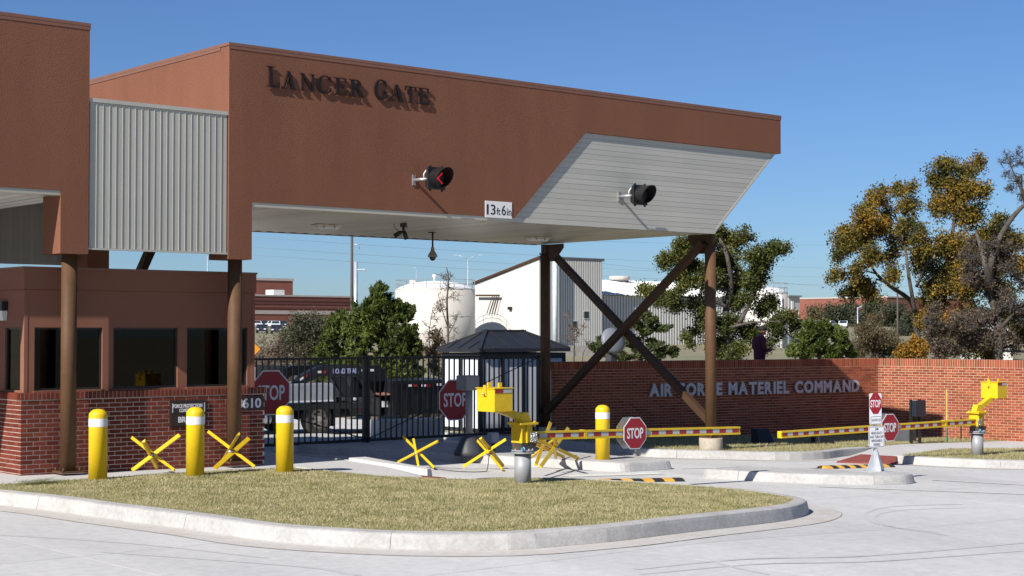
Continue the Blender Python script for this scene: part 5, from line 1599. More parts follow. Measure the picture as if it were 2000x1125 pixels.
mb = MB(); mb.box(wc.x + .42, wc.x + .47, TV + .05, TV + .5, wc.z - .2, zd - .15); mb.build('mud_flap', M_TRK, truck)
a, b = tk(566, 786), tk(653, 786)
mb = MB(); zt = tk(610, 749).z; zb = tk(610, 786).z
mb.box(a.x, b.x, TV + .05, TV + .65, zb, zt); tb_ = mb.build('tool_box', M_TOOL, truck, bevel=.03)
for k in range(8):
    mb = MB(); mb.box(a.x + .01, b.x - .01, TV + .044, TV + .0485, zb + .03 + k * (zt - zb - .06) / 8, zb + .03 + (k + .75) * (zt - zb - .06) / 8); mb.build('tread_strip', M_TOOL, tb_)
mb = MB(); mb.box(a.x + .0, b.x - .0, TV + .04, TV + .049, zb + .01, zb + .045); mb.build('lower_lip', M_REFW, tb_)
mb = MB(); mb.box(tk(560, 786).x - .05, tk(560, 786).x + .02, TV + .1, TV + 2.2, zd, zd + .95); mb.build('headache_rack', M_TRK, truck)
# cab
cz = tk(510, 714).z
cx1 = xl - .12; cx0 = cx1 - 2.1
M_CARGL = mat('car_glass', (.02, .025, .03), .12, spec=.6)
prof = [(cx0 - 1.5, zd - .3), (cx1, zd - .3), (cx1, cz - .05), (cx1 - .15, cz), (cx0 + .75, cz), (cx0 + .15, zd + .42), (cx0 - 1.4, zd + .28), (cx0 - 1.5, zd)]
mb = MB(); mb.prism([(x, TV + .12, z) for x, z in prof], (0, 2.0, 0)); cab = mb.build('cab', M_TRKW, truck, bevel=.05)
for y in (TV + .115, TV + 2.121):
    mb = MB(); mb.prism([(cx0 + .4, y, zd + .45), (cx1 - .85, y, zd + .45), (cx1 - .85, y, cz - .12), (cx0 + .9, y, cz - .12)], (0, .004, 0)); mb.build('window', M_CARGL, cab)
    mb = MB(); mb.prism([(cx1 - .78, y, zd + .45), (cx1 - .12, y, zd + .45), (cx1 - .14, y, cz - .12), (cx1 - .78, y, cz - .12)], (0, .004, 0)); mb.build('window', M_CARGL, cab)
mb = MB(); mb.tube([tk(500, 819), tk(526, 819)], .11, 14); mb.build('fuel_tank', M_TOOL, truck)
mb = MB(); mb.box(xr - .04, xr + .01, TV + .05, TV + .2, zd - .28, zd - .16); mb.build('tail_light', mat('lamp_red', (.35, .02, .02), .3), truck)
# trailer
tr_ = thing('gooseneck_trailer', 'black gooseneck dump trailer lettered LOAD TRAIL behind the gate', 'trailer', (tk(740, 800).x, TV + 1, gz(24)))
y0, y1 = TV + .35, TV + .6
pts = [(589, 752), (604, 735), (626, 722), (640, 716), (752, 714), (770, 722), (770, 745), (735, 746), (724, 736), (640, 736), (622, 745), (604, 755)]
for yy in (TV + .35, TV + 1.6):
    mb = MB(); mb.prism([tk(a, b) + Vector((0, yy - TV, 0)) for a, b in reversed(pts)], (0, .2, 0)); mb.build('gooseneck', M_TRK, tr_)
for (q, nm) in (([(668, 737), (690, 737), (712, 776), (690, 776)], 'strut'), ([(716, 737), (726, 737), (752, 776), (742, 776)], 'strut')):
    mb = MB(); mb.prism([tk(a, b) + Vector((0, .4, 0)) for a, b in reversed(q)], (0, .1, 0)); mb.build(nm, M_TRK if q[0][0] < 700 else M_DGREY, tr_)
q = [(716, 737), (770, 737), (775, 815), (714, 815)]
mb = MB(); mb.prism([tk(a, b) + Vector((0, .55, 0)) for a, b in reversed(q)], (0, 1.2, 0)); mb.build('front_bulkhead', M_TRK, tr_)
q = [(690, 777), (757, 777), (757, 812), (698, 812)]
mb = MB(); mb.prism([tk(a, b) + Vector((0, .3, 0)) for a, b in reversed(q)], (0, 1.6, 0)); mb.build('tongue_box', mat('trailer_charcoal', (.045, .045, .048), .5), tr_)
for (px, py, m_) in ((706, 780, M_REFW), (731, 783, mat('lamp_amber', (.5, .17, .02), .3)), (791, 794, MATS['lamp_amber']), (680, 786, MATS['lamp_red'])):
    p = tk(px, py); mb = MB(); mb.tube([p + Vector((0, .28, 0)), p + Vector((0, .30, 0))], .04, 12); mb.build('marker_lamp', m_, tr_)
for (x0, x1) in ((758, 764), (764.5, 770)):
    mb = MB(); mb.prism([tk(a, b) + Vector((0, .26, 0)) for a, b in ((x0, 784), (x1, 784), (x1, 796), (x0, 796))][::-1], (0, .01, 0)); mb.build('placard', M_REFW, tr_)
q = [(768, 745), (930, 741), (930, 804), (770, 812)]
mb = MB(); mb.prism([tk(a, b) + Vector((0, .05, 0)) for a, b in reversed(q)], (0, 2.1, 0)); bed = mb.build('dump_bed', M_TRK, tr_)
for k in range(8):
    a = 776 + k * 20; mb = MB(); mb.prism([tk(a + i, b) + Vector((0, .02, 0)) for i, b in ((0, 750), (3, 750), (3, 806), (0, 806))][::-1], (0, .028, 0)); mb.build('stake_rib', M_TRK, bed)
mb = MB(); mb.prism([tk(a, b) + Vector((0, .0, 0)) for a, b in ((768, 744), (930, 740), (930, 747), (768, 751))][::-1], (0, .048, 0)); mb.build('top_rail', M_TRK, bed)
for k in range(3):
    wx = tk(818 + k * 42, 800); mb = MB(); wheel(tr_, (wx.x, TV + .1, gz(wx.x) + .38), .38, .26)
mb = MB(); mb.box(tk(733, 800).x, tk(741, 800).x, TV + .4, TV + .55, gz(24) + .08, tk(735, 800).z); mb.box(tk(728, 800).x, tk(746, 800).x, TV + .3, TV + .65, gz(24), gz(24) + .08); mb.build('landing_leg', M_TRK, tr_)
def conspicuity(px, py, n, root, dpx=8, dpy=0, first='w', v=.335):
    for k in range(n):
        a, b = px + k * dpx, py + k * dpy
        red = (k % 2 == 1) if first == 'w' else k % 2 == 0
        mb = MB(); mb.prism([tk(a + i, b + j + dpy * i / dpx) + Vector((0, v, 0)) for i, j in ((0, -2.2), (dpx - .6, -2.2), (dpx - .6, 2.2), (0, 2.2))][::-1], (0, .008, 0))
        mb.build('reflective_tape', MATS['lamp_red'] if red else M_REFW, root)
conspicuity(634, 727, 2, tr_, 9); conspicuity(722, 723.5, 3, tr_, 8); conspicuity(600, 743, 2, tr_, 8, -5)
conspicuity(798, 753, 2, tr_, 9, 0, 'w', -.012); conspicuity(823, 753, 2, tr_, 9, 0, 'w', -.012); conspicuity(853, 751, 1, tr_, 9, 0, 'w', -.012)
p0, p1_ = tk(667, 725), tk(712, 725)
M_LTBL = mat('trailer_blue_print', (.35, .40, .62), .5)
text_part('lettering', 'LOAD TRAIL', M_LTBL, tr_, (p0 + p1_) / 2 + Vector((.02, .342, 0)), (1, 0, 0), (0, 0, 1), (p1_ - p0).length * 1.1, .13, bold=.03, depth=.006)
# load of sand on the trailer
lp = tk(845, 744); mb = MB()
rr = random.Random(3); vs = []; fs = []; nx, ny = 14, 8
for i in range(nx):
    for j in range(ny):
        x = lp.x - 1.6 + 3.2 * i / (nx - 1); y = TV + .1 + 2.0 * j / (ny - 1)
        e = math.sin(math.pi * i / (nx - 1)) * math.sin(math.pi * j / (ny - 1)); vs.append((x, y, lp.z - .32 + e * .30 + rr.uniform(-.04, .04)))
for i in range(nx - 1):
    for j in range(ny - 1): fs.append((i * ny + j, (i + 1) * ny + j, (i + 1) * ny + j + 1, i * ny + j + 1))
mb.add(vs, fs); tag(mb.build('rubble_heap', mat('brown_rubble', (.20, .10, .06), .9, var=.3, vscale=6, bump=.8, bscale=12, bdist=.05)), 'heap of brown soil carried in the trailer bed', 'soil', kind='stuff')

# ------------------------------------------------------------------ parked cars far off
def car_template():
    M_CW = mat('car_white', (.62, .63, .65), .3, var=.02); M_CD = mat('car_dark', (.03, .035, .05), .3, var=.05)
    out = {}
    for key, m_ in (('white', M_CW), ('dark', M_CD)):
        mb = MB(); pr = [(-2.25, .30), (2.2, .30), (2.28, .62), (2.1, .82), (1.1, .92), (.45, 1.40), (-.95, 1.45), (-1.75, .98), (-2.2, .92), (-2.3, .6)]
        mb.prism([(x, -.88, z) for x, z in pr], (0, 1.76, 0)); b = mb.mesh('body', m_)
        mb = MB()
        for y in (-.886, .882): mb.prism([(x, y, z) for x, z in ((-1.5, .98), (.92, .95), (.38, 1.33), (-.88, 1.37))], (0, .004, 0))
        mb.prism([(1.07, -.76, .95), (.47, -.70, 1.385), (.47, .70, 1.385), (1.07, .76, .95)], (.012, 0, .012)); mb.prism([(-1.73, -.76, 1.0), (-1.0, -.70, 1.43), (-1.0, .70, 1.43), (-1.73, .76, 1.0)], (-.012, 0, .012))
        gl = mb.mesh('windows', M_CARGL)
        mb = MB(); mb.tube([(0, -.1, 0), (0, .1, 0)], .32, 18); w = mb.mesh('wheel', M_TYRE)
        mb = MB(); mb.box(2.255, 2.29, -.75, -.4, .58, .74); mb.box(2.255, 2.29, .4, .75, .58, .74); l = mb.mesh('headlights', M_REFW)
        out[key] = (b, gl, w, l)
    return out
CARS = car_template()
def car(px, d, key, rz, label, group='cars parked in the far lot'):
    dd = ray(px, 640); u, v = dd[0] * d, dd[1] * d
    z = terr(u, v) + .02
    r = thing('parked_car', label, 'car', (u, v, z), rad(rz), group)
    b, gl, w, l = CARS[key]
    put('body', b, r); put('windows', gl, r); put('headlights', l, r)
    for x in (-1.4, 1.4):
        for y in (-.8, .8): put('wheel', w, r, (x, y, .32))
car(501, 345, 'white', 250, 'white car at the left end of the far lot row beside the booth roof')
car(519, 356, 'dark', 230, 'dark car parked behind two white cars in the left far lot')
car(533, 342, 'white', 215, 'white car between two others in the left far lot')
car(538, 325, 'white', 240, 'nearest white car of the left far lot facing the road')
car(553, 350, 'dark', 235, 'dark car right of the white cars in the left far lot')
car(512, 262, 'dark', 235, 'dark blue car on the lower left lot terrace')
car(541, 250, 'dark', 235, 'dark blue car lower right on the left lot terrace')
car(590, 356, 'dark', 235, 'dark car half hidden by the grey green tree')
car(1596, 345, 'white', 185, 'white car at the left end of the right far lot row')
car(1618, 338, 'white', 190, 'white saloon in the middle of the right far lot row')
car(1647, 330, 'white', 215, 'white car with dark windows at the right of the right far lot row')

# ------------------------------------------------------------------ big buildings behind
M_BBRK = mat('far_brick', (0.23, 0.085, 0.06), .9, var=.06, vscale=.3)
M_BBRK2 = mat('far_brick_band', (0.13, 0.05, 0.042), .9)
M_STONE = mat('pale_band', (0.45, 0.40, 0.36), .8)
def far_block(label, px0, px1, ptop, pbase, v, depth, bands=(), extra=None, name='brick_building'):
    a, b = V(px0, ptop, v), V(px1, ptop, v)
    zt = (a.z + b.z) / 2; zb = min(terr(a.x, v), terr(b.x, v)) - 1.5
    r = thing(name, label, 'building', ((a.x + b.x) / 2, v, zb + 1.5))
    mb = MB(); mb.box(a.x, b.x, v, v + depth, zb, zt); w = mb.build('wall', M_BBRK, r)
    mb = MB(); mb.box(a.x - .2, b.x + .2, v - .2, v + depth + .2, zt + .01, zt + .45); mb.build('coping', M_STONE, r)
    for (py, h, m_) in bands:
        z_ = V((px0 + px1) / 2, py, v).z
        mb = MB(); mb.box(a.x + .1, b.x + .13, v - .13, v + .0, z_ - h / 2, z_ + h / 2); mb.build('band', m_, w)
    return r, a, b, zt
r, a, b, zt = far_block('long dark red brick building with pale bands beyond the left lot', 380, 692, 579, 640, 380, 90, ((610, 1.0, M_STONE), (592, .5, M_BBRK2), (586, .4, M_BBRK2), (601, .4, M_BBRK2)))
c = V(572, 549, 388); mb = MB(); mb.box(V(380, 549, 388).x, c.x, 388, 440, zt + .02, c.z); mb.build('upper_storey', M_BBRK, r)
mb = MB(); mb.box(V(380, 549, 388).x - .2, c.x + .2, 387.8, 440.2, c.z + .01, c.z + .7); mb.build('coping', M_STONE, r)
p = V(541, 573, 383); mb = MB(); mb.box(p.x - 1.8, p.x + 1.8, 382, 386, zt + .46, zt + 1.9); mb.build('roof_unit', M_WHITE, r)
r, a, b, zt = far_block('orange brick building with pale roof edge beyond the right lot', 1733, 1900, 583, 650, 335, 140, ())
mb = MB(); zl = V(1733, 584, 165).z
# white metal works building
WU, WVV = U(1053, 505, 72.6).x, U(1053, 505, 72.6).y
M_SIDE = mat('white_sheet', (.61, .60, .56), .55, var=.03, vscale=.2)
wb = thing('metal_building', 'tall white ribbed metal building with sloping brown roof edge', 'building', (76, 88, 1.2))
zc1, zc0 = U(1053, 505, WU).z, U(927, 557, WU).z
yb = U(927, 557, WU).y
xr_ = V(1176, 508, WVV).x
mb = MB(); mb.hexa([(WU, WVV, 0), (xr_, WVV, 0), (xr_, yb, 0), (WU, yb, 0)], [(WU, WVV, zc1), (xr_, WVV, zc1 + .1), (xr_, yb, zc0 + .1), (WU, yb, zc0)]); body = mb.build('wall', M_SIDE, wb)
mb = MB(); mb.bar((WU - .02, WVV - .2, zc1 + .1), (WU - .02, yb + .2, zc0 + .1), .25, .16); mb.build('roof_edge', M_BRACE, wb)
mb = MB(); mb.box(WU - .1, xr_ + .1, WVV - .14, WVV - .01, zc1 - .02, zc1 + .16); mb.build('roof_edge', mat('grey_trim', (.12, .12, .12), .6), wb)
rib = MB(); rib.box(-.07, .07, -.12, 0, 0, 1); rme = rib.mesh('rib', M_SIDE)
def ribs(root, x0, x1, y, z0, z1, n):
    for k in range(n):
        x = x0 + (x1 - x0) * (k + .5) / n
        o = put('rib', rme, root, Vector((x, y - .001, z0)) - woff(root)); o.scale = (1, 1, z1 - z0)
ribs(body, WU + .1, xr_ - .1, WVV, 0.2, zc1 - .05, 26)
for (px, py) in ((1122, 634), (1145, 615)):
    c = V(px, py, WVV - .14)
    mb = MB(); mb.box(c.x - .17, c.x + .17, WVV - .16, WVV - .125, c.z - .23, c.z + .23); f_ = mb.build('window', M_CARGL, wb)
    mb = MB(); mb.box(c.x - .23, c.x + .23, WVV - .15, WVV - .124, c.z - .29, c.z - .235); mb.box(c.x - .23, c.x + .23, WVV - .15, WVV - .124, c.z + .235, c.z + .29); mb.build('frame', M_SIDE, f_)
p = V(1083, 600, WVV - .4); mb = MB(); mb.cyl((p.x, WVV - .45), .17, .3, V(1083, 497, WVV - .4).z, 14); mb.build('flue', mat('pale_blue_pipe', (.50, .56, .62), .5), wb)
# pipe rack and small fittings on the lit gable
for (a_, b_) in (((930, 577), (975, 577)),):
    q0, q1 = U(a_[0], a_[1], WU - .3), U(b_[0], b_[1], WU - .3); mb = MB(); mb.bar(q0, q1, .12, .12); mb.build('pipe_bridge', M_BRACE, wb)
for k in range(4):
    q0, q1 = U(974 - k * 4, 578, WU - .25), U(966 - k * 5, 612, WU - .25); mb = MB(); mb.tube([q0, q1], .03, 6); mb.build('pipe', M_BRACE, wb)
q0 = U(996, 602, WU - .1); mb = MB(); mb.box(WU - .2, WU - .001, q0.y - .15, q0.y + .15, q0.z - .1, q0.z + .1); mb.build('floodlamp', M_DARK, wb)
# low wing with white roof
wl_ = thing('metal_shed', 'low white ribbed metal shed with pale roof beside the tall one', 'building', (84, 90, 1.0))
VL = WVV + 1.0
x0, x1 = xr_ + .02, V(1470, 580, VL).x
ze = V(1290, 579, VL).z
mb = MB(); mb.box(x0, x1, VL, VL + 14, 0, ze); body2 = mb.build('wall', M_SIDE, wl_)
zr_ = V(1290, 551, VL + 7).z
mb = MB(); mb.prism([(x0 + .01, VL - .35, ze + .02), (x0 + .01, VL + 7, zr_), (x0 + .01, VL + 14.3, ze + .02)], (x1 - x0 + .2, 0, 0)); rf = mb.build('roof', M_WHITE, wl_)
for k in range(40):
    x = x0 + (x1 - x0) * (k + .5) / 40; mb = MB(); mb.bar((x, VL - .36, ze + .05), (x, VL + 7, zr_ + .03), .10, .06); mb.build('roof_rib', M_WHITE, rf)
ribs(body2, x0 + .1, x1 - .1, VL, .2, ze - .02, 60)
mb = MB(); c = V(1210, 545, VL + 6.5); mb.cyl((c.x, c.y), .55, c.z - .5, c.z - .12, 18); mb.cyl((c.x, c.y), .82, c.z - .12, c.z + .22, 24); mb.build('roof_vent', mat('vent_cream', (.5, .47, .42), .6), wl_)
mb = MB(); mb.box(V(1384, 690, VL - .4).x - .3, V(1384, 690, VL - .4).x + .3, VL - .5, VL - .02, V(1344, 688, VL).z - .2, V(1344, 678, VL).z); mb.build('wall_unit', M_WHITE, wl_)
# stone retaining wall in front of it
c0_, c1_ = V(1098, 675, 62), V(1184, 675, 62)
M_STN = mat('pale_stone', (.50, .46, .40), .9, var=.12, vscale=2.0)
sw = thing('stone_wall', 'pale block retaining wall below the tall metal building', 'wall', (c0_.x, 62, .3))
mb = MB(); zt = c0_.z; x0w, x1w = V(1060, 675, 62).x, c1_.x
mb.box(x0w + .02, x1w - .02, 62.03, 62.5, -.6, zt - .02); mb.build('core', M_MORT, sw)
rr = random.Random(8); rowh = .3; k = 0; z_ = -.5
while z_ < zt - .1:
    x = x0w - (rr.random() * .3)
    while x < x1w:
        L_ = rr.uniform(.5, .8); mb = MB(); mb.box(max(x, x0w), min(x + L_ - .015, x1w), 62 + rr.uniform(-.015, .015), 62.3, z_, min(z_ + rowh - .015, zt)); mb.build('stone', M_STN, sw); x += L_
    z_ += rowh

# ------------------------------------------------------------------ storage tanks
M_TANK = mat('tank_cream', (.55, .52, .46), .5, var=.03, vscale=.4)
M_RAIL = mat('rail_grey', (.25, .25, .25), .5)
def tank(label, px, ptop, pdome, rpx, d, fittings=True):
    dd = ray(px, 600); u, v = dd[0] * d, dd[1] * d
    rr_ = rpx * d / 3140; zt = CAM_Z + (650 - ptop) * d / 3140; zd_ = CAM_Z + (650 - pdome) * d / 3140
    r = thing('storage_tank', label, 'tank', (u, v, terr(u, v)))
    mb = MB(); mb.tube([(u, v, -.5), (u, v, zt)], rr_, 64); sh = mb.build('shell', M_TANK, r)
    mb = MB(); mb.lathe((u, v, zt), [(rr_ * 1.0, .004), (rr_ * .97, .03), (rr_ * .8, (zd_ - zt) * .45), (rr_ * .55, (zd_ - zt) * .8), (rr_ * .25, (zd_ - zt) * .97), (.05, zd_ - zt)], 64); dm = mb.build('dome', M_WHITE, r)
    for z_ in (zt - .06, zt - 1.9, zt - 3.4):
        mb = MB(); mb.tube([(u, v, z_), (u, v, z_ + .05)], rr_ + .012, 64, caps=False); mb.build('seam', M_TANK, sh)
    n = 18
    for k in range(n):
        a = 2 * math.pi * k / n; mb = MB(); mb.cyl((u + rr_ * .985 * math.cos(a), v + rr_ * .985 * math.sin(a)), .016, zt, zt + .62, 6); mb.build('rail_post', M_RAIL, r)
    for z_ in (zt + .32, zt + .62):
        mb = MB(); mb.tube([(u + rr_ * .985 * math.cos(2 * math.pi * k / 48), v + rr_ * .985 * math.sin(2 * math.pi * k / 48), z_) for k in range(49)], .014, 5); mb.build('guard_rail', M_RAIL, r)
    if fittings:
        c = Vector((u, v, zd_)) - rt3 * .05
        mb = MB(); mb.lathe(c, [(.09, -.05), (.09, .22), (.14, .28), (.16, .38), (.10, .48)], 14); mb.build('vent', M_WHITE, dm)
        c = Vector((u, v, zt + .35)) - rt3 * rr_ * .55
        mb = MB(); mb.cyl((c.x, c.y), .26, zt + .1, zt + .62, 18); mb.build('hatch', M_TANK, dm)
    return u, v, zt, rr_
tank('broad cream storage tank with a domed top beyond the gate', 850, 565, 549, 78, 109.7)
u_, v_, zt, rr_ = tank('tall narrow cream tank half hidden by the middle oak', 1497, 572, 560, 41, 105, False)
p = Vector((u_, v_, 0)) + rt3 * (rr_ * .55) - Vector((AX[0], AX[1], 0)) * (rr_ * .9)
mb = MB(); mb.tube([(p.x, p.y, .2), (p.x, p.y, zt - .25), (p.x - .1, p.y + .2, zt - .12)], .09, 10); tag(mb.build('down_pipe', M_WHITE), 'white down pipe on the tall narrow tank', 'pipe')
# raised equipment cabin beside the narrow tank
eb = thing('equipment_cabin', 'small cream cabin raised on a steel frame beside the narrow tank', 'cabin', D(1556, 690, 112))
x0_, y_ = V(1540, 600, 84).x, 84
q0, q1, q2 = V(1540, 606, 84), V(1562, 606, 84), V(1562, 580, 84)
mb = MB(); mb.box(q0.x, q1.x, 84, 85.4, q0.z, q2.z); cb = mb.build('cabin', M_TANK, eb)
mb = MB(); mb.box(q0.x - .1, q1.x + .15, 83.85, 85.5, q2.z + .005, q2.z + .12); mb.build('cabin_roof', M_RAIL, cb)
dq = V(1548, 593, 83.98); mb = MB(); mb.box(dq.x - .14, dq.x + .14, 83.96, 83.995, q0.z + .05, q0.z + .75); mb.build('door', M_WHITE, cb)
for x in (q0.x + .06, q1.x - .06):
    for y in (84.06, 85.3):
        mb = MB(); mb.box(x - .05, x + .05, y - .05, y + .05, .5, q0.z - .001); mb.build('leg', M_TANK, eb)
mb = MB(); mb.bar((q0.x + .06, 84.0, q0.z - 2.2), (q1.x - .06, 84.0, q0.z - 1.2), .07, .07); mb.build('cross_brace', M_TANK, eb)
p0_, p1_ = V(1540, 655, 80), V(1562, 668, 80)
mb = MB(); mb.prism([(p0_.x, 80, 0), (p1_.x, 80, 0), (p1_.x, 80, p1_.z), (p0_.x, 80, p0_.z)], (0, 2.5, 0)); sh_ = tag(mb.build('lean_to_shed', mat('blue_grey_sheet', (.30, .33, .40), .5)), 'small blue grey lean-to with dark roof edge by the narrow tank', 'shed')
mb = MB(); mb.bar((p0_.x, 79.95, p0_.z + .04), (p1_.x, 79.95, p1_.z + .04), .1, .08); mb.build('roof_edge', M_BRACE, sh_)

# ------------------------------------------------------------------ poles, lamps and wires
def pole(label, px, ptop, d, r0, m_, name='utility_pole', arm=None):
    dd = ray(px, 600); u, v = dd[0] * d, dd[1] * d; zt = CAM_Z + (650 - ptop) * d / 3140
    r = thing(name, label, 'lamp post' if 'lamp' in name else 'pole', (u, v, terr(u, v)))
    mb = MB(); mb.tube([(u, v, min(terr(u, v), 0) - .3), (u, v, zt)], [r0, r0 * .8], 12); mb.build('shaft', m_, r)
    return r, u, v, zt
M_WOOD = mat('pole_wood', (.085, .07, .058), .9)
M_ALU = mat('lamp_alu', (.42, .46, .52), .45, .3)
r, u, v, zt = pole('tall dark wooden utility pole behind the lamp post', 687, 430, 130, .13, M_WOOD)
mb = MB(); mb.bar(Vector((u, v, zt - .9)) - rt3 * .6, Vector((u, v, zt - .9)) + rt3 * .6, .1, .1); mb.build('crossarm', M_WOOD, r)
mb = MB(); q = Vector((u, v, CAM_Z + (650 - 477) * 130 / 3140)); mb.tube([q, q + rt3 * .55, q + rt3 * .62 + Vector((0, 0, -.4))], .03, 6); mb.build('bracket', M_STEEL, r)
r, u, v, zt = pole('grey street lamp post with a short arm in front of the juniper', 695, 511, 58, .085, M_ALU, 'street_lamp')
zl = CAM_Z + (650 - 527) * 58 / 3140
mb = MB(); mb.bar(Vector((u, v, zl)), Vector((u, v, zl)) + rt3 * .36, .10, .06); mb.build('lamp_head', M_ALU, r, bevel=.015)
r, u, v, zt = pole('far twin-arm street lamp above the white gable', 914, 506, 190, .09, M_ALU, 'street_lamp')
for s in (-1, 1):
    mb = MB(); mb.tube([Vector((u, v, zt - .1)), Vector((u, v, zt + .3)) + rt3 * s * .6, Vector((u, v, zt + .45)) + rt3 * s * 1.3], .04, 6); mb.build('arm', M_ALU, r)
    mb = MB(); mb.bar(Vector((u, v, zt + .45)) + rt3 * s * 1.25, Vector((u, v, zt + .5)) + rt3 * s * 1.75, .2, .1); mb.build('lamp_head', M_ALU, r)
r, u, v, zt = pole('thin far lamp post above the cream tank', 813, 523, 190, .05, M_ALU, 'street_lamp')
mb = MB(); mb.bar(Vector((u, v, zt)), Vector((u, v, zt)) - rt3 * .35, .12, .1); mb.build('lamp_head', M_ALU, r)
r, u, v, zt = pole('thin dark pole beyond the right brick building', 1753, 572, 150, .1, M_WOOD)
r, u, v, zt = pole('slim pale pole in the sky beside the canopy leg', 405, 500, 150, .07, M_ALU)
r, u, v, zt = pole('short street lamp post among the trees before the right lot', 1675, 600, 140, .06, M_ALU, 'street_lamp')
mb = MB(); mb.bar(Vector((u, v, zt - .1)), Vector((u, v, zt + .2)) + rt3 * .5, .1, .08); mb.build('lamp_head', M_ALU, r)
M_WIRE = mat('wire', (.22, .26, .30), .6)
for k, (pts_, d0, d1) in enumerate((((480, 462, 2060, 528), 130, 240), ((480, 482, 2060, 545), 130, 240), ((480, 497, 2060, 560), 130, 240), ((700, 454, 2060, 470), 140, 260), ((1100, 505, 2060, 580), 150, 240))):
    a, b = D(pts_[0], pts_[1], d0), D(pts_[2], pts_[3], d1)
    P_ = [a.lerp(b, t) - Vector((0, 0, 2.6 * 4 * t * (1 - t) * .35)) for t in np.linspace(0, 1, 20)]
    mb = MB(); mb.tube(P_, .010, 5)
    tag(mb.build('power_line', M_WIRE), ('upper of three close power lines under the canopy soffit', 'middle of three close power lines under the canopy soffit', 'lowest of three close power lines under the canopy soffit', 'highest power line in the sky right of the utility pole', 'lowest power line in the sky right of the canopy')[k], 'power line', 'power lines behind the canopy')
# orange diamond warning sign left of the gate
q = D(492, 682, 44)
r = thing('warning_sign', 'orange diamond warning sign peeking past the booth edge', 'sign', (q.x, q.y, gz(q.x)))
X_ = rt3; mb = MB(); w_ = .25
n_ = -Vector((AX[0], AX[1], 0))
for (m_, s_, o) in ((M_DARK, .26, 0), (mat('sign_orange', (.52, .19, .008), .5), .238, .008)):
    mb = MB(); mb.prism([q + X_ * a * s_ + Vector((0, 0, b * s_)) + n_ * o for a, b in ((-1, 0), (0, -1), (1, 0), (0, 1))], n_ * .006); mb.build('plate', m_, r)
mb = MB(); mb.cyl((q.x, q.y), .03, gz(q.x) - .1, q.z + .2, 8); mb.build('post', M_STEEL, r)
# satellite dish beyond the wall
q = D(1197, 666, 47)
r = thing('satellite_dish', 'pale grey round dish on a mast behind the brick wall', 'dish', (q.x, q.y, 0.2))
ax3 = Vector((AX[0], AX[1], 0)); f_ = (-ax3 * .85 + rt3 * .45 + Vector((0, 0, .3))).normalized()
e1 = f_.cross(Vector((0, 0, 1))).normalized(); e2 = e1.cross(f_)
vs = [q + f_ * .13]; fs = []; n = 32; rg = [.1, .2, .3, .39]
for t in rg:
    for k in range(n):
        a = 2 * math.pi * k / n; vs.append(q + e1 * t * math.cos(a) + e2 * t * math.sin(a) + f_ * (.13 - t * t * .85))
for k in range(n): fs.append((0, 1 + k, 1 + (k + 1) % n))
for i in range(len(rg) - 1):
    for k in range(n): fs.append((1 + i * n + k, 1 + (i + 1) * n + k, 1 + (i + 1) * n + (k + 1) % n, 1 + i * n + (k + 1) % n))
mb = MB(); mb.add(vs, fs, True); o = mb.build('reflector', mat('dish_shade_grey', (.16, .175, .20), .5), r); md = o.modifiers.new('t', 'SOLIDIFY'); md.thickness = .02  # grey lowered so the colour carries the shade of the side turned from the sun
mb = MB(); mb.tube([q - f_ * .02, q - f_ * .14 - Vector((0, 0, .2)), q - f_ * .14 - Vector((0, 0, 2.2))], .05, 10); mb.build('mast', M_DGREY, r)
mb = MB(); c = q - f_ * .1 - Vector((0, 0, .48)); mb.box(c.x - .12, c.x + .12, c.y - .12, c.y + .12, c.z - .12, c.z + .12); mb.build('mount_box', M_DGREY, r)
# grassy bank behind the wall
bk = MB()
o1 = W0 + WD * 2.0 - WN * .32
vs = []; fs = []; nx, ny = 16, 8
for i in range(nx):
    for j in range(ny):
        p = o1 + WD * (i * 1.2) - WN * (j * 2.0); t = min(1, i / 3)
        vs.append((p.x, p.y, (gz(p.x) - .1) * (1 - t) + .66 * t + .04 * j * t))
for i in range(nx - 1):
    for j in range(ny - 1): fs.append((i * ny + j, (i + 1) * ny + j, (i + 1) * ny + j + 1, i * ny + j + 1))
bk.add(vs, fs, True); tag(bk.build('bank', M_TERR), 'low grassy bank behind the brick wall', kind='structure')
# ------------------------------------------------------------------ plants
M_BARK = mat('oak_bark', (.082, .070, .058), .95, var=.3, vscale=5, bump=.8, bscale=14, bdist=.03)
M_TWIG = mat('grey_twig', (.085, .075, .066), .95, var=.2, vscale=3)
M_BTWIG = mat('brown_twig', (.16, .115, .085), .95, var=.2, vscale=3)
L_OAK = leafmat('oak_leaves', [(.018, .028, .008), (.05, .065, .014), (.10, .11, .022), (.20, .17, .03), (.17, .08, .02)], .5, .2, [0, .35, .65, .9, 1])
L_AUT = leafmat('autumn_leaves', [(.022, .026, .010), (.06, .062, .016), (.13, .115, .022), (.30, .175, .02), (.38, .16, .018)], .55, .25, [0, .25, .48, .72, 1])
L_ORA = leafmat('orange_leaves', [(.08, .07, .02), (.20, .13, .02), (.33, .16, .016), (.25, .09, .015)], .5, .25)
L_BRN = leafmat('dry_brown_leaves', [(.05, .040, .030), (.10, .072, .048), (.16, .105, .06)], .6, .15)
L_JUN = leafmat('juniper_green', [(.014, .025, .008), (.045, .068, .015), (.10, .13, .024), (.16, .175, .04)], 1.1, .2)
L_PIN = leafmat('pine_green', [(.03, .042, .016), (.07, .09, .03), (.14, .155, .05)], .8, .2)
L_GRY = leafmat('grey_green_leaves', [(.045, .05, .03), (.09, .092, .05), (.14, .13, .07)], .6, .2)
L_OLV = leafmat('olive_brown_leaves', [(.06, .05, .028), (.12, .095, .045), (.19, .14, .06)], .6, .2)
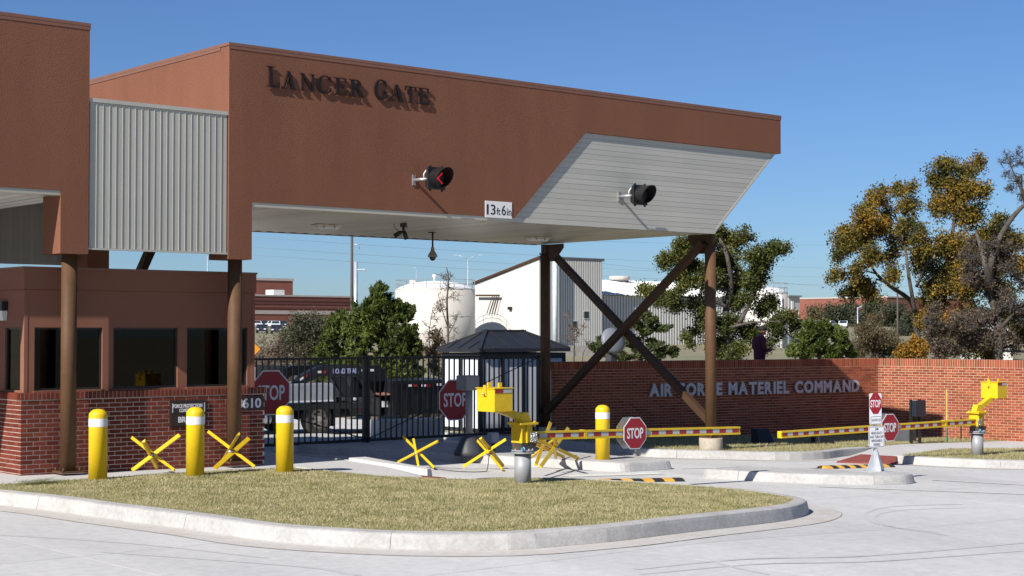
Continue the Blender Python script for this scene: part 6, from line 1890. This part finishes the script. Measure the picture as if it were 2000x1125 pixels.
L_FAR = leafmat('far_tree_leaves', [(.02, .028, .016), (.045, .055, .03), (.09, .085, .05)], .2, .1)

def leaves(centers, spread, per, size, rng, elong=1.0, outdir=None, up=0.0):
    """many small diamond leaves around the given points -> verts, quads"""
    C = np.repeat(np.array(centers), per, axis=0)
    n = len(C)
    P = C + rng.normal(0, 1, (n, 3)) * np.array(spread)
    d = rng.normal(0, 1, (n, 3))
    if outdir is not None: d = d * .55 + np.repeat(np.array(outdir), per, axis=0)
    d[:, 2] += up
    d /= np.linalg.norm(d, axis=1)[:, None] + 1e-9
    t = rng.normal(0, 1, (n, 3)); s = np.cross(d, t); s /= np.linalg.norm(s, axis=1)[:, None] + 1e-9
    L_ = size * rng.uniform(.6, 1.35, (n, 1)) * elong; Wd = size * rng.uniform(.6, 1.2, (n, 1)) * .5
    v = np.stack([P - d * L_ * .5, P + s * Wd * .8, P + d * L_ * .5, P - s * Wd * .8], axis=1).reshape(-1, 3)
    return v
def quads(name, v, m, parent):
    n = len(v) // 4
    me = bpy.data.meshes.new(name)
    me.vertices.add(len(v)); me.vertices.foreach_set('co', (v - np.array(woff(parent))[None, :]).astype(np.float32).ravel())
    me.loops.add(4 * n); me.loops.foreach_set('vertex_index', np.arange(4 * n, dtype=np.int32))
    me.polygons.add(n); me.polygons.foreach_set('loop_start', np.arange(0, 4 * n, 4, dtype=np.int32)); me.polygons.foreach_set('loop_total', np.full(n, 4, dtype=np.int32))
    me.materials.append(m); me.update(calc_edges=True)
    o = bpy.data.objects.new(name, me); COL.objects.link(o); o.parent = parent
    return o
def wob(a, b, rr, amt, n=6):
    a = Vector(a); b = Vector(b); L_ = (b - a).length
    P_ = [a.lerp(b, t) for t in np.linspace(0, 1, n)]
    for i in range(1, n - 1): P_[i] += Vector((rr.gauss(0, 1), rr.gauss(0, 1), rr.gauss(0, .8))) * amt * L_
    return P_

def lobed_tree(name, label, cat, base_px, d, lobes, trunk_pts, r0, lm, seed, leafn=900, size=.12, twigs=10, bare=0.0, bark=None, twigm=None, group=None, spread=.20, zbase=None, depthj=.7, thin=1.0):
    """trunk_pts: pixel way points of the main limbs, each a list; lobes: (px, py, r px)"""
    rr = random.Random(seed); rng = np.random.default_rng(seed)
    dd = ray(base_px, 650); bu, bv = dd[0] * d, dd[1] * d
    zb = terr(bu, bv) if zbase is None else zbase
    r = thing(name, label, cat, (bu, bv, zb), group=group)
    sc = d / 3140
    trunkm = MB(); skel = []
    for k, (pts, ra) in enumerate(trunk_pts):
        ra *= thin
        P_ = [D(px, py, d + (rr.uniform(-1, 1) * depthj * (i > 0))) for i, (px, py) in enumerate(pts)]
        if pts[0][1] > 695: P_[0].z = zb - .2
        S_ = smooth_path(P_, 5)
        n = len(S_); trunkm.tube(S_, [ra * (1 - .72 * i / (n - 1)) for i in range(n)], 9)
        skel += [(p, ra * (1 - .72 * i / (n - 1))) for i, p in enumerate(S_)]
    trunkm.build('trunk', bark or M_BARK, r)
    br = MB(); cent = []
    for (px, py, rp) in lobes:
        R_ = rp * sc
        c = D(px, py, d + rr.uniform(-1, 1) * depthj * 1.4)
        q, qr = min(skel, key=lambda s: (s[0] - c).length * (1.0 if s[0].z < c.z + .2 else 1.6))
        P_ = wob(q, c, rr, .07, 6); rb_ = min(qr * .6, .012 + .03 * (c - q).length)
        br.tube(P_, [rb_ * (1 - .6 * i / 5) for i in range(6)], 6)
        skel += [(p, rb_ * .5) for p in P_[2:]]
        # the lobe breaks into loose sprays of unequal size, with air between them
        nsub = max(3, int(twigs * .55 * (rp / 25) ** 1.6))
        for t in range(nsub):
            v_ = Vector((rr.gauss(0, 1), rr.gauss(0, 1), rr.gauss(.1, .85))).normalized() * R_ * (.25 + .85 * rr.random() ** .8)
            sc_ = c + v_; s0 = P_[rr.choice((2, 3, 4, 5))]
            T_ = wob(s0, sc_, rr, .12, 5)
            br.tube(T_, [max(.008, rb_ * .45), max(.007, rb_ * .34), .009, .007, .005], 4, caps=False)
            skel.append((sc_, rb_ * .3))
            full = rr.random() > bare
            out = v_.normalized()
            for s_ in range(rr.randint(4, 7)):
                e = T_[rr.choice((2, 3, 4, 4))]
                f_ = e + (Vector((rr.gauss(0, 1), rr.gauss(0, 1), rr.gauss(.1, .8))).normalized() + out * .5).normalized() * (.10 + R_ * rr.uniform(.12, .42))
                W_ = wob(e, f_, rr, .14, 4)
                br.tube(W_, [.011, .009, .007, .005], 3, caps=False)
                if full and rr.random() > .12: cent += [f_, W_[2]]
                if rr.random() < .35 + .5 * bare:
                    g_ = f_ + Vector((rr.gauss(0, 1), rr.gauss(0, 1), rr.gauss(.3, .8))).normalized() * R_ * rr.uniform(.12, .3)
                    br.tube([f_, g_], [.006, .003], 3, caps=False)
    tag(br.build('branches', twigm or M_TWIG, r), kind='stuff')
    if cent and lm:
        per = max(3, min(90, int(leafn * len(lobes) / len(cent))))
        v = leaves([tuple(c) for c in cent], spread, per, size, rng, 1.35)
        quads('crown', v, lm, r)
    return r

def plume_tree(name, label, base_px, d, lobes, lm, seed, per_area=90, size=.14, trunk_top=None, r0=.12, elong=2.2, flat=1.0, group=None, up=.5, zbase=None):
    """evergreen built of feathery upswept plumes"""
    rr = random.Random(seed); rng = np.random.default_rng(seed)
    dd = ray(base_px, 650); bu, bv = dd[0] * d, dd[1] * d
    zb = terr(bu, bv) if zbase is None else zbase
    r = thing(name, label, 'tree', (bu, bv, zb), group=group)
    sc = d / 3140
    top = D(*trunk_top, d)
    mb = MB(); tp = smooth_path(wob((bu, bv, zb - .2), top, rr, .015, 5), 3); n = len(tp)
    mb.tube(tp, [r0 * (1 - .9 * i / (n - 1)) + .008 for i in range(n)], 8); mb.build('trunk', M_BARK, r)
    br = MB(); cs = []; dirs = []
    for (px, py, rp) in lobes:
        R_ = rp * sc
        off = (rr.random() ** .7) * rr.choice((-1, 1)) * max(.2, .9 * R_)
        for half in (0, 1):
            c = D(px, py, d + (off if half == 0 else -off * .9)) + Vector((0, 0, rr.uniform(-.1, .1)))
            hz = max(zb + .3, min(top.z, c.z - .35 * R_))
            t = (hz - zb) / max(.1, top.z - zb); a = Vector((bu, bv, zb)).lerp(top, t)
            br.tube(wob(a, c, rr, .05, 5), [.03, .022, .016, .01, .005], 5, caps=False)
            # pointed plumes fan out of the lobe, each tapering to its tip
            ax_ = (c - a); ax_.z *= .4
            for k in range(max(4, int(per_area / 14 * (rp / 25) ** .8))):
                o = (Vector((rr.gauss(0, 1), rr.gauss(0, 1), rr.gauss(0, .75) * flat)).normalized() * .95 + ax_.normalized() * .55 + Vector((0, 0, up))).normalized()
                s0 = c + Vector((rr.gauss(0, .3), rr.gauss(0, .3), rr.gauss(0, .25) * flat)) * R_
                Lp = R_ * rr.uniform(.65, 1.2)
                for q in range(9):
                    t2 = (q + rr.random()) / 9
                    wd = R_ * .30 * (1 - t2) ** .8 * min(1, .5 + t2 * 2)
                    for e in range(2):
                        cs.append(tuple(s0 + o * (Lp * t2) + Vector((rr.gauss(0, wd), rr.gauss(0, wd), rr.gauss(0, wd) * flat - .25 * wd)))); dirs.append(tuple(o * 1.2))
    tag(br.build('branches', M_BARK, r), kind='stuff')
    v = leaves(cs, .03, 8, size, rng, elong, dirs, .25)
    quads('crown', v, lm, r)
    return r

plume_tree('juniper_tree', 'dense dark green juniper behind the gate and lamp post', 735, 49,
    [(743, 566, 11), (739, 590, 20), (733, 578, 12), (712, 622, 26), (768, 612, 22), (798, 604, 12), (788, 612, 14), (690, 642, 25), (662, 618, 14), (655, 632, 14), (742, 645, 36), (790, 648, 24), (700, 690, 36), (648, 662, 18), (760, 695, 40), (640, 700, 26), (806, 690, 18), (812, 672, 10), (680, 735, 44), (750, 745, 44), (810, 728, 16), (720, 660, 30), (625, 690, 12), (630, 735, 24)],
    L_JUN, 3, 175, .062, (742, 555), .16)
plume_tree('juniper_tree', 'low spreading juniper behind the brick wall right of the narrow tank', 1605, 50,
    [(1585, 640, 14), (1575, 655, 16), (1610, 650, 18), (1635, 662, 18), (1600, 672, 24), (1645, 680, 18), (1560, 680, 14), (1625, 690, 22), (1580, 692, 20), (1548, 692, 9), (1662, 692, 10)],
    L_JUN, 5, 150, .062, (1600, 636), .10, zbase=.6)
plume_tree('pine_tree', 'loose light green pine behind the wall brace', 1250, 54,
    [(1258, 612, 9), (1240, 622, 12), (1272, 628, 13), (1222, 640, 14), (1290, 642, 13), (1255, 648, 18), (1235, 668, 16), (1200, 672, 10), (1180, 676, 10), (1165, 682, 9), (1300, 685, 11), (1315, 688, 8), (1275, 675, 17), (1250, 694, 20), (1215, 694, 14), (1285, 694, 14), (1190, 692, 10), (1175, 665, 6)],
    L_PIN, 9, 80, .075, (1257, 606), .09, 2.6, .45, up=.15, zbase=.4)

lobed_tree('oak_tree', 'tall spreading oak with yellow green leaves behind the right column', 'tree', 1425, 56,
    [(1395, 450, 22), (1372, 468, 22), (1440, 470, 24), (1345, 475, 16), (1325, 490, 16), (1303, 513, 13), (1318, 508, 12), (1352, 520, 20), (1420, 508, 30), (1462, 540, 30), (1500, 492, 17), (1525, 484, 12), (1488, 520, 20), (1470, 500, 15), (1385, 545, 26), (1335, 552, 15), (1285, 572, 14), (1262, 570, 11), (1300, 590, 18), (1325, 580, 16), (1360, 598, 20), (1450, 585, 26), (1500, 600, 24), (1538, 622, 14), (1552, 634, 9), (1430, 640, 26), (1472, 652, 22), (1398, 680, 22), (1442, 690, 22), (1352, 640, 14), (1345, 665, 10), (1500, 672, 15), (1420, 560, 20), (1515, 640, 14), (1380, 620, 16)],
    [([(1422, 712), (1425, 660), (1418, 610), (1428, 560), (1420, 500), (1405, 465)], .24), ([(1423, 660), (1450, 620), (1480, 560), (1500, 505)], .13), ([(1420, 600), (1385, 585), (1340, 580), (1300, 578)], .09), ([(1424, 640), (1470, 630), (1520, 628)], .08), ([(1423, 570), (1380, 530), (1340, 500)], .08)],
    .24, L_OAK, 21, 1700, .072, 30, .20, spread=.10, thin=.72, zbase=.6)
lobed_tree('oak_tree', 'broad oak with orange and green leaves above the sunlit wall', 'tree', 1800, 56,
    [(1662, 452, 16), (1690, 420, 19), (1712, 390, 18), (1728, 366, 10), (1640, 468, 12), (1637, 500, 11), (1680, 470, 24), (1700, 500, 18), (1632, 540, 13), (1675, 562, 20), (1655, 575, 14), (1700, 580, 12), (1720, 440, 18), (1757, 372, 12), (1778, 362, 9), (1775, 405, 16), (1752, 470, 20), (1800, 460, 16), (1830, 350, 20), (1850, 322, 17), (1905, 322, 12), (1885, 335, 14), (1870, 372, 28), (1912, 372, 16), (1845, 410, 26), (1895, 425, 24), (1850, 478, 26), (1800, 520, 20), (1842, 545, 30), (1895, 500, 26), (1820, 590, 20), (1775, 440, 14), (1920, 470, 24), (1945, 510, 20), (1930, 560, 26), (1875, 570, 26), (1960, 570, 18), (1900, 620, 22), (1815, 630, 18), (1740, 420, 12), (1705, 445, 14), (1650, 480, 12), (1668, 530, 14), (1950, 440, 18), (1978, 468, 20), (1990, 520, 20), (1960, 610, 22), (1992, 650, 22), (1900, 665, 24), (1850, 640, 22), (1935, 690, 18), (1820, 560, 18), (1870, 525, 20), (1800, 490, 14), (1735, 500, 14), (1745, 535, 12)],
    [([(1800, 712), (1790, 640), (1780, 590), (1740, 560), (1712, 535), (1690, 500)], .20), ([(1787, 610), (1775, 540), (1765, 470), (1745, 410)], .13), ([(1800, 690), (1840, 600), (1850, 520), (1865, 420), (1870, 350)], .20), ([(1848, 520), (1880, 460), (1900, 390)], .09), ([(1790, 560), (1830, 480), (1880, 450)], .10)],
    .2, L_AUT, 33, 1750, .072, 40, .16, spread=.11, thin=.6, zbase=.6)
_t = random.Random(12)
TANGLE = [(_t.uniform(1812, 2050), _t.uniform(470, 700), _t.uniform(9, 19)) for _ in range(95)]
TANGLE = [l for l in TANGLE if l[1] > 600 or l[0] > 1880]
lobed_tree('oak_tree', 'gnarled grey oak with tangled brown twigs at the right edge', 'tree', 1940, 53,
    TANGLE,
    [([(1945, 712), (1950, 640), (1938, 580), (1935, 520), (1955, 460), (1990, 410), (2030, 380)], .22), ([(1938, 560), (1925, 520), (1915, 480), (1905, 450)], .16), ([(1945, 620), (1900, 640), (1850, 650), (1800, 630)], .09), ([(1948, 650), (1990, 600), (2030, 560)], .10)],
    .3, L_BRN, 44, 200, .072, 75, .62, spread=.09, thin=.8, zbase=.6)
lobed_tree('bare_tree', 'bare grey tree crown reaching in at the upper right edge', 'tree', 2010, 58,
    [(1972, 305, 13), (1992, 318, 14), (1962, 338, 10), (1985, 352, 14), (1972, 372, 12), (2000, 385, 14), (2030, 330, 26), (2030, 390, 26), (1955, 318, 8), (1990, 298, 8)],
    [([(2020, 712), (2025, 600), (2020, 480), (2005, 400), (1985, 345)], .2)],
    .2, None, 55, 0, .1, 70, 1.0, zbase=.6)
lobed_tree('autumn_bush', 'small bush with bright orange leaves against the wall top', 'bush', 1772, 50,
    [(1772, 690, 15), (1790, 680, 12), (1760, 696, 8), (1800, 692, 12), (1785, 668, 8)],
    [([(1780, 712), (1778, 690), (1772, 680)], .04)], .04, L_ORA, 61, 900, .075, 22, .05, spread=.07, zbase=.6, twigm=M_BTWIG)
lobed_tree('brown_bush', 'twiggy olive brown bush between the juniper and the orange bush', 'bush', 1700, 62,
    [(1690, 650, 22), (1715, 655, 22), (1700, 680, 26), (1735, 685, 20), (1672, 685, 18), (1700, 628, 12), (1745, 668, 14)],
    [([(1700, 712), (1700, 680), (1698, 650)], .06)], .06, L_OLV, 62, 1300, .06, 60, .25, spread=.12, twigm=M_BTWIG, zbase=.6)
lobed_tree('grey_green_tree', 'round grey green tree before the left lot', 'tree', 602, 72,
    [(590, 640, 26), (612, 634, 22), (572, 662, 22), (630, 660, 24), (600, 670, 28), (555, 672, 12), (628, 690, 20), (595, 698, 18), (648, 650, 12)],
    [([(602, 760), (602, 720), (598, 690), (590, 660)], .12), ([(602, 715), (618, 680), (625, 655)], .08)], .12, L_GRY, 63, 2400, .075, 40, .05, spread=.13)
lobed_tree('thorn_shrub', 'leafless brown shrub below the orange warning sign', 'shrub', 528, 50,
    [(510, 700, 20), (535, 690, 20), (555, 705, 20), (525, 720, 24), (560, 735, 20), (505, 740, 20), (545, 668, 10), (515, 665, 8), (580, 720, 14)],
    [([(528, 775), (528, 740), (524, 710)], .04), ([(545, 775), (550, 740), (556, 705)], .04)], .04, L_BRN, 64, 130, .06, 60, .6, twigm=M_BTWIG)
lobed_tree('bare_sapling', 'tall bare sapling standing before the cream tank', 'tree', 874, 58,
    [(872, 560, 16), (880, 540, 14), (866, 545, 12), (862, 585, 14), (885, 580, 14), (858, 610, 14), (892, 615, 12), (870, 600, 14), (880, 640, 14), (884, 655, 12)],
    [([(875, 745), (875, 690), (875, 640), (873, 590), (876, 545), (872, 522)], .06), ([(875, 640), (862, 600), (855, 570)], .025), ([(875, 655), (888, 630), (895, 610)], .02)], .06, None, 65, 0, .1, 22, 1.0, twigm=M_BTWIG)
lobed_tree('bare_sapling', 'short bare sapling left of the tall one before the tank', 'tree', 838, 57,
    [(838, 640, 14), (845, 620, 10), (830, 660, 12), (848, 660, 12), (838, 680, 14), (852, 600, 8)],
    [([(840, 745), (840, 690), (838, 650), (846, 600)], .03)], .03, None, 66, 0, .1, 22, 1.0, twigm=M_BTWIG)
lobed_tree('brown_leaf_shrub', 'shrub with dark brown leaves beside the hut', 'shrub', 852, 52,
    [(852, 655, 8), (858, 668, 9), (845, 685, 12), (858, 690, 12), (838, 695, 10), (856, 720, 14)],
    [([(852, 770), (852, 710), (853, 665)], .03)], .03, L_BRN, 67, 260, .08, 20, .1, spread=.07, twigm=M_BTWIG)
lobed_tree('bare_sapling', 'thin bare saplings before the tall metal building wall', 'tree', 1122, 56,
    [(1115, 640, 12), (1130, 650, 14), (1120, 665, 14), (1140, 640, 10), (1110, 660, 10), (1112, 615, 8), (1145, 670, 9)],
    [([(1122, 745), (1121, 700), (1122, 665), (1116, 625)], .035), ([(1140, 745), (1138, 700), (1148, 675)], .02)], .03, None, 68, 0, .1, 24, 1.0, twigm=M_BTWIG)
# tree belt before the right lot and its brick building
for k, (px, d, lobes_, lab) in enumerate((
    (1598, 372, [(1598, 612, 16), (1588, 625, 14), (1612, 624, 14)], 'far bare grey tree at the left of the tree belt'),
    (1628, 365, [(1628, 618, 16), (1640, 608, 14), (1618, 628, 14), (1640, 628, 14)], 'far dull tree left of centre in the tree belt'),
    (1662, 376, [(1662, 604, 18), (1650, 618, 16), (1674, 618, 16), (1662, 630, 16)], 'far dark green tree in the middle of the belt under the oak branch'),
    (1702, 368, [(1700, 608, 18), (1715, 600, 14), (1688, 620, 14), (1714, 624, 18), (1698, 632, 14)], 'far dark green tree right of centre in the tree belt'),
    (1742, 360, [(1742, 615, 18), (1755, 605, 14), (1728, 628, 14), (1752, 632, 16), (1745, 650, 18)], 'far green tree at the right of the tree belt below the pole'),
    (1775, 200, [(1775, 640, 22), (1760, 655, 20), (1790, 660, 22), (1778, 620, 14)], 'far olive tree behind the broad oak trunk'))):
    lobed_tree('far_tree', lab, 'tree', px, d, lobes_, [([(px, 665), (px, 645), (px, lobes_[0][1])], .2)], .2, L_FAR if k else L_OLV, 80 + k, 900, .40 if k < 5 else .24, 22, .05, spread=.75 if k < 5 else .4, depthj=2.5, group='trees before the right far lot')

# ------------------------------------------------------------------ pale shed glimpsed through the twigs
q0, q1 = D(1898, 650, 75), D(1962, 645, 75)
r = thing('pale_shed', 'pale white shed glimpsed through the twigs at right', 'shed', (q0.x, q0.y, .7))
mb = MB(); dv = (q1 - q0).to_2d().to_3d().normalized(); nv = Vector((AX[0], AX[1], 0))
zt = D(1930, 640, 75).z
b = [q0, q0 + dv * 1.9, q0 + dv * 1.9 + nv * 2, q0 + nv * 2]
mb.hexa([Vector((p.x, p.y, 0)) for p in b], [Vector((p.x, p.y, zt)) for p in b]); mb.build('wall', M_SIDE, r)
mb = MB(); mb.hexa([Vector((p.x, p.y, zt + .01)) for p in b], [Vector((p.x, p.y, zt + .1)) for p in b]); mb.build('roof', M_STEEL, r)

# ------------------------------------------------------------------ man behind the wall looking at a phone
def person():
    base = D(1483, 700, 42.6); zf = .70
    # facing: to the right in the picture, a little away
    f = (rt3 * .93 + Vector((AX[0], AX[1], 0)) * .36).normalized()
    ang = math.atan2(f.y, f.x)
    root = thing('person', 'person in maroon jacket and black cap looking down at a phone behind the wall', 'person', (base.x, base.y, zf), ang)
    V_ = []; E_ = []; Rr = []
    def vtx(x, y, z, r, par=None):
        V_.append((x, y, z)); Rr.append(r)
        if par is not None: E_.append((par, len(V_) - 1))
        return len(V_) - 1
    pel = vtx(0, 0, .93, .155); bel = vtx(.02, 0, 1.09, .168, pel); ch = vtx(-.01, 0, 1.27, .178, bel); uc = vtx(.0, 0, 1.40, .135, ch)
    nk = vtx(.05, 0, 1.475, .062, uc); h0 = vtx(.085, 0, 1.535, .080, nk); h1 = vtx(.105, 0, 1.60, .096, h0); h2 = vtx(.10, 0, 1.66, .088, h1)
    for s in (1, -1):
        sh = vtx(-.005, s * .175, 1.385, .085, uc); el = vtx(-.01, s * .255, 1.12, .062, sh); wr = vtx(.235, s * .13, 1.075, .042, el)
        pm = vtx(.305, s * .075, 1.10, .030, wr)
        for k in range(4):
            a = vtx(.345, s * (.085 - k * .018), 1.125 + k * .006 - .012, .0095, pm)
            vtx(.352, s * (.055 - k * .016), 1.155 - abs(k - 1.4) * .008, .008, a)
        a = vtx(.305, s * .05, 1.135, .011, pm); vtx(.318, s * .035, 1.155, .009, a)
        hp = vtx(0, s * .095, .86, .105, pel); kn = vtx(.015, s * .105, .48, .072, hp); an = vtx(-.01, s * .11, .09, .05, kn); vtx(.14, s * .125, .045, .042, an)
    me = bpy.data.meshes.new('body'); me.from_pydata(V_, E_, [])
    o = bpy.data.objects.new('body', me); COL.objects.link(o)
    md = o.modifiers.new('skin', 'SKIN'); md.use_smooth_shade = True
    for i, sv in enumerate(me.skin_vertices[0].data):
        sv.radius = (Rr[i], Rr[i]); sv.use_root = (i == 0)
        if i in (pel, bel, ch, uc): sv.radius = (Rr[i] * .82, Rr[i] * 1.12) if False else (Rr[i], Rr[i])
    ms = o.modifiers.new('sub', 'SUBSURF'); ms.levels = 2; ms.render_levels = 2
    dg = bpy.context.evaluated_depsgraph_get(); dg.update()
    m2 = bpy.data.meshes.new_from_object(o.evaluated_get(dg)); bpy.data.objects.remove(o, do_unlink=True)
    for v in m2.vertices:     # broader than deep
        if .8 < v.co.z < 1.45: v.co.y *= 1.12
    for nm, c, ro in (('skin_tone', (.17, .075, .045), .6), ('maroon_jacket', (.07, .010, .028), .85), ('dark_trousers', (.02, .02, .025), .8), ('dark_shoes', (.01, .01, .01), .5)):
        m2.materials.append(mat(nm, c, ro, var=.12, vscale=12))
    for p in m2.polygons:
        c = p.center; p.use_smooth = True
        if c.z > 1.475: p.material_index = 0
        elif c.x > .245 and c.z > 1.0: p.material_index = 0
        elif c.z > .86: p.material_index = 1
        elif c.z > .10: p.material_index = 2
        else: p.material_index = 3
    b = bpy.data.objects.new('body', m2); COL.objects.link(b); b.parent = root
    M_CAP = mat('black_cap', (.012, .012, .014), .8)
    def loc(mb, n, m_): return mb.build(n, m_, root, loc=(0, 0, 0))
    mb = MB(); mb.lathe((.092, 0, 1.625), [(.101, 0), (.103, .03), (.095, .07), (.07, .10), (.03, .117)], 20); loc(mb, 'cap', M_CAP)
    mb = MB(); mb.hexa([(.17, -.075, 1.628), (.28, -.05, 1.60), (.28, .05, 1.60), (.17, .075, 1.628)], [(.17, -.075, 1.642), (.28, -.05, 1.61), (.28, .05, 1.61), (.17, .075, 1.642)]); loc(mb, 'cap_peak', M_CAP)
    mb = MB(); mb.lathe((.158, 0, 1.495), [(.02, 0), (.045, .015), (.05, .045), (.03, .06)], 12); loc(mb, 'beard', mat('grey_beard', (.10, .095, .09), .9))
    mb = MB(); mb.hexa([(.19, -.014, 1.57), (.222, -.012, 1.562), (.222, .012, 1.562), (.19, .014, 1.57)], [(.19, -.008, 1.60), (.205, -.006, 1.605), (.205, .006, 1.605), (.19, .008, 1.60)]); loc(mb, 'nose', MATS['skin_tone'])
    for s in (1, -1):
        mb = MB(); mb.lathe((.188, s * .036, 1.598), [(.004, -.009), (.010, -.004), (.010, .004), (.004, .009)], 8); loc(mb, 'eye', M_SWHT)
        mb = MB(); mb.lathe((.09, s * .098, 1.58), [(.006, -.03), (.014, -.015), (.016, .01), (.008, .03)], 8); loc(mb, 'ear', MATS['skin_tone'])
    mb = MB(); mb.tube([(.03 + .078 * math.cos(a), .085 * math.sin(a), 1.452 + .02 * math.cos(a) * -1) for a in np.linspace(0, 2 * math.pi, 17)], .014, 6); loc(mb, 'collar', mat('tan_collar', (.32, .24, .17), .8))
    p = Vector((math.cos(ang), math.sin(ang), 0)); l_ = Vector((-p.y, p.x, 0)); c = Vector(root.location) + p * .372 + Vector((0, 0, 1.165))
    up = (p * .55 + Vector((0, 0, .8))).normalized(); nn = up.cross(l_)
    mb = MB(); mb.prism([c + l_ * a + up * b_ for a, b_ in ((-.037, -.075), (.037, -.075), (.037, .075), (-.037, .075))], nn * .009)
    tag(mb.build('phone', M_DARK), 'dark phone held in the hands of the person in maroon', 'phone')
person()
